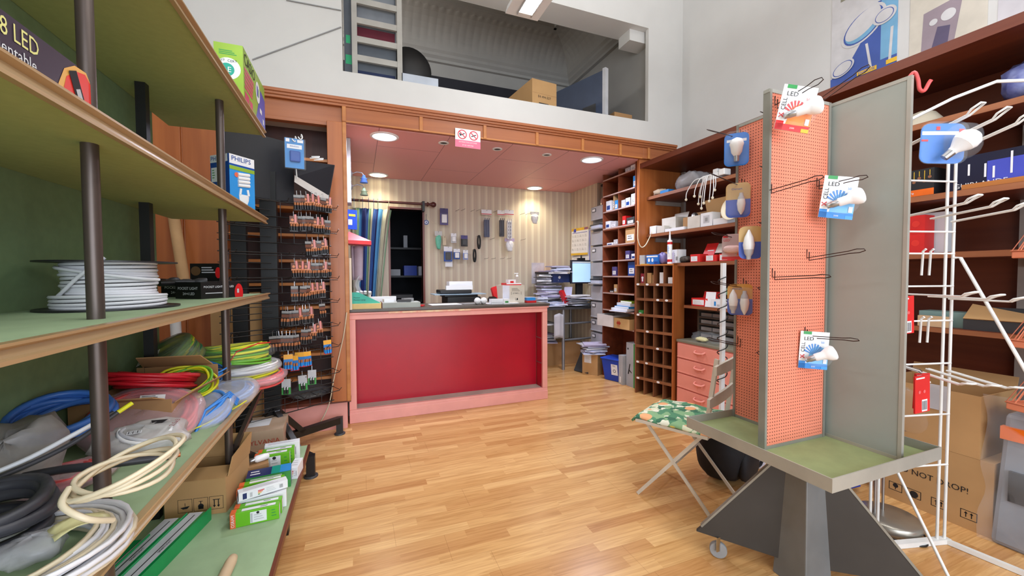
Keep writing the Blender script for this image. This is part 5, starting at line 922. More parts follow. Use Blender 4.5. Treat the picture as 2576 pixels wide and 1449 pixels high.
def opencart(p, w, d, h, rz, c, lab, fill=None, mark=None):
    t = T(p[0], p[1], p[2], rz); o = thing('open_cardboard_box', lab, 'box', mw=t); m = M()
    for a, b in (((0.0041, 0.0041, 0.0005), (w-0.0041, d-0.0041, 0.004)), ((0, 0, 0), (w, 0.004, h)), ((0, d-0.004, 0), (w, d, h)), ((0, 0.0041, 0), (0.004, d-0.0041, h)), ((w-0.004, 0.0041, 0), (w, d-0.0041, h))): m.box(a, b, c)
    if mark: mark(m, frame((0, 0, 0), (1, 0, 0), (0, 0, 1)))
    m.build('box_body', o, world=False)
    m = M(); m.hexa([(0, d, h), (w, d, h), (w, d+0.02, h+0.06), (0, d+0.02, h+0.06), (0, d+0.004, h), (w, d+0.004, h), (w, d+0.024, h+0.06), (0, d+0.024, h+0.06)], c); m.build('flap', o, world=False)
    if fill: m = M(); m.box((0.006, 0.006, 0.006), (w-0.006, d-0.006, h*0.8), fill); m.build('contents', o, world=False)
    return o
opencart((2.80, 4.28, 0.6505), 0.30, 0.27, 0.14, -math.pi/2+0.08, mat('white_carton', (222, 218, 216), 0.7), 'open white carton on the lowest board of the tall shelving', DGREY)
RDX = mat('brick_red_mark', (190, 60, 40), 0.6)
opencart((2.83, 3.97, 0.6505), 0.27, 0.24, 0.12, -math.pi/2+0.05, mat('pale_carton', (214, 176, 120), 0.8), 'open pale brown carton with a red crossed emblem on the tall shelving', None, lambda m, F: (rect(m, F, 0.05, 0.05, 0.12, 0.075, RDX), rect(m, F, 0.065, 0.04, 0.08, 0.09, RDX, 2), rect(m, F, 0.09, 0.04, 0.105, 0.09, RDX, 2), lines(m, F, 0.06, 0.03, 0.06, 2, 0.01, RDX)))
# on the floor before the shelving
t = T(2.83, 4.03, 0.0, -math.pi/2+0.35); o = thing('storage_bin', 'royal blue plastic bin with a white recycling label on the floor', 'bin', mw=t)
m = M(); m.hexa([(-0.09, 0, 0), (0.13, 0, 0), (0.13, 0.18, 0), (-0.09, 0.18, 0), (-0.12, -0.03, 0.27), (0.16, -0.03, 0.27), (0.16, 0.21, 0.27), (-0.12, 0.21, 0.27)], BLUE); m.box((-0.13, -0.04, 0.255), (0.17, 0.22, 0.275), BLUE); m.build('bin_body', o, world=False, bev=0.008)
m = M(); F = frame((0.02, -0.013, 0.08), (1, 0, 0), (0, -0.11, 1)); rect(m, F, 0.0, 0.0, 0.09, 0.13, PAPER, 3); lines(m, F, 0.02, 0.115, 0.05, 2, 0.012, INK, 4, 0.004); ringd(m, F, 0.045, 0.05, 0.02, 0.006, INK, 4); m.build('label', o, world=False)
GBX = mat('grey_printed_carton', (176, 180, 186), 0.5)
goods('carton', 'narrow grey flat box standing between the blue bin and the printer box', 'box', (2.84, 3.89, 0.0), 0.08, 0.30, 0.34, -math.pi/2, GBX, lambda m, F, R, Tp: (rect(m, F, 0.02, 0.02, 0.045, 0.09, PAPER), rect(m, F, 0.055, 0.0, 0.06, 0.34, LGREY)))
def prn(m, F, R, Tp):
    lines(m, F, 0.02, 0.42, 0.03, 1, 0.02, INK, 1, 0.02); m.add([(0.03, 0.14, 0.001), (0.06, 0.26, 0.001), (0.075, 0.26, 0.001), (0.05, 0.14, 0.001)], [(3, 2, 1, 0)], INK, F); m.add([(0.05, 0.2, 0.001), (0.10, 0.17, 0.001), (0.10, 0.155, 0.001), (0.05, 0.18, 0.001)], [(3, 2, 1, 0)], DGREY, F); rect(m, F, 0.11, 0.0, 0.114, 0.5, LGREY); rect(m, F, 0.13, 0.0, 0.15, 0.5, GREENP)
goods('carton', 'tall grey printed carton standing before the tall shelving', 'box', (2.88, 3.80, 0.0), 0.15, 0.25, 0.50, -math.pi/2, GBX, prn)
goods('carton', 'brown carton on the floor before the filing drawers', 'box', (2.70, 4.47, 0.0), 0.22, 0.20, 0.27, -math.pi/2+0.5, CARD, lambda m, F, R, Tp: (rect(m, F, 0.03, 0.15, 0.13, 0.25, PAPER), lines(m, F, 0.04, 0.22, 0.07, 5, 0.015, LGREY, 2, 0.005)))
pheap(2.83, 4.42, 0.2715, 12, 'white papers and brochures on the brown carton', 0.28, 0.2, 0.012, 8, 0.05)
m = M(); t = T(2.66, 4.62, 0.012, -math.pi/2+0.3, -0.55); m.box((0, 0, 0), (0.24, 0.02, 0.30), DGREY, t); m.box((0.005, 0.02, 0.005), (0.235, 0.05, 0.29), PAPC[2], t); m.build('ring_binder', None, 'grey binder with loose leaves leaning against the brown carton', 'binder', origin=t)
# lamps and cards on the alcove's left wall and post
m = M(); m.box((AX0, 3.95, 1.95), (AX0+0.035, 4.15, 2.53), LGREY)
for i in range(10): m.box((AX0+0.0352, 4.03, 1.98+i*0.053), (AX0+0.0362, 4.06, 2.005+i*0.053), INK)
m.build('slotted_panel', None, 'grey slotted metal display strip on the alcove left wall', 'display strip')
for i, (y, z, c) in enumerate(((4.22, 2.275, mat('blue_lamp_glass', (90, 130, 220), 0.25)), (4.26, 2.16, mat('sage_lamp_glass', (150, 170, 140), 0.25)))):
    o = thing('bracket_lamp', ('steel wall lamp with a blue glass shade', 'steel wall lamp with a sage green shade, below the blue one')[i], 'wall lamp', (AX0, y, z))
    M().lathe([(0.05, 0.0), (0.05, 0.02), (0.025, 0.045), (0.005, 0.05)], STEEL, 18, T(AX0, y, z, 0, 0, math.pi/2)).build('wall_plate', o)
    M().tube([(AX0+0.04, y, z), (AX0+0.09, y-0.01, z+0.02), (AX0+0.135, y-0.015, z+0.012), (AX0+0.148, y-0.015, z-0.01)], 0.006, STEEL, 6).build('arm', o)
    M().lathe([(0.012, 0), (0.02, -0.03), (0.035, -0.034), (0.024, -0.037), (0.038, -0.075), (0.036, -0.075)], c, 18, T(AX0+0.15, y-0.015, z-0.008)).build('shade', o)
m = M(); t = frame((AX0+0.035, 4.0, 1.80), (1, 0.35, 0), (0, 0, 1)); m.cbox((0, 0, 0), (0.09, 0.18, 0.02), BLUE, t); rect(m, t @ T(0, 0, 0.011), -0.035, -0.05, 0.0, 0.0, PAPER); rect(m, t @ T(0, 0, 0.011), -0.03, 0.03, 0.03, 0.05, YEL); m.build('blister_pack', None, 'bright blue blister pack hanging on the alcove left wall', 'blister pack')
m = M(); t = T(AX0+0.07, 4.0, 1.60); m.add([(-0.10, -0.14, 0.0), (0.13, -0.10, 0.0), (0.13, 0.12, 0), (-0.06, 0.12, 0), (-0.06, -0.05, 0.085), (-0.06, 0.06, 0.085), (-0.10, -0.14, -0.03), (0.13, -0.10, -0.035), (0.13, 0.12, -0.035), (-0.06, 0.12, -0.03)], [(0, 1, 4), (1, 2, 5, 4), (2, 3, 5), (3, 0, 4, 5), (0, 6, 7, 1), (1, 7, 8, 2), (2, 8, 9, 3), (3, 9, 6, 0), (6, 9, 8, 7)], RED, t); m.build('red_lampshade', None, 'red plastic shade hung on the alcove left wall', 'lamp shade')
m = M(); t = T(AX0+0.06, 4.05, 1.58); m.grid(lambda u, v: (0.10*(u-0.4)*(1-0.2*v), 0.02*math.sin(u*6), -0.02-0.32*v), 8, 8, mat('mauve_grey_bag', (176, 160, 176), 0.6), t, True, 0.02); m.build('paper_bag', None, 'mauve grey paper bag hanging under the red shade', 'bag')
m = M(); m.tube([(-0.062, 3.66, 1.06), (-0.062, 3.66, 1.50)], 0.013, CREAM, 10); m.build('cream_tube', None, 'cream tube standing at the wooden post beside the counter', 'tube'); bpy.data.objects['cream_tube'].location.z = 0.9905
m = M(); t = T(-0.0, 4.02, 1.24); m.grid(lambda u, v: (0.05*(u-0.5)+0.02*math.sin(v*7), 0.02*math.cos(u*7), -0.22+0.26*v), 8, 8, HAZY, t, True, 0.012); m.build('clear_bag', None, 'crumpled clear bag hanging behind the cream tube', 'bag')
# ================================================================ built-in shelving along the right wall
RU = thing('shelving_unit', 'dark red-brown built-in wall shelving along the whole right wall', 'shelving', (3.2, 1.6, 0))
RIM = wood('tan_shelf_edge', (158, 100, 66), (128, 74, 46), 'y', 0.45)  # edge strips a lighter tan than the shelf boards
UPR = mat('pale_grey_upright', (166, 152, 142), 0.5)
M().box((2.885, 3.595, 0.0), (3.50, 3.635, 2.545), OAK).build('end_panel', RU, bev=0.003)
M().box((3.482, -1.2, 0.0), (3.4995, 3.594, 2.445), DARKW).build('back_panel', RU)
M().box((2.90, -1.2, 2.44), (3.4995, 3.594, 2.485), DARKW).box((2.893, -1.2, 2.435), (2.90, 3.594, 2.489), DARKW).build('top_board', RU)
for z in (2.13, 1.72, 1.395): M().box((2.99, -1.2, z-0.035), (3.481, 3.594, z), DARKW).box((2.986, -1.2, z-0.033), (2.99, 3.594, z-0.002), RIM).build('shelf', RU)
M().box((3.03, -1.2, 0.945), (3.481, 3.085, 0.975), DARKW).box((3.026, -1.2, 0.947), (3.03, 3.085, 0.973), RIM).build('shelf', RU)
for y in (3.53, 1.02): M().box((3.45, y, 0.0 if y < 2 else 1.4), (3.481, y+0.045, 2.435), UPR).build('upright', RU)
for z in (2.13, 1.72): M().box((3.10, 3.575, z-0.08), (3.47, 3.594, z-0.036), UPR).build('bracket', RU)
M().cbox((2.988, 1.10, 1.378), (0.003, 0.06, 0.016), PAPER).build('shelf_label', RU)
for z in (2.0, 1.31): M().box((3.40, 0.98, z), (3.449, 1.01, z+0.05), STEEL).build('bracket', RU)
def shelfbox(y, w, d, h, z, c, lab, x=3.0, rz=0.0, fn=None, name='small_box', group=None): return goods(name, lab, 'box', (x, y, z+0.0005), w, d, h, -math.pi/2+rz, c, fn, group)
def lab1(m, F, R, Tp, w=0.08, h=0.06): rect(m, F, w*0.15, h*0.2, w*0.85, h*0.75, PAPER); lines(m, F, w*0.25, h*0.6, w*0.5, 2, h*0.2, GREY, 2, h*0.06)
# top shelf of the near left bay
m = M(); pillow(m, T(3.06, 3.47, 2.165), 0.05, 0.075, 0.034, mat('beige_glove', (206, 186, 160), 0.7), 71); m.build('work_glove', None, 'beige work glove lying at the left end of the upper shelf', 'glove')
shelfbox(3.40, 0.12, 0.08, 0.03, 2.13, SKYB, 'flat blue packet beside the glove on the upper shelf')
o = thing('plastic_bag', 'crumpled clear bag of fittings in the middle of the upper shelf', 'bag', mw=T(3.12, 3.10, 2.215)); pillow(M(), None, 0.10, 0.17, 0.083, HAZY, 72).build('bag_film', o, world=False); pillow(M(), T(0, -0.06, -0.04), 0.05, 0.06, 0.03, GREY, 73).build('fittings', o, world=False)
o = thing('string_lights', 'white lamp cluster with small bulbs on cords hanging over the shelf edge', 'string lights', mw=T(3.02, 2.72, 2.13))
m = M(); m.box((-0.02, -0.05, 0.002), (0.09, 0.13, 0.06), WHT); m.box((0.0, -0.02, 0.06), (0.06, 0.03, 0.10), WHT); m.box((-0.03, -0.12, 0.02), (0.05, -0.06, 0.075), WHT); m.build('connector_block', o, world=False, bev=0.006)
for i, (y, l, x) in enumerate(((0.26, 0.13, -0.07), (0.14, 0.12, -0.09), (0.13, 0.19, -0.05), (0.10, 0.13, -0.06), (0.04, 0.20, -0.08), (-0.01, 0.19, -0.07), (-0.06, 0.10, -0.06), (-0.06, 0.17, -0.085), (0.08, 0.24, -0.065))):
    m = M(); m.tube(cr([(-0.01, y*0.4+0.02, 0.04), (x*0.8, y*0.7, 0.03), (x, y, -l*0.5), (x, y+0.01, -l)], 5), 0.004, WHT, 5); m.build('cord', o, world=False); m = M(); m.lathe([(0.003, 0.012), (0.011, 0.008), (0.012, -0.004), (0.005, -0.012)], CREAM, 10, T(x, y+0.01, -l-0.006)); m.build('bulb', o, world=False)
# middle shelf
def flapbox(y, w, d, h, z, c, lab, x=3.0, rz=0.0):
    o = opencart((x, y, z+0.0005), w, d, h, -math.pi/2+rz, c, lab, DGREY); return o
KW = mat('grey_white_carton', (214, 208, 198), 0.7)
flapbox(3.46, 0.20, 0.16, 0.16, 1.72, KW, 'tall open greyish white carton at the left on the middle shelf', 3.08)
shelfbox(3.56, 0.10, 0.07, 0.085, 1.72, PAPER, 'white box in front of the tall carton on the middle shelf')
shelfbox(3.44, 0.11, 0.07, 0.07, 1.72, KW, 'low greyish box beside the white box on the middle shelf', 2.995)
shelfbox(3.32, 0.26, 0.07, 0.03, 1.72, PAPER, 'long flat white box at the front edge of the middle shelf', 2.995)
flapbox(3.16, 0.15, 0.15, 0.13, 1.72, CARD2, 'open brown carton in the middle of the middle shelf', 3.08)
shelfbox(3.02, 0.15, 0.1, 0.115, 1.72, KW, 'plain greyish carton standing right of the brown carton')
shelfbox(2.86, 0.13, 0.1, 0.125, 1.72, PAPER, 'white carton with a grey square on its front', fn=lambda m, F, R, Tp: (rect(m, F, 0.03, 0.03, 0.10, 0.10, LGREY), rect(m, F, 0.05, 0.045, 0.08, 0.08, GREY, 2)))
shelfbox(2.72, 0.15, 0.09, 0.055, 1.72, PAPER, 'low white box at the right of the white carton on the middle shelf')
m = M(); t = T(3.18, 2.56, 1.7205, 0.0, 0, -0.25); m.box((0, 0, 0), (0.02, 0.36, 0.27), CARD, t); m.build('cardboard_sheet', None, 'folded brown cardboard leaning at the back of the middle shelf', 'cardboard sheet')
t = T(3.02, 2.50, 1.83, 0, 0, -math.pi/2+0.2); o = thing('bell_lampshade', 'cream bell lamp shade lying at the end of the middle shelf', 'lamp shade', mw=t); M().lathe([(0.03, -0.06), (0.05, -0.05), (0.095, 0.03), (0.105, 0.06), (0.10, 0.06), (0.088, 0.03)], CREAM, 24).build('shade', o, world=False); M().lathe([(0.02, -0.1), (0.03, -0.06)], CREAM, 16).build('lamp_holder', o, world=False)
m = M(); m.lathe([(0.035, 0), (0.03, 0.03), (0.012, 0.045)], STEEL, 14, T(3.10, 3.03, 1.885)); m.build('spot_lamp', None, 'small silver spot lamp head on the brown carton', 'lamp'); bpy.data.objects['spot_lamp'].location = (3.155, 3.085, 1.8510)
m = M(); m.tube(cr([(2.93, 3.72, 1.86), (2.875, 3.60, 1.86), (2.865, 3.59, 1.75), (2.865, 3.585, 1.66), (2.89, 3.565, 1.58), (2.93, 3.54, 1.60), (2.985, 3.53, 1.70), (3.03, 3.52, 1.80), (3.06, 3.52, 1.735)], 6), 0.006, CCR, 6); m.build('cable', None, 'cream cable drooping in a loop across the wooden end panel', 'cable')
# shelf above the pigeonholes
RB = mat('bright_red_carton', (220, 40, 38), 0.5)
def redbox(m, F, R, Tp): rect(m, F, 0.008, 0.008, 0.085, 0.055, PAPER); lines(m, F, 0.02, 0.045, 0.05, 3, 0.012, LGREY, 2, 0.003)
shelfbox(3.36, 0.09, 0.1, 0.12, 1.395, CARD, 'brown carton at the left on the third shelf of the right wall', 3.02)
shelfbox(3.22, 0.085, 0.1, 0.135, 1.395, PAPER, 'tall white box with a bar code on the third shelf', 3.0, 0.0, lambda m, F, R, Tp: (barcode(m, F, 0.05, 0.02, 0.03, 0.05), lines(m, F, 0.01, 0.11, 0.03, 4, 0.02, GREY)))
m = M(); pillow(m, T(3.05, 3.09, 1.427), 0.04, 0.06, 0.031, mat('mixed_dark_fittings', (90, 84, 78), 0.5, var=0.3, scale=30), 74); m.build('fittings_heap', None, 'small heap of dark fittings right of the tall white box', 'fittings', kind='stuff')
shelfbox(2.98, 0.115, 0.1, 0.075, 1.395, RB, 'red carton with white label, left of the three on the third shelf', fn=redbox)
shelfbox(2.80, 0.12, 0.1, 0.06, 1.395, RB, 'red carton with white label, middle of the three on the third shelf', fn=redbox)
shelfbox(2.65, 0.12, 0.1, 0.065, 1.395, RB, 'red carton with white label, right of the three on the third shelf', fn=redbox)
m = M(); t = T(3.10, 2.86, 1.46, -math.pi/2, -0.5); m.box((-0.07, 0, 0), (0.06, 0.005, 0.13), RB, t); m.box((-0.03, 0.0, 0.045), (0.04, -0.001, 0.055), PAPER, t); m.box((0.065, 0.0, 0.02), (0.14, 0.004, 0.12), KW, t); m.build('box_lid', None, 'raised red carton lid standing behind the red cartons', 'box lid')
# goods on top of the pigeonholes follow the rack itself
P1, P2 = Vector((2.785, 3.525, 0)), Vector((2.92, 3.11, 0)); PA = (P2-P1).normalized(); PD = Vector((-PA.y, PA.x, 0))
PT = frame(P1, PA, (0, 0, 1)); PW = (P2-P1).length    # x along the front, y up, z toward the room
PG = thing('pigeonhole_rack', 'dark brown wooden rack of thirty-two pigeonholes standing before the right wall', 'pigeonhole rack', mw=T(P1.x, P1.y, 0, math.atan2(PA.y, PA.x)))
D = 0.215; PWD = wood('walnut_pigeonhole_wood', (138, 88, 56), (112, 66, 40), 'z', 0.5)
for x in (0, PW-0.014): M().box((x, 0, 0), (x+0.014, D, 1.385), PWD if x < 0.1 else OAK).build('side_panel', PG, world=False)
M().box((0.014, D-0.01, 0), (PW-0.014, D-0.002, 1.37), PWD).build('back_panel', PG, world=False)
M().box((0, -0.004, 1.37), (PW, D, 1.385), EDGE).build('top_board', PG, world=False)
for i in (1, 2, 3): x = PW*i/4; M().box((x-0.005, 0.004, 0), (x+0.005, D-0.01, 1.37), PWD).build('divider', PG, world=False)
RZ = [1.175, 1.017, 0.85, 0.68, 0.515, 0.344, 0.17]
rl = random.Random(4)
for i, z in enumerate(RZ):
    m = M(); m.box((0.014, 0.0, z-0.012), (PW-0.014, D-0.01, z), PWD); m.box((0.010, -0.006, z-0.014), (PW-0.010, 0.002, z+0.014), wood('walnut_rail', (138, 88, 56), (116, 70, 42), 'x', 0.45))
    F = frame((0, -0.0065, z), (1, 0, 0), (0, 0, 1))
    for k in range(4):
        if rl.random() < 0.6: disc(m, F, PW*(k+0.3+0.3*rl.random())/4, 0, 0.011, PAPER, 1, 1.6, 12)
    m.build('shelf', PG, world=False)
def pgbox(col, z, w, d, h, c, lab, fn=None): q = P1 + PA*(PW*col/4) - PD*(-0.03); return goods('small_box', lab, 'box', (q.x, q.y, z+0.0005), w, d, h, math.atan2(PA.y, PA.x), c, fn)
pgbox(0.42, 1.175, 0.045, 0.05, 0.115, mat('wine_red_carton', (150, 40, 60), 0.5), 'wine red bulb box in the first pigeonhole of the top row', lambda m, F, R, Tp: (disc(m, F, 0.022, 0.07, 0.013, PAPER, 1), rect(m, F, 0.014, 0.03, 0.03, 0.06, PAPER)))
pgbox(1.12, 1.175, 0.05, 0.06, 0.12, CARD, 'taller brown box in the second pigeonhole of the top row'); pgbox(1.66, 1.175, 0.032, 0.06, 0.10, CARD2, 'narrower brown box in the second pigeonhole of the top row')
pgbox(2.45, 1.175, 0.045, 0.06, 0.125, PAPER, 'white box in the third pigeonhole of the top row'); pgbox(3.3, 1.175, 0.05, 0.06, 0.075, PAPER, 'low white box in the last pigeonhole of the top row')
pgbox(0.2, 0.85, 0.06, 0.06, 0.045, GREENP, 'small green and white box in the third row of pigeonholes', lambda m, F, R, Tp: rect(m, F, 0.005, 0.005, 0.035, 0.02, PAPER))
PZT = 1.3855
def onpg(a, d): q = P1 + PA*a + PD*d; return q
q = onpg(0.05, 0.06); o = thing('mug', 'stack of grey white cups on top of the pigeonhole rack', 'cups', (q.x, q.y, PZT)); M().lathe([(0.032, 0), (0.034, 0.05), (0.036, 0.075)], LGREY, 16, T(q.x, q.y, PZT)).build('cup_body', o); M().lathe([(0.032, 0.076), (0.034, 0.10)], LGREY, 16, T(q.x, q.y, PZT)).build('upper_cup', o)
q = onpg(0.11, 0.035); goods('bulb_carton', 'blue two-bulb carton with white band on top of the pigeonhole rack', 'box', (q.x, q.y, PZT), 0.13, 0.07, 0.10, math.atan2(PA.y, PA.x), mat('azure_carton', (40, 120, 210), 0.4), lambda m, F, R, Tp: (rect(m, F, 0, 0.075, 0.13, 0.09, PAPER), [disc(m, F, x, 0.045, 0.02, PAPER, 1, 0.6) for x in (0.03, 0.07)], rect(m, F, 0.09, 0.0, 0.13, 0.03, PHB)))
q = onpg(0.06, 0.0); goods('price_strip', 'narrow yellow strip lying before the blue bulb carton', 'strip', (q.x, q.y, PZT), 0.10, 0.02, 0.006, math.atan2(PA.y, PA.x), YEL)
q = onpg(0.26, 0.10); m = M(); pillow(m, T(q.x, q.y, PZT+0.06), 0.04, 0.05, 0.058, mat('lilac_bag', (150, 140, 200), 0.4, alpha=0.8), 75); m.build('plastic_bag', None, 'lilac bag standing behind the sealant tube on the pigeonhole rack', 'bag')
q = onpg(0.37, 0.04); o = thing('sealant_tube', 'white and red sealant cartridge with pointed nozzle on the pigeonhole rack', 'sealant', (q.x, q.y, PZT)); t = T(q.x, q.y, PZT, math.atan2(PA.y, PA.x))
m = M(); m.lathe([(0.0235, 0), (0.0235, 0.235), (0.012, 0.242)], WGL, 20, t); m.lathe([(0.0238, 0.02), (0.0238, 0.045)], RED, 20, t); m.lathe([(0.0238, 0.195), (0.0238, 0.22)], RED, 20, t); F = t @ frame((0, -0.024, 0), (1, 0, 0), (0, 0, 1)); rect(m, F, -0.012, 0.07, 0.012, 0.11, PAPER); lines(m, F, -0.012, 0.18, 0.02, 7, 0.012, SKYB, 1, 0.004); m.build('cartridge', o)
M().lathe([(0.011, 0.242), (0.010, 0.255), (0.003, 0.345)], WGL, 12, t).build('nozzle', o)
m = M(); q = onpg(0.335, 0.09); m.box((0, 0, 0), (0.05, 0.06, 0.115), mat('lilac_white_carton', (206, 200, 226), 0.5), T(q.x, q.y, PZT, math.atan2(PA.y, PA.x))); tt = T(q.x, q.y, PZT, math.atan2(PA.y, PA.x)) @ frame((0, 0, 0), (1, 0, 0), (0, 0, 1)); [disc(m, tt, 0.014, z, 0.009, MAG) for z in (0.03, 0.055, 0.08)]; m.build('small_box', None, 'white box with magenta dots standing behind the sealant cartridge', 'box')
# lower shelf right of the pigeonholes
o = opencart((3.04, 3.00, 0.9755), 0.19, 0.15, 0.075, -math.pi/2, RB, 'open red carton with white flap on the lower right shelf', None, lambda m, F: (rect(m, F, 0.015, 0.012, 0.15, 0.06, PAPER), lines(m, F, 0.03, 0.045, 0.1, 3, 0.013, LGREY, 2, 0.003)))
m = M(); t = T(3.03, 2.83, 0.976, -math.pi/2+0.1, -0.15); m.box((0, 0, 0), (0.10, 0.003, 0.14), PAPER, t); m.build('leaflet', None, 'white leaflet standing beside the open red carton', 'leaflet')
shelfbox(2.76, 0.10, 0.08, 0.075, 0.975, PAPER, 'white and blue box on the lower right shelf', 3.035, 0, lambda m, F, R, Tp: (rect(m, F, 0.03, 0.015, 0.05, 0.055, SKYB), rect(m, F, 0.06, 0.01, 0.09, 0.03, LGREY)))
shelfbox(2.70, 0.28, 0.12, 0.10, 0.975, RB, 'long red carton lying at the back of the lower right shelf', 3.20)
shelfbox(2.63, 0.11, 0.06, 0.025, 0.975, WHT, 'flat white packet at the front of the lower right shelf', 3.04); shelfbox(2.56, 0.10, 0.08, 0.055, 0.975, PAPER, 'white box at the right end of the lower right shelf', 3.04)
m = M(); pillow(m, T(3.16, 2.62, 1.115), 0.05, 0.10, 0.037, mat('green_white_bag', (190, 206, 190), 0.4, rgb2=(80, 140, 100), scale=9), 76); m.build('plastic_bag', None, 'green and white bag lying on the red carton of the lower shelf', 'bag')
# drawer chest
DC = thing('drawer_chest', 'salmon pink metal chest with four drawers beside the pigeonhole rack', 'drawers', (3.2, 2.65, 0))
SAL = mat('salmon_enamel', (232, 148, 132), 0.4, var=0.03)
M().box((2.962, 2.22, 0.0), (3.44, 3.098, 0.612), SAL).build('body', DC, bev=0.004)
M().box((2.95, 2.215, 0.612), (3.44, 3.10, 0.636), mat('olive_grey_top', (128, 124, 106), 0.6)).build('top', DC, bev=0.003)
for z0, z1 in ((0.462, 0.598), (0.315, 0.45), (0.168, 0.303), (0.02, 0.156)):
    d = M(); d.box((2.948, 2.235, z0), (2.963, 3.085, z1), SAL); d.box((2.946, 2.235, z0), (2.950, 3.085, z0+0.012), SAL); d = d.build('drawer', DC, bev=0.005)
    zc = z1-0.05; m = M(); m.tube(cr([(2.947, 2.855, zc+0.012), (2.92, 2.845, zc), (2.915, 2.80, zc-0.006), (2.92, 2.755, zc), (2.947, 2.745, zc+0.012)], 5), 0.008, SAL, 7); m.box((2.922, 2.755, zc-0.022), (2.930, 2.845, zc+0.003), SAL); m.build('handle', d)
o = thing('plastic_bag', 'crumpled clear bag lying on top of the pink drawer chest', 'bag', mw=T(3.06, 2.80, 0.682)); pillow(M(), None, 0.09, 0.18, 0.045, CLEAR, 77, amp=0.2).build('bag_film', o, world=False); pillow(M(), T(-0.02, 0.07, -0.02), 0.04, 0.06, 0.02, mat('pale_yellow_sponge', (226, 216, 160), 0.8), 78).build('contents', o, world=False)
OC = thing('parts_cabinet', 'dark parts cabinet with clear trays standing on the pink drawer chest', 'parts cabinet', (3.25, 2.75, 0.6365)); OL = mat('dark_olive_metal', (70, 62, 54), 0.5)
M().box((3.16, 2.44, 0.6365), (3.19, 2.46, 0.92), OL).box((3.16, 3.02, 0.6365), (3.40, 3.04, 0.92), OL).box((3.16, 2.42, 0.6365), (3.40, 2.44, 0.92), OL).box((3.38, 2.42, 0.6365), (3.40, 3.04, 0.92), OL).build('case', OC)
for i in range(4):
    z = 0.645+i*0.068; M().box((3.16, 2.442, z), (3.378, 3.018, z+0.006), OL).box((3.15, 2.442, z), (3.16, 3.018, z+0.018), OL).build('tray_board', OC)
    for k in range(4): M().box((3.165, 2.46+k*0.138, z+0.008), (3.30, 2.585+k*0.138, z+0.05), mat('smoky_clear_tray', (196, 190, 186), 0.2, alpha=0.5, spec=0.8)).build('tray', OC)
M().box((3.15, 2.42, 0.92), (3.40, 3.04, 0.935), OL).build('top', OC)
# far right of the same shelving, seen behind the white wire rack
m = M(); m.lathe([(0.10, 0), (0.095, 0.04), (0.06, 0.09), (0.01, 0.11)], CREAM, 24, T(3.14, 1.36, 2.131)); m.build('dome_lampshade', None, 'cream dome lamp shade on the upper right shelf', 'lamp shade')
m = M(); pillow(m, T(3.15, 0.90, 2.24), 0.10, 0.14, 0.105, mat('blue_film_bag', (70, 80, 160), 0.3, rgb2=(160, 170, 220), scale=12, bump=0.4), 79); m.build('plastic_bag', None, 'blue printed plastic bag on the upper right shelf', 'bag')
def guir(m, F, R, Tp):
    rect(m, F, 0.14, 0.03, 0.42, 0.14, INDIGO); m.text('GUIRLANDE', 0.036, PAPER, F @ T(0.115, 0.028, 0.0014))
    for x, z0, z1 in ((0.07, 0.08, 0.14), (0.13, 0.06, 0.13), (0.16, 0.05, 0.11), (0.22, 0.06, 0.17), (0.29, 0.05, 0.16), (0.35, 0.07, 0.17)): rect(m, F, x, z0, x+0.008, z1, PAPER, 3)
    rect(m, F, 0.27, 0.16, 0.42, 0.175, LGREY, 4)
goods('string_light_box', 'dark blue string light box with white icicle print', 'box', (3.06, 1.20, 1.7205), 0.42, 0.12, 0.185, -math.pi/2, mat('midnight_blue_carton', (22, 24, 52), 0.35), guir)
goods('price_rail', 'light wooden price rail lying before the string light box', 'rail', (3.025, 1.14, 1.7205), 0.36, 0.02, 0.03, -math.pi/2, EDGE)
def lumi(m, F, R, Tp):
    rect(m, F, 0, 0, 0.20, 0.045, mat('vivid_orange_band', (240, 110, 30), 0.4)); m.text('Luminaire', 0.022, PAPER, F @ T(0.07, 0.026, 0.0014))
    for i in range(8): disc(m, F, 0.02+0.023*i, 0.09+0.02*(i % 2), 0.008, mat('bronze_bulb_print', (150, 100, 70), 0.4)); rect(m, F, 0.019+0.023*i, 0.10+0.02*(i % 2), 0.022+0.023*i, 0.15, YEL)
goods('string_light_box', 'black and orange luminaire box beside the dark blue box', 'box', (3.05, 1.46, 1.7205), 0.20, 0.12, 0.16, -math.pi/2, INK, lumi)
def tape(m, F, R, Tp): rect(m, F, 0.0, 0.0, 0.03, 0.10, PAPER); lines(m, F, 0.004, 0.07, 0.02, 4, 0.015, GREY, 2, 0.004); disc(m, F, 0.09, 0.06, 0.018, mat('coral_red_print', (236, 60, 50), 0.4), 1)
goods('bulb_carton', 'red and white bulb carton, lower one of two on the right shelf', 'box', (3.04, 1.42, 1.3955), 0.13, 0.10, 0.11, -math.pi/2, RB, tape); goods('bulb_carton', 'red and white bulb carton, upper one of two on the right shelf', 'box', (3.04, 1.42, 1.506), 0.13, 0.10, 0.11, -math.pi/2, RB, tape)
goods('carton', 'tall white carton right behind the two red bulb cartons', 'box', (3.16, 1.38, 1.3955), 0.13, 0.10, 0.24, -math.pi/2, PAPER)
goods('carton', 'teal grey box with a beige packet before it on the lower right shelf', 'box', (3.10, 1.33, 0.9755), 0.22, 0.12, 0.085, -math.pi/2, mat('teal_grey_carton', (130, 160, 156), 0.6)); goods('packet', 'beige packet standing in front of the teal grey box', 'packet', (3.04, 1.31, 0.9755), 0.13, 0.04, 0.06, -math.pi/2, mat('beige_packet', (214, 180, 140), 0.6))
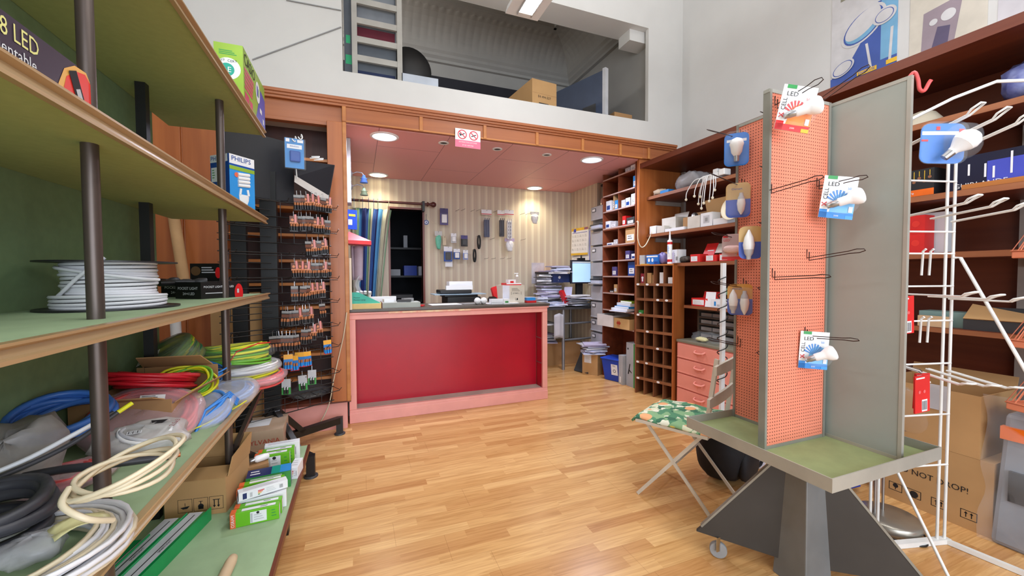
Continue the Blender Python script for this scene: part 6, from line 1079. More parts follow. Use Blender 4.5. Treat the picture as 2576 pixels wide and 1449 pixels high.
o = opencart((3.06, 1.13, 0.9755), 0.24, 0.18, 0.055, -math.pi/2, DGREY, 'open dark box with raised beige lid on the lower right shelf', None); m = M(); m.hexa([(0, 0, 0.056), (0.24, 0, 0.056), (0.24, -0.005, 0.06), (0, -0.005, 0.06), (0.0, 0.10, 0.13), (0.24, 0.06, 0.085), (0.24, 0.055, 0.09), (0, 0.095, 0.135)], CARD); m.build('lid', o, world=False)
# floor at the right
def dnd(m, F, R, Tp):
    m.text('DO NOT DROP!', 0.043, INK, F @ T(0.21, 0.19, 0.001), sx=0.95)
    for i, x in enumerate((0.04, 0.12, 0.22, 0.33)):
        for a in ((x, 0.05, x+0.06, 0.053), (x, 0.092, x+0.06, 0.095), (x, 0.05, x+0.003, 0.095), (x+0.057, 0.05, x+0.06, 0.095)): rect(m, F, *a, INK)
        if i == 0: disc(m, F, x+0.03, 0.08, 0.012, INK); rect(m, F, x+0.028, 0.058, x+0.032, 0.07, INK)
        elif i == 1: disc(m, F, x+0.03, 0.07, 0.018, INK, 1, 1.0)
        else:
            for k in (0.02, 0.04): rect(m, F, x+k-0.002, 0.06, x+k+0.002, 0.082, INK); m.add([(x+k-0.007, 0.078, 0.0006), (x+k+0.007, 0.078, 0.0006), (x+k, 0.088, 0.0006)], [(0, 1, 2)], INK, F)
goods('carton', 'big brown carton with black do not drop lettering on the floor', 'box', (2.82, 1.36, 0.0), 0.44, 0.40, 0.365, -math.pi/2, CARD, dnd)
o = opencart((2.82, 1.39, 0.366), 0.42, 0.36, 0.31, -math.pi/2, CARD, 'open brown carton standing on the do not drop carton', None); pillow(M(), T(0.12, 0.0, 0.16), 0.11, 0.03, 0.12, CLEAR, 80, amp=0.1).build('plastic_wrap', o, world=False); M().box((0.21, -0.006, 0.20), (0.31, -0.002, 0.33), mat('frosted_tape', (226, 226, 232), 0.2, alpha=0.6)).build('tape', o, world=False)
WM = thing('wrapped_machine', 'grey machine wrapped in clear film with an orange band at its top', 'machine', (2.95, 0.72, 0))
M().hexa([(2.79, 0.92, 0), (2.79, 0.50, 0), (3.12, 0.50, 0), (3.12, 0.92, 0), (2.84, 0.90, 0.62), (2.84, 0.50, 0.62), (3.12, 0.50, 0.62), (3.12, 0.90, 0.62)], mat('mid_grey_housing', (150, 154, 162), 0.4)).build('housing', WM, bev=0.02)
M().box((2.815, 0.50, 0.50), (2.845, 0.905, 0.56), mat('vivid_orange_strap', (250, 120, 20), 0.5)).build('orange_band', WM); M().box((2.80, 0.80, 0.22), (2.83, 0.87, 0.36), DGREY).build('handle_slot', WM)
m = M(); m.grid(lambda u, v: (2.775+0.06*v+0.012*math.sin(9*u+5*v)+0.008*math.sin(23*v+3*u), 0.955-0.47*u+0.01*math.sin(14*v), 0.005+0.69*v), 16, 20, CLEAR, None, True, 0.003); m.build('film_wrap', WM)
m = M(); pillow(m, T(2.62, 0.66, 0.05), 0.05, 0.07, 0.05, mat('orange_cloth', (250, 100, 30), 0.7), 81); m.build('orange_cloth', None, 'bright orange cloth on the floor before the wrapped machine', 'cloth')
q = PZ(2232, 1318, 0.0); LBm = mat('brushed_nickel', (170, 164, 152), 0.3, 0.7)
o = thing('floor_lamp', 'brushed metal lamp stand with a round base and two thin rods', 'lamp', (q.x, q.y, 0)); M().lathe([(0.13, 0), (0.135, 0.01), (0.135, 0.04), (0.125, 0.05), (0.05, 0.055)], LBm, 32, T(q.x, q.y, 0)).build('base', o)
for dx in (-0.05, 0.02): M().tube([(q.x+dx, q.y+0.03, 0.05), (q.x+dx, q.y+0.03, 0.75)], 0.006, STEEL, 8).build('rod', o)
m = M(); m.tube(cr([(q.x+0.02, q.y-0.135, 0.02), (q.x-0.05, q.y-0.17, 0.006), (q.x-0.12, q.y-0.10, 0.006), (q.x-0.16, q.y+0.05, 0.02), (q.x-0.16, q.y+0.1, 0.2)], 5), 0.004, BLACK, 5); m.build('power_cord', o)
m = M(); q2 = PZ(2150, 1250, 0.0); pillow(m, T(q2.x+0.05, q2.y+0.14, 0.07), 0.09, 0.12, 0.07, BLUE, 82); m.build('plastic_bag', None, 'bright blue bag on the floor behind the lamp base', 'bag')
goods('carton', 'brown carton lying on the floor behind the lamp base', 'box', (2.62, 1.75, 0.0), 0.30, 0.25, 0.20, -math.pi/2, CARD2)
# ---------------------------------------------------------------- wall posters above the shelving
POB = mat('poster_royal_blue', (66, 92, 170), 0.6); POC = mat('poster_sky', (120, 176, 214), 0.6); POW = mat('poster_white', (214, 212, 214), 0.6)
t = frame((3.4985, 2.07, 2.60), (0, -1, 0), (0, 0, 1)); m = M(); m.cbox((0.21, 0.65, 0.0005), (0.42, 1.3, 0.002), POW, t)
m.add([(0, 0.0, 0.002), (0.415, 0.0, 0.002), (0.415, 0.62, 0.002), (0.30, 0.62, 0.002), (0.22, 0.42, 0.002), (0.12, 0.26, 0.002), (0, 0.2, 0.002)], [tuple(range(7))], POB, t); m.quad((0.32, 0.2, 0.0026), (0.415, 0.2, 0.0026), (0.415, 1.3, 0.0026), (0.32, 1.3, 0.0026), POC, t)
for x, y, r, sx_ in ((0.21, 0.50, 0.135, 0.95), (0.40, 0.50, 0.12, 0.8), (0.03, 0.25, 0.10, 1.0)):
    u = t @ T(x, y, 0, 0.6); a = lambda q, c, k: m.add([(max(-x, 0) + q*sx_*1.25*math.cos(b), q*0.8*math.sin(b), 0.003+0.0006*(k+{0.21: 0, 0.40: 4, 0.03: 8}[x]) ) for b in (2*math.pi*i/28 for i in range(28))], [tuple(range(28))], c, u)
    if x > 0.35: u = t @ T(x-0.06, y, 0, 0.2); a(0.07, POW, 1); a(0.055, POB, 2); a(0.05, POW, 3)
    elif x < 0.1: u = t @ T(0.085, y, 0, 0.4); a(0.065, POW, 1); a(0.055, POB, 2); a(0.05, POW, 3)
    else: a(0.13, POW, 1); a(0.115, POB, 2); a(0.105, POC, 3); m.add([(0.105*0.95*1.25*math.cos(b)+0.008, 0.07*math.sin(b)+0.016, 0.0051) for b in (2*math.pi*i/28 for i in range(28))], [tuple(range(28))], POW, u)
for x0_, y0_, x1_, y1_ in ((0.235, 0.36, 0.265, 0.17), (0.385, 0.40, 0.375, 0.18)): m.add([(x0_-0.008, y0_, 0.0034), (x0_+0.008, y0_, 0.0034), (x1_+0.008, y1_, 0.0034), (x1_-0.008, y1_, 0.0034)], [(3, 2, 1, 0)], POW, t)
m.cbox((0.24, 0.16, 0.004), (0.12, 0.03, 0.005), YEL, t); m.text('ENERVIE', 0.028, POB, t @ T(0.24, 0.16, 0.0066)); m.cbox((0.385, 0.165, 0.003), (0.06, 0.03, 0.003), YEL, t)
rect(m, t @ T(0, 0, 0.002), 0.06, 0.76, 0.30, 1.2, mat('poster_olive', (150, 146, 128), 0.6)); ringd(m, t @ T(0.16, 0.86, 0.003), 0, 0, 0.035, 0.03, INK); rect(m, t @ T(0, 0, 0.003), 0.157, 0.88, 0.163, 1.2, INK)
m.build('poster', None, 'blue and white poster with stemmed discs on the right wall', 'poster')
t = frame((3.4985, 1.57, 2.60), (0, -1, 0), (0, 0, 1)); m = M(); m.cbox((0.16, 0.6, 0.0005), (0.36, 1.2, 0.002), mat('poster_cream', (214, 206, 192), 0.6), t); m.add([(0.04, 0.10, 0.002), (0.20, 0.14, 0.002), (0.235, 0.40, 0.002), (0.05, 0.38, 0.002)], [(0, 1, 2, 3)], mat('poster_mauve', (156, 140, 150), 0.6), t); m.add([(0.09, 0.12, 0.003), (0.17, 0.14, 0.003), (0.18, 0.24, 0.003), (0.12, 0.26, 0.003)], [(0, 1, 2, 3)], mat('poster_violet_dark', (90, 80, 110), 0.6), t); disc(m, t @ T(0, 0, 0.003), 0.17, 0.31, 0.035, POW); disc(m, t @ T(0, 0, 0.003), 0.10, 0.30, 0.02, POW)
m.build('poster', None, 'cream poster with a mauve picture on the right wall', 'poster')
t = frame((3.4985, 1.20, 2.60), (0, -1, 0), (0, 0, 1)); m = M(); m.cbox((0.22, 0.6, 0.0005), (0.42, 1.2, 0.002), mat('poster_pale_lilac', (206, 202, 208), 0.6), t); m.add([(0.02, 0.34, 0.002), (0.11, 0.34, 0.002), (0.03, 0.46, 0.002), (0.02, 0.5, 0.002)], [(0, 1, 2, 3)], POB, t)
for x in (0.05, 0.13): rect(m, t @ T(0, 0, 0.002), x, 0.48, x+0.05, 1.1, mat('poster_slate', (150, 152, 176), 0.6)); disc(m, t @ T(0, 0, 0.002), x+0.025, 0.47, 0.035, mat('poster_slate', (150, 152, 176), 0.6), 1, 1.3)
m.build('poster', None, 'pale lilac poster with slate blue columns, rightmost on the right wall', 'poster')
# ================================================================ revolving pegboard stand in front
SG = mat('grey_stand_metal', (150, 148, 138), 0.4, 0.3); SGL = mat('light_grey_edge', (176, 174, 164), 0.4, 0.3); GPAN = mat('grey_laminate_panel', (150, 157, 150), 0.45, var=0.05, scale=3); TFE = mat('olive_tray_felt', (140, 152, 104), 0.9, var=0.06, scale=14)
CHAR = mat('charcoal_plate', (58, 54, 50), 0.6)
def pegmat():
    m = bpy.data.materials.new('salmon_pegboard'); m.use_nodes = True; nt = m.node_tree; N = nt.nodes; L = nt.links; b = N['Principled BSDF']
    g = N.new('ShaderNodeNewGeometry'); s = N.new('ShaderNodeSeparateXYZ'); L.new(g.outputs['Position'], s.inputs[0])
    def mth(op, a, v=None, c=None):
        x = N.new('ShaderNodeMath'); x.operation = op
        for i, q in enumerate((a, v, c)):
            if q is None: continue
            if hasattr(q, 'is_linked'): L.new(q, x.inputs[i])
            else: x.inputs[i].default_value = q
        return x.outputs[0]
    P = 0.0132; u = mth('ADD', s.outputs['X'], s.outputs['Y'])
    fu = mth('SUBTRACT', mth('FRACT', mth('DIVIDE', u, P)), 0.5); fv = mth('SUBTRACT', mth('FRACT', mth('DIVIDE', s.outputs['Z'], P)), 0.5)
    d = mth('ADD', mth('MULTIPLY', fu, fu), mth('MULTIPLY', fv, fv)); h = mth('LESS_THAN', d, 0.034)
    no = N.new('ShaderNodeTexNoise'); no.inputs['Scale'].default_value = 5; L.new(g.outputs['Position'], no.inputs['Vector'])
    r1 = N.new('ShaderNodeValToRGB'); r1.color_ramp.elements[0].color = _lin((224, 130, 102)); r1.color_ramp.elements[1].color = _lin((236, 142, 114)); L.new(no.outputs['Fac'], r1.inputs[0])
    mx = N.new('ShaderNodeMix'); mx.data_type = 'RGBA'; L.new(h, mx.inputs[0]); L.new(r1.outputs[0], mx.inputs[6]); mx.inputs[7].default_value = _lin((96, 40, 30)); L.new(mx.outputs[2], b.inputs['Base Color']); b.inputs['Roughness'].default_value = 0.5
    return m
PEG = pegmat()
TX0, TX1, TY0, TY1 = 1.407, 2.05, 0.803, 1.41
SD = thing('pegboard_stand', 'tall salmon pegboard display stand with a green tray on a wheeled charcoal base', 'display stand', (1.727, 1.105, 0))
M().box((TX0+0.002, TY0+0.002, 0.577), (TX1-0.002, TY1-0.002, 0.586), SG).box((TX0+0.004, TY0+0.004, 0.586), (TX1-0.004, TY1-0.004, 0.589), TFE).build('tray', SD)
m = M()
for a, b in (((TX0, TY0, 0.575), (TX1, TY0+0.004, 0.622)), ((TX0, TY1-0.004, 0.575), (TX1, TY1, 0.622)), ((TX0, TY0+0.0041, 0.575), (TX0+0.004, TY1-0.0041, 0.622)), ((TX1-0.004, TY0+0.0041, 0.575), (TX1, TY1-0.0041, 0.622))): m.box(a, b, SGL)
m.build('tray_rim', SD)
ZT = 1.985
def panel(x0, y0, x1, y1, mt, nm, e=0.004, SG=SG):
    p = M().box((x0, y0, 0.60), (x1, y1, ZT-0.008), mt).build(nm, SD); m = M()
    ax = x1-x0 > y1-y0
    for k in (0, 1):
        if ax: xx = x0-0.001 if k == 0 else x1-0.011; m.box((xx, y0-e, 0.589), (xx+0.012, y1+e, ZT), SG)
        else: yy = y0-0.001 if k == 0 else y1-0.011; m.box((x0-e, yy, 0.589), (x1+e, yy+0.012, ZT), SG)
    m.box((x0-e*0.6, y0-e*0.6, ZT-0.012), (x1+e*0.6, y1+e*0.6, ZT+0.001), SGL); m.box((x0-e*0.6+0.012, y0-e*0.6, 0.5892), (x1+e*0.6-0.012, y1+e*0.6, 0.602), SG) if ax else m.box((x0-e*0.6, y0+0.012, 0.5892), (x1+e*0.6, y1-0.012, 0.602), SG); m.build('panel_frame', p)
panel(1.475, 1.085, 1.835, 1.105, PEG, 'pegboard'); panel(1.695, 1.112, 1.715, 1.405, PEG, 'pegboard'); panel(1.850, 0.832, 1.860, 1.105, GPAN, 'grey_panel', 0.0025, SGL); panel(1.875, 1.112, 2.03, 1.132, PEG, 'pegboard')
# base: tapered column, two diagonal triangular plates, castors
cx_, cy_ = 1.712, 1.085
m = M(); m.hexa([(cx_-0.078, cy_-0.066, 0.0), (cx_+0.066, cy_-0.078, 0.0), (cx_+0.078, cy_+0.066, 0.0), (cx_-0.066, cy_+0.078, 0.0), (cx_-0.05, cy_-0.045, 0.575), (cx_+0.045, cy_-0.05, 0.575), (cx_+0.05, cy_+0.045, 0.575), (cx_-0.045, cy_+0.05, 0.575)], mat('blue_grey_column', (124, 128, 130), 0.4, 0.3)); m.build('column', SD, bev=0.004)
for d in ((-0.68, 0.73), (0.70, -0.71), (0.71, 0.70)):
    d = Vector((d[0], d[1], 0)).normalized(); s_ = Vector((-d.y, d.x, 0))*0.010; c = Vector((cx_, cy_, 0)); L_ = 0.40
    q = [c+d*0.05+Vector((0, 0, 0.07)), c+d*L_+Vector((0, 0, 0.10)), c+d*(L_-0.02)+Vector((0, 0, 0.125)), c+d*0.05+Vector((0, 0, 0.555))]
    m = M(); m.hexa([p-s_ for p in q]+[p+s_ for p in q], CHAR); f_ = m.build('base_plate', SD)
    m = M(); m.bar(q[2]+Vector((0, 0, 0.002)), q[3]+Vector((0, 0, 0.002)), 0.024, 0.008, SG); m.build('edge_strip', f_)
    w = c+d*(L_-0.09); cs = M(); cs.lathe([(0.034, -0.011), (0.036, -0.008), (0.036, 0.008), (0.034, 0.011)], GREY, 20, T(w.x, w.y, 0.036) @ d.to_track_quat('X', 'Z').to_matrix().to_4x4() @ Matrix.Rotation(math.pi/2, 4, 'X')); cs = cs.build('castor_wheel', SD)
    m = M(); m.bar(w-s_*1.7+Vector((0, 0, 0.036)), w-s_*1.7+Vector((0, 0, 0.10)), 0.02, 0.003, CHROME); m.bar(w+s_*1.7+Vector((0, 0, 0.036)), w+s_*1.7+Vector((0, 0, 0.10)), 0.02, 0.003, CHROME); m.build('fork', cs)
m = M(); m.tube(cr([(1.866, 0.85, 1.982), (1.872, 0.835, 2.0), (1.874, 0.825, 1.97), (1.874, 0.82, 1.935), (1.880, 0.81, 1.925), (1.886, 0.80, 1.95), (1.888, 0.795, 1.958)], 5), 0.006, mat('coral_hook', (226, 90, 90), 0.4), 7); m.build('coral_hook', None, 'coral red plastic hook clipped over the grey panel of the stand', 'hook')
HK = mat('dark_wire_hook', (70, 56, 54), 0.35, 0.7)
def peghook(base, tip, lab, w=0.018, vert=0.035):
    """double wire hook from the board, joined by a loop at the tip"""
    b, t_ = Vector(base), Vector(tip); d = (t_-b).normalized(); s_ = (d.cross(Vector((0, 0, 1))).normalized()*0.8 + Vector((0, 0, 0.55)))*w/2; m = M(); e = t_-d*0.05
    pts = [b-s_+Vector((0, 0, vert)), b-s_, e-s_*0.8, t_-d*0.02-s_*1.3, t_-s_*0.6, t_+s_*0.6, t_-d*0.02+s_*1.3, e+s_*0.8, b+s_, b+s_+Vector((0, 0, vert))]
    m.tube(pts, 0.0018, HK, 5); return m.build('peg_hook', None, lab, 'hook')
yb = 1.083
for i, (x, z, yt, zt) in enumerate(((1.511, 1.922, 0.92, 1.955), (1.735, 1.964, 0.90, 2.03), (1.486, 1.596, 0.897, 1.612), (1.765, 1.632, 0.914, 1.640), (1.712, 1.339, 0.889, 1.366), (1.512, 1.262, 0.884, 1.272), (1.709, 1.022, 0.90, 1.036))):
    peghook((x, yb, z), (x, yt, zt), ['topmost hook on the front pegboard, carrying the red bulb card', 'empty upper right hook slanting up on the front pegboard', 'empty left hook below the red bulb card', 'hook carrying the upper blue bulb card', 'empty hook under the upper blue bulb card at the right', 'empty level hook lowest at the left of the front pegboard', 'lowest hook, carrying the lower blue bulb card'][i])
xb = 1.693
for i, (y, z, xt, zt) in enumerate(((1.378, 1.917, 1.481, 1.93), (1.368, 1.689, 1.484, 1.735), (1.36, 1.446, 1.496, 1.465), (1.352, 1.219, 1.486, 1.243), (1.377, 0.941, 1.493, 0.985))):
    peghook((xb, y, z), (xt, y, zt), ['topmost hook of the left pegboard, over the round blue card', 'second hook of the left pegboard, over the candle bulb card', 'third hook of the left pegboard, over the red bag', 'fourth hook of the left pegboard, over the two-bulb card', 'lowest empty hook of the left pegboard'][i])
for i, (y, z) in enumerate(((1.17, 1.92), (1.17, 1.70), (1.17, 1.47), (1.17, 1.20), (1.17, 0.93))):
    peghook((xb, y, z), (1.545, y, z+0.02), ['topmost', 'second', 'third', 'fourth', 'lowest'][i]+' hook of the inner column on the left pegboard')
# bulbs on cards: x right, y up, z out of the card
def spotbulb(o, t, s=1.0):
    M().lathe([(0.010, 0), (0.011, 0.012), (0.013, 0.014), (0.0135, 0.034)], STEEL, 14, t @ Matrix.Scale(s, 4)).build('screw_cap', o, world=False)
    M().lathe([(0.0135, 0.034), (0.0165, 0.038), (0.0175, 0.066), (0.023, 0.076), (0.030, 0.090), (0.0315, 0.100), (0.0315, 0.106), (0.027, 0.112), (0.01, 0.116)], WGL, 20, t @ Matrix.Scale(s, 4)).build('bulb', o, world=False)
def xcell(p, n, up, red, lab, w=0.115, h=0.165):
    """bulb card hung on a peg hook; p is the hook hole"""
    up = Vector(up); n = Vector(n); r = up.cross(n).normalized(); t = frame(Vector(p)-up.normalized()*(h/2-0.022), r, up)
    o = thing('bulb_blister_pack', lab, 'blister pack', mw=t); C1 = mat('card_red', (220, 40, 40), 0.4) if red else mat('card_blue', (30, 130, 210), 0.4); C2 = mat('card_orange', (250, 150, 60), 0.4) if red else mat('card_light_blue', (110, 190, 240), 0.4)
    m = M(); m.cbox((0, 0, 0), (w, h, 0.002), WHT); u = T(0, 0, 0.0013)
    m.add([(-w*0.25, -h*0.5, 0), (w*0.5, -h*0.5, 0), (w*0.5, h*0.05, 0), (w*0.1, h*0.12, 0), (-w*0.12, h*0.02, 0)], [tuple(range(5))], C2, u)
    for k in range(9): a = 0.2+k*0.32; m.add([(0.0, -h*0.12, 0.0006), (w*0.36*math.cos(a-0.09), -h*0.12+h*0.30*math.sin(a-0.09), 0.0006), (w*0.36*math.cos(a+0.09), -h*0.12+h*0.30*math.sin(a+0.09), 0.0006)], [(0, 1, 2)], C1, u)
    rect(m, u, -w/2, -h/2, w*0.5, -h*0.36, C1, 2); rect(m, u, -w/2, -h/2, -w*0.27, -h*0.30, C1, 2); rect(m, u, w*0.28, -h/2, w*0.5, -h*0.42, YEL if red else LB2, 3)
    rect(m, u, -w*0.40, h*0.42, -w*0.12, h*0.5, mat('leaf_green', (40, 150, 70), 0.4), 2); m.text('LED', h*0.14, INK, u @ T(-w*0.20, h*0.30, 0.001)); q = u @ T(-w*0.38, -h*0.02, 0.001, math.pi/2); m.text('CELL', h*0.125, INK, q @ T(h*0.09, 0, 0)); m.text('X', h*0.15, RED, q @ T(-h*0.16, 0, 0)); m.text('X', h*0.15, RED, q @ T(-h*0.155, 0, 0.0004, 0.2)); m.text('2500', h*0.05, WHT, u @ T(0.0, -h*0.44, 0.003)); rect(m, u, w*0.34, -h*0.34, w*0.46, -h*0.20, PAPER, 3)
    m.text('50', h*0.08, C1, u @ T(w*0.28, h*0.22, 0.001)); m.build('card', o, world=False)
    bt = frame((-w*0.30, -h*0.30, 0.024), (0.55, -0.83, 0), (0, 0, 1)); bt = Matrix.Translation((-w*0.36, -h*0.26, 0.022)) @ Vector((0.84, 0.42, 0.22)).to_track_quat('Z', 'Y').to_matrix().to_4x4(); spotbulb(o, bt, h/0.165)
    m = M(); pillow(m, T(w*0.08, -h*0.08, 0.022), w*0.47, h*0.33, 0.026, CLEAR, 91, amp=0.02); m.build('blister', o, world=False)
    return o
xcell((1.511, 0.995, 1.940), (-0.50, -0.86, 0.0), (0.20, -0.10, 1), True, 'red and white bulb blister card hanging on the topmost front hook')
xcell((1.765, 1.0, 1.637), (-0.58, -0.81, 0.0), (0.14, -0.06, 1), False, 'upper blue and white bulb blister card on the front pegboard')
xcell((1.709, 1.05, 1.025), (-0.50, -0.86, 0.0), (0.05, -0.03, 1), False, 'lower blue and white bulb blister card on the front pegboard', 0.105, 0.15)
def rcard(p, n, w, h, c, lab, c2=None, name='bulb_blister_pack'):
    up = Vector((0, 0, 1)); r = up.cross(Vector(n)).normalized(); t = frame(Vector(p)-up*(h/2-0.018), r, up); o = thing(name, lab, 'blister pack', mw=t); m = M(); k = 0.022
    poly = [(sx_*(w/2-k)+k*math.cos(a), sy_*(h/2-k)+k*math.sin(a)) for sx_, sy_, a0 in ((1, 1, 0), (-1, 1, 1.571), (-1, -1, 3.142), (1, -1, 4.712)) for a in (a0+i*0.393 for i in range(5))]
    m.slab(poly, 0.003, c)
    if c2: m.add([(x*0.995, min(y, h*0.02), 0.0036) for x, y in poly], [tuple(range(len(poly)))], c2)
    return o, m, poly
AZC = mat('azure_card', (6, 118, 214), 0.45)
o, m, poly = rcard(PY(1853, 345, 1.36), (-0.75, -0.66, 0), 0.10, 0.15, AZC, 'round cornered azure card with a small globe bulb on the left pegboard')
rect(m, T(0, 0, 0.003), -0.04, 0.035, 0.04, 0.047, PAPER); m.build('card', o, world=False); M().lathe([(0.011, -0.06), (0.012, -0.035)], STEEL, 12, frame((0, 0, 0.024), (1, 0, 0), (0, 0, -1)) ).build('screw_cap', o, world=False)
M().lathe([(0.012, -0.035), (0.022, -0.02), (0.026, 0.005), (0.030, 0.018), (0.024, 0.038), (0.006, 0.047)], WGL, 18, frame((0, 0, 0.024), (1, 0, 0), (0, 0, -1))).build('bulb', o, world=False)
m = M(); m.slab([(x*0.97, y*0.97) for x, y in poly], 0.05, CLEAR, T(0, 0, 0.004)); m.build('blister', o, world=False, bev=0.01)
GOLD = mat('gold_fade_card', (214, 176, 110), 0.4); VIO = mat('violet_blue_card', (70, 100, 200), 0.4)
def candle(o, x, y, up=True, s=1.0):
    f = frame((x, y, 0.022), (1, 0, 0), (0, 0, -1)) if up else frame((x, y, 0.022), (1, 0, 0), (0, 0, 1))
    M().lathe([(0.018*s, -0.02), (0.021*s, 0.0), (0.016*s, 0.03), (0.003, 0.058*s)], WGL, 16, f).build('bulb', o, world=False); M().lathe([(0.008, -0.058*s), (0.009, -0.045*s), (0.015*s, -0.035*s), (0.018*s, -0.02)], LGREY, 14, f).build('lamp_base', o, world=False)
o, m, poly = rcard(PY(1857, 470, 1.36), (-0.75, -0.66, 0), 0.10, 0.16, GOLD, 'gold and violet card with one candle bulb on the left pegboard', VIO); m.text('Osmart', 0.014, PHB, T(-0.005, 0.052, 0.0034)); m.build('card', o, world=False); candle(o, 0.012, -0.02, False, 0.85)
m = M(); m.slab([(x*0.95, y*0.9) for x, y in poly], 0.045, CLEAR, T(0, 0, 0.004)); m.build('blister', o, world=False, bev=0.01)
o, m, poly = rcard(PY(1862, 724, 1.35), (-0.70, -0.71, 0), 0.105, 0.145, mat('amber_fade_card', (230, 170, 80), 0.4), 'amber and violet card with two candle bulbs on the left pegboard', VIO); m.text('Osmart', 0.013, PHB, T(-0.012, 0.05, 0.0034)); m.build('card', o, world=False); candle(o, -0.03, -0.008, True, 0.95); candle(o, 0.016, -0.014, False, 0.95)
m = M(); m.slab([(x*0.93, y*0.85) for x, y in poly], 0.048, CLEAR, T(0, -0.005, 0.004)); m.build('blister', o, world=False, bev=0.01)
o, m, poly = rcard(PY(1853, 598, 1.34), (-0.75, -0.66, 0), 0.118, 0.118, mat('pale_red_bag_print', (226, 196, 196), 0.35, alpha=0.6), 'clear bag with a red lower edge and flame print on the left pegboard')
rect(m, T(0, 0, 0.003), -0.059, -0.059, 0.059, -0.045, mat('card_red', (220, 40, 40), 0.4)); rect(m, T(0, 0, 0.003), -0.055, 0.042, -0.035, 0.052, RED); m.add([(0.0, -0.04, 0.0042), (0.038, -0.04, 0.0042), (0.045, 0.04, 0.0042), (0.022, 0.01, 0.0042)], [(0, 1, 2, 3)], mat('flame_orange_print', (240, 110, 50), 0.4)); m.text('LED', 0.015, RED, T(-0.04, 0.03, 0.0036)); m.build('card', o, world=False); pillow(M(), T(-0.018, -0.012, 0.018), 0.036, 0.018, 0.014, mat('blush_bulb', (244, 206, 206), 0.3), 92, amp=0.03).build('bulb', o, world=False)
o, m, poly = rcard(PY(1888, 580, 1.19), (-0.70, -0.71, 0), 0.085, 0.135, GOLD, 'gold and violet card half hidden by the edge of the front pegboard', VIO); m.build('card', o, world=False); candle(o, -0.008, -0.01, True, 1.05)
# ================================================================ folding chair, cushion and rucksack
CHM = mat('cream_enamel_metal', (214, 204, 188), 0.45)
FN = Vector((1.482, 1.862, 0)); dd = Vector((0.43, -0.903, 0)); dw = Vector((0.903, 0.43, 0)); SW, SDp = 0.41, 0.40
def cp(a, b, z): return FN + dd*a + dw*b + Vector((0, 0, z))
CHR = thing('folding_chair', 'cream folding garden chair with a fruit patterned seat pad beside the stand', 'chair', tuple(cp(0.2, 0.2, 0)))
for b in (0.02, SW-0.02):
    m = M(); m.bar(cp(0.05, b, 0.44), cp(0.42, b, 0.004), 0.008, 0.017, CHM); m.build('leg', CHR); m = M(); m.bar(cp(0.50-0.08, b*0.98+0.004, 0.85), cp(0.37, b*0.98+0.004, 0.46), 0.010, 0.024, CHM); m.bar(cp(0.37, b*0.98+0.004, 0.46), cp(0.0, b*0.98+0.004, 0.004), 0.008, 0.018, CHM); m.build('rear_leg', CHR)
for a, z in ((0.042, 0.055), (0.215, 0.25)): M().bar(cp(a, 0.02, z), cp(a, SW-0.02, z), 0.008, 0.010, CHM).build('stretcher', CHR)
m = M(); m.bar(cp(0, 0.0, 0.445), cp(0.39, 0.0, 0.445), 0.02, 0.016, CHM); m.bar(cp(0, SW, 0.445), cp(0.39, SW, 0.445), 0.02, 0.016, CHM)
for i in range(7): m.bar(cp(0.03+i*0.058, 0, 0.452), cp(0.03+i*0.058, SW, 0.452), 0.04, 0.012, CHM)
m.build('seat', CHR)
for a, z in ((0.435, 0.80), (0.405, 0.63)): m = M(); m.grid(lambda u, v: cp(a+0.010*math.sin(u*math.pi), -0.03+u*(SW+0.06), z+(v-0.5)*(0.058-0.015*abs(2*u-1)**4)), 14, 3, CHM, None, False, 0.014); m.build('back_slat', CHR)
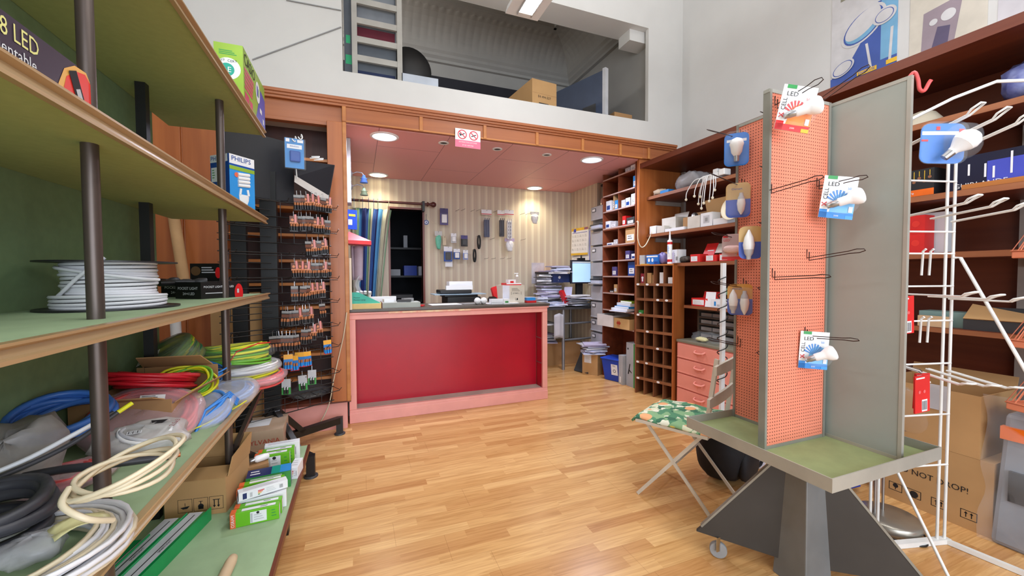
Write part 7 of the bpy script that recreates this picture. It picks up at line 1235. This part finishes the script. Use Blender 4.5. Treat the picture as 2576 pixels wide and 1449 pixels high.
def fruit():
    m = bpy.data.materials.new('fruit_leaf_fabric'); m.use_nodes = True; nt = m.node_tree; N = nt.nodes; L = nt.links; b = N['Principled BSDF']; tc = N.new('ShaderNodeTexCoord')
    v = N.new('ShaderNodeTexVoronoi'); v.inputs['Scale'].default_value = 26; v2 = N.new('ShaderNodeTexVoronoi'); v2.inputs['Scale'].default_value = 10; v2.inputs['Randomness'].default_value = 0.9
    no = N.new('ShaderNodeTexNoise'); no.inputs['Scale'].default_value = 9; no.inputs['Distortion'].default_value = 2.0; mxv = N.new('ShaderNodeMix'); mxv.data_type = 'RGBA'; mxv.inputs[0].default_value = 0.06
    L.new(tc.outputs['Object'], mxv.inputs[6]); L.new(tc.outputs['Object'], no.inputs['Vector']); L.new(no.outputs['Color'], mxv.inputs[7]); L.new(mxv.outputs[2], v.inputs['Vector']); L.new(tc.outputs['Object'], v2.inputs['Vector'])
    sp_ = N.new('ShaderNodeSeparateColor'); L.new(v.outputs['Color'], sp_.inputs[0]); r = N.new('ShaderNodeValToRGB'); r.color_ramp.interpolation = 'CONSTANT'; e = r.color_ramp.elements; e[0].color = _lin((84, 140, 104)); e[1].position = 0.28; e[1].color = _lin((136, 176, 130))
    for p_, c in ((0.5, (232, 232, 210)), (0.72, (60, 110, 84)), (0.88, (222, 222, 190))): n = e.new(p_); n.color = _lin(c)
    L.new(sp_.outputs[0], r.inputs[0])
    s2 = N.new('ShaderNodeSeparateColor'); L.new(v2.outputs['Color'], s2.inputs[0]); r2 = N.new('ShaderNodeValToRGB'); r2.color_ramp.interpolation = 'CONSTANT'; e = r2.color_ramp.elements; e[0].color = _lin((236, 170, 120)); e[1].position = 0.5; e[1].color = _lin((222, 206, 100)); L.new(s2.outputs[1], r2.inputs[0])
    lt = N.new('ShaderNodeMath'); lt.operation = 'LESS_THAN'; lt.inputs[1].default_value = 0.36; L.new(v2.outputs['Distance'], lt.inputs[0]); g2 = N.new('ShaderNodeMath'); g2.operation = 'GREATER_THAN'; g2.inputs[1].default_value = 0.5; L.new(s2.outputs[0], g2.inputs[0]); an = N.new('ShaderNodeMath'); an.operation = 'MULTIPLY'; L.new(lt.outputs[0], an.inputs[0]); L.new(g2.outputs[0], an.inputs[1])
    mx = N.new('ShaderNodeMix'); mx.data_type = 'RGBA'; L.new(an.outputs[0], mx.inputs[0]); L.new(r.outputs[0], mx.inputs[6]); L.new(r2.outputs[0], mx.inputs[7]); L.new(mx.outputs[2], b.inputs['Base Color']); b.inputs['Roughness'].default_value = 0.85; return m
m = M(); m.grid(lambda u, v: cp(-0.025+u*0.43+0.006*math.sin(v*9), -0.012+v*(SW+0.03)+0.005*math.sin(u*8), 0.462+0.03*(math.sin(u*math.pi)*math.sin(v*math.pi))**0.35+0.004*math.sin(u*13+v*9)-0.02*(u < 0.03)), 20, 20, fruit(), None, True, 0.012)
m.build('seat_cushion', None, 'seat pad printed with green leaves and fruit on the folding chair', 'cushion')
BKP = mat('black_rucksack_fabric', (26, 25, 30), 0.75, var=0.2, scale=12, bump=0.3)
rk_ = thing('backpack', 'black rucksack standing on the floor under the folding chair', 'backpack', (2.145, 1.83, 0), 0.35)
m = M(); pillow(m, T(0, 0, 0.19), 0.185, 0.15, 0.192, BKP, 93, 30, 20, 0.025, 0.75); m.build('bag_body', rk_, world=False); m = M(); pillow(m, T(0.0, -0.135, 0.13), 0.125, 0.035, 0.10, BKP, 94, amp=0.02); m.build('front_pocket', rk_, world=False)
m = M(); m.tube(cr([(0.10, -0.08, 0.30), (0.19, -0.12, 0.22), (0.21, -0.14, 0.08), (0.16, -0.10, 0.03)], 5), 0.012, BKP, 6, flat=0.4); m.build('shoulder_strap', rk_, world=False); m = M(); m.tube(cr([(-0.04, 0, 0.37), (-0.02, 0, 0.41), (0.03, 0, 0.41), (0.05, 0, 0.37)], 5), 0.008, BKP, 6); m.build('grab_handle', rk_, world=False)
m = M(); pillow(m, T(2.42, 1.86, 0.05), 0.08, 0.06, 0.049, mat('lilac_white_cloth', (206, 206, 222), 0.8), 95); m.build('cloth_bundle', None, 'small lilac white bundle on the floor beside the rucksack', 'bundle')
LP = thing('pole_lamp', 'slim white pole lamp with a black cord spiralling round it, behind the left pegboard', 'lamp', (2.485, 2.16, 0)); m = M(); m.box((2.47, 2.15, 0.03), (2.505, 2.17, 1.36), WHT); m.build('pole', LP); M().lathe([(0.10, 0), (0.10, 0.02), (0.03, 0.03)], WHT, 24, T(2.485, 2.16, 0)).build('base', LP)
m = M(); m.tube(cr([(2.487+0.045*math.cos(a*1.57), 2.16+0.03*math.sin(a*1.57), 0.35+0.026*a) for a in range(36)], 3), 0.004, BLACK, 5); m.build('cord', LP)
# ================================================================ white wire rack at the right
WW = mat('white_wire', (236, 236, 232), 0.35)
WR = thing('wire_rack', 'white wire display rack with long double hooks behind the pegboard stand', 'wire rack', (2.42, 1.0, 0))
ux = Vector((0.968, -0.25, 0)); W0 = Vector((2.578, 0.992, 0))
def wr(a, b, z): return W0 - ux*a + Vector((-0.25*b, -0.968*b, 0)) + Vector((0, 0, z))   # a to the left along the rack, b toward the room
for a in (0.0, 0.04, 0.36, 0.40):
    m = M(); m.tube([wr(a, 0, 0.02), wr(a, 0, 1.80 if a < 0.1 else 1.93)], 0.006, WW, 7); m.build('upright', WR)
for z in (1.70, 1.47, 1.37, 1.22, 1.06, 0.86, 0.62, 0.38): m = M(); m.tube([wr(0.0, 0.004, z), wr(0.40, 0.004, z)], 0.0045, WW, 6); m.build('cross_wire', WR)
m = M(); m.tube([wr(0.40, 0, 1.90), wr(0.08, 0.04, 2.06), wr(-0.02, 0.12, 2.10), wr(-0.45, 0.20, 2.10)], 0.007, WW, 7); m.build('header_wire', WR)
m = M(); m.bar(wr(0.44, 0, 0.012), wr(-0.02, 0, 0.012), 0.03, 0.022, WW); m.bar(wr(0.0, 0, 0.012), wr(-0.12, 0.32, 0.012), 0.02, 0.02, WW); m.bar(wr(0.40, 0, 0.012), wr(0.42, 0.3, 0.012), 0.02, 0.02, WW); m.build('base', WR)
m = M(); m.tube([wr(0.0, 0.0, 1.35), wr(-0.012, 0.02, 1.35), wr(-0.06, 0.34, 0.62), wr(-0.11, 0.56, 0.02)], 0.007, WW, 7); m.build('strut', WR); m = M(); m.tube([wr(0.36, 0.02, 0.50), wr(0.345, 0.30, 0.01)], 0.006, WW, 7); m.build('strut', WR)
for z in (1.37, 1.06, 0.76):
    m = M()
    for a in (0.13, 0.17): m.tube([wr(a, 0.004, z-0.10), wr(a, 0.008, z+0.01), wr(a, 0.02, z+0.02)], 0.005, WW, 6)
    m.build('hook_plate', WR)
HKL = {0: 'leftmost', 1: 'middle', 2: 'rightmost'}
for ri, z in enumerate((1.86, 1.54, 1.185, 0.85)):
    for k, a in enumerate((0.25, 0.13, 0.02)):
        L_ = 0.26; rise = (0.06, 0.025, 0.0, -0.03)[ri]; b0 = wr(a, 0.008, z-k*0.012); d = wr(a, L_, z+rise-k*0.012)-b0; s_ = ux*0.007; e = b0+d*0.82; t_ = b0+d
        m = M(); m.tube([b0-s_, e-s_, e+d*0.07-s_*1.9+Vector((0, 0, 0.012)), t_-s_*1.3+Vector((0, 0, 0.02)), t_+s_*1.3+Vector((0, 0, 0.02)), e+d*0.07+s_*1.9+Vector((0, 0, 0.012)), e+s_, b0+s_], 0.0042, WW, 6)
        m.build('rack_hook', None, f'white double wire hook, {HKL[k]} in the {["top", "second", "third", "lowest"][ri]} row of the wire rack', 'hook')
# big azure bulb card on a top hook
b0 = Vector((2.28, 0.90, 1.885)); up = Vector((0.10, 0, 1)).normalized(); n = Vector((-0.55, -0.80, 0.0)); r = up.cross(n).normalized()
t = frame(PX(2372, 330, 2.255)-up*0.052, r, up); o = thing('bulb_blister_pack', 'big azure card with a large white globe bulb on the wire rack', 'blister pack', mw=t)
w, h, k = 0.15, 0.165, 0.03; poly = [(sx_*(w/2-k)+k*math.cos(a), sy_*(h/2-k)+k*math.sin(a)) for sx_, sy_, a0 in ((1, 1, 0), (-1, 1, 1.571), (-1, -1, 3.142), (1, -1, 4.712)) for a in (a0+i*0.393 for i in range(5))]
m = M(); m.slab(poly, 0.003, AZC); rect(m, T(0, 0, 0.003), -0.072, 0.035, 0.073, 0.05, PAPER); rect(m, T(0, 0, 0.003), -0.025, 0.055, -0.012, 0.07, RED, 2); rect(m, T(0, 0, 0.003), 0.052, 0.035, 0.07, 0.06, RED, 2); rect(m, T(0, 0, 0.003), -0.073, 0.008, -0.05, 0.016, RED, 2); m.build('card', o, world=False)
bt = Matrix.Translation((0.005, -0.05, 0.045)) @ Vector((0.62, 0.72, 0.25)).to_track_quat('Z', 'Y').to_matrix().to_4x4()
M().lathe([(0.014, -0.03), (0.016, 0.0)], STEEL, 14, bt).build('screw_cap', o, world=False); M().lathe([(0.016, 0.0), (0.018, 0.012), (0.032, 0.034), (0.037, 0.042)], WHT, 18, bt).build('lamp_body', o, world=False); M().lathe([(0.037, 0.042), (0.041, 0.056), (0.038, 0.076), (0.022, 0.092), (0.004, 0.096)], WGL, 20, bt).build('bulb', o, world=False)
m = M(); m.slab([(x*1.04, y*1.04) for x, y in poly], 0.012, CLEAR, T(0, 0, 0.0035)); pillow(m, T(0.04, -0.005, 0.045), 0.055, 0.07, 0.045, CLEAR, 96, amp=0.02); m.build('blister', o, world=False)
# red cards hanging low on the wire rack
for i, (a, b, z, h, lab) in enumerate(((0.33, 0.10, 1.10, 0.135, 'red card with a bar code in the third row of the wire rack'), (0.30, 0.06, 1.09, 0.12, 'red card behind the other one in the third row of the rack'), (0.32, 0.16, 0.775, 0.13, 'red card with a bar code in the lowest row of the wire rack'), (0.27, 0.12, 0.775, 0.125, 'red card behind the other one in the lowest row of the rack'))):
    n = Vector((-0.08, -0.99, 0)); up = Vector((0.05*(1 if i % 2 else -1), 0, 1)); r = up.cross(n).normalized(); t = frame(wr(a+0.035, b, z), r, up); m = M(); m.cbox((0, 0, 0), (0.092, h*1.2, 0.006), RB, t); u = t @ T(0, 0, 0.003); barcode(m, u, -0.005 if i % 2 == 0 else 0.008, -h*0.57, 0.034, 0.05); lines(m, u, -0.04, h*0.5, 0.07, 1, 0.02, PAPER, 1, 0.006); [disc(m, u, -0.02+0.03*j, 0.01, 0.007, mat('soft_red_print', (250, 110, 110), 0.4), 2) for j in range(2)]
    m.tube([t @ Vector((0, h*0.65, 0)), t @ Vector((0, h*0.72, -0.01)), wr(a, 0.006, t.translation.z+h*0.72)], 0.002, STEEL, 4); m.build('red_card_pack', None, lab, 'pack')
# salmon wire cages at the right edge, threaded on one pole
m = M(); m.tube([(2.765, 0.655, 0), (2.765, 0.655, 1.62)], 0.006, WW, 8); m.build('cage_pole', None, 'thin white pole carrying the three salmon wire cages', 'pole')
SC2 = mat('salmon_wire', (232, 140, 104), 0.4)
for i, z in enumerate((1.345, 0.945, 0.66)):
    o = thing('wire_cage', 'salmon wire cage on a solid tray, '+('topmost', 'middle', 'lowest')[i]+' of three at the right edge', 'cage', (2.83, 0.72, z), -0.3); w0, w1, h = 0.12, 0.072, 0.17
    M().box((-w0, -w0, 0), (w0, w0, 0.03), SC2).build('tray', o, world=False, bev=0.004); m = M()
    for kx in range(9):
        s_ = -1+kx/4
        for sy_ in (-1, 1): m.tube([(s_*w0, sy_*w0, 0.03), (s_*w1, sy_*w1, h)], 0.0022, SC2, 4); m.tube([(sy_*w0, s_*w0, 0.03), (sy_*w1, s_*w1, h)], 0.0022, SC2, 4)
    for wz, ww in ((0.032, w0), (h, w1)): m.tube([(-ww, -ww, wz), (ww, -ww, wz), (ww, ww, wz), (-ww, ww, wz)], 0.004, SC2, 5, True)
    m.build('wire_frame', o, world=False)
# ================================================================ lamps
COOL = mat('lit_cool_diffuser', (214, 222, 255), 0.4, emit=2.6, var=0.0); WARM = mat('lit_warm_diffuser', (255, 240, 200), 0.4, emit=6.0, var=0.0)
def spot(name, loc, power, color, size=0.10, ang=172, blend=1.0):
    l = bpy.data.lights.new(name, 'SPOT'); l.energy = power; l.color = color; l.shadow_soft_size = size; l.spot_size = math.radians(ang); l.spot_blend = blend
    o = bpy.data.objects.new(name, l); COL.objects.link(o); o.location = loc
for i, (x, y, mt, col, pw) in enumerate(((0.243, 3.80, COOL, (0.78, 0.82, 1.0), 115), (2.399, 3.78, COOL, (0.78, 0.82, 1.0), 115), (0.255, 5.26, WARM, (1.0, 0.90, 0.68), 36), (2.395, 5.28, WARM, (1.0, 0.90, 0.68), 48))):
    r = 0.105 if i < 2 else 0.10
    o = thing('recessed_downlight', ['cool white round downlight, left of the two nearest the beam', 'cool white round downlight, right of the two nearest the beam', 'warm round downlight above the striped curtain', 'warm round downlight near the right end of the striped wall'][i], 'downlight', (x, y, AZ-0.006))
    M().lathe([(r+0.02, -0.001), (r+0.018, -0.008), (r, -0.010), (r, -0.001)], WHT, 32, T(x, y, AZ-0.006)).build('trim_ring', o); M().lathe([(r, -0.004), (r-0.01, -0.009), (0.01, -0.011)], mt, 32, T(x, y, AZ-0.006)).build('diffuser', o)
    spot('downlight_beam', (x, y-(0.06 if i > 1 else 0), AZ-0.03), pw, col, 0.09, 172 if i < 2 else 142, 1.0)
for i, x in enumerate((0.776, 1.312, 1.857)):
    o = thing('ceiling_spot_fitting', 'small unlit round spot fitting in the pink ceiling, '+('left', 'middle', 'right')[i]+' of three', 'spot fitting', (x, 3.785, AZ-0.006)); M().lathe([(0.05, -0.001), (0.05, -0.006), (0.033, -0.008), (0.033, -0.001)], WHT, 24, T(x, 3.785, AZ-0.006)).build('trim_ring', o); M().lathe([(0.033, -0.002), (0.03, -0.005), (0.005, -0.006)], DGREY, 20, T(x, 3.785, AZ-0.006)).build('lamp_face', o)
# hanging fluorescent fitting
FX, FY0, FY1, FZ = 1.335, 1.85, 3.20, 3.47
o = thing('fluorescent_fitting', 'white hanging fluorescent fitting with a bright louvre before the loft opening', 'ceiling light', (FX, 2.5, FZ))
m = M(); m.hexa([(FX-0.15, FY0, FZ), (FX+0.15, FY0, FZ), (FX+0.15, FY1, FZ), (FX-0.15, FY1, FZ), (FX-0.13, FY0, FZ+0.07), (FX+0.13, FY0, FZ+0.07), (FX+0.13, FY1, FZ+0.07), (FX-0.13, FY1, FZ+0.07)], WHT); m.build('housing', o, bev=0.004)
m = M(); m.box((FX-0.062, FY0+0.06, FZ-0.003), (FX+0.062, FY1-0.06, FZ-0.001), mat('lit_tube', (255, 252, 244), 0.3, emit=3.0, var=0)); m.build('lit_tube', o)
m = M(); m.box((FX-0.066, FY0+0.05, FZ-0.02), (FX-0.060, FY1-0.05, FZ), CHROME); m.box((FX+0.060, FY0+0.05, FZ-0.02), (FX+0.066, FY1-0.05, FZ), CHROME)
for i in range(22): y = FY0+0.07+i*0.056; m.box((FX-0.06, y, FZ-0.02), (FX+0.06, y+0.002, FZ-0.004), CHROME)
m.build('louvre', o)
for y in (FY0+0.25, FY1-0.25): M().tube([(FX, y, FZ+0.07), (FX, y, 4.95)], 0.003, STEEL, 5).build('suspension_wire', o)
# fine ceiling cables and cracks along the far wall
for i, (a, b, lab) in enumerate((((635, 150), (858, 68), 'thin grey cable running up the far wall to the loft opening'), ((720, 0), (858, 26), 'thin grey cable reaching the loft opening from above'))):
    p, q = PY(*a, FY-0.006), PY(*b, FY-0.006); m = M(); m.tube([p, q], 0.005, GREY, 5); m.build('cable', None, lab, 'cable')
# ================================================================ things stored in the loft
LF = 2.9705
LAD = thing('ladder', 'pale grey ladder leaning in the loft opening at the left', 'ladder', (0.17, 3.80, LF)); LDM = mat('pale_grey_ladder', (176, 172, 164), 0.5)
for x, z1 in ((0.005, 4.2), (0.385, 4.2)): M().box((x-0.022, 3.78, LF), (x+0.022, 3.815, z1), LDM).build('rail', LAD)
for z in (3.00, 3.16, 3.32, 3.48, 3.65, 3.82, 4.0): M().box((0.027, 3.785, z), (0.363, 3.81, z+0.05), LDM).build('rung', LAD)
goods('carton', 'blue-grey panel leaning behind the ladder in the loft', 'panel', (-0.08, 3.86, LF), 0.44, 0.03, 1.05, 0.0, mat('slate_panel', (96, 102, 110), 0.6), lambda m, F, R, Tp: (rect(m, F, 0.10, 0.04, 0.43, 0.14, mat('navy_cloth', (24, 40, 80), 0.7)), rect(m, F, 0.10, 0.40, 0.43, 0.52, mat('wine_cloth', (100, 20, 40), 0.7)), rect(m, F, 0.01, 0.18, 0.06, 0.26, mat('sea_green_mark', (60, 190, 130), 0.6)), rect(m, F, 0.015, 0.36, 0.05, 0.43, mat('sea_green_mark', (60, 190, 130), 0.6)), rect(m, F, 0.1, 0.60, 0.43, 0.9, mat('pale_slate', (130, 134, 140), 0.6))))
m = M(); m.lathe([(0.02, 0), (0.20, 0.01), (0.22, 0.05), (0.22, 0.22), (0.20, 0.26), (0.02, 0.27)], BLACK, 32, T(0.50, 4.3, LF+0.33) @ Matrix.Rotation(math.pi/2, 4, 'X')); m.box((0.42, 4.06, LF), (0.58, 4.28, LF+0.13), BLACK); m.build('drum', None, 'round black drum standing behind the ladder in the loft', 'drum')
goods('carton', 'long flat white box lying at the edge of the loft beside the ladder', 'box', (0.40, 3.78, LF), 0.33, 0.5, 0.145, 0.0, mat('bluish_white_panel', (186, 192, 202), 0.5))
def lbox(m, F, R, Tp): m.text('E4 494 EST', 0.035, INK, F @ T(0.15, 0.16, 0.001)); lines(m, F, 0.08, 0.09, 0.16, 2, 0.03, INK, 1, 0.01); rect(m, F, 0.0, 0.19, 0.30, 0.194, CARD2)
a = PY(1340, 260, 3.85); o = goods('carton', 'brown cardboard box standing at the edge of the loft', 'box', (1.70, 3.80, LF), 0.30, 0.55, 0.33, 0.12, CARD, lbox)
m = M(); t = T(2.36, 3.75, LF, 0.0); m.box((0.0, 0.0, 0.0), (0.03, 0.9, 0.55), mat('steel_blue_panel', (60, 72, 96), 0.45), T(2.55, 3.76, LF, 0.35)); m.box((-0.002, -0.01, 0.0), (0.05, 0.03, 0.57), LGREY, T(2.55, 3.76, LF, 0.35)); m.box((0.0, 0.12, 0.05), (-0.006, 0.3, 0.22), DGREY, T(2.55, 3.76, LF, 0.35)); m.build('cabinet_panel', None, 'dark blue steel panel with a grey edge standing in the loft', 'panel')
opencart((2.72, 3.82, LF), 0.25, 0.25, 0.14, 0.05, CARD2, 'open brown carton at the right end of the loft')
# added fill light without a body, brightens the loft from its unseen left
_l = bpy.data.lights.new('loft_fill', 'POINT'); _l.energy = 34; _l.color = (1.0, 0.97, 0.92); _l.shadow_soft_size = 0.12; _o = bpy.data.objects.new('loft_fill', _l); COL.objects.link(_o); _o.location = (-0.6, 4.45, 3.9)
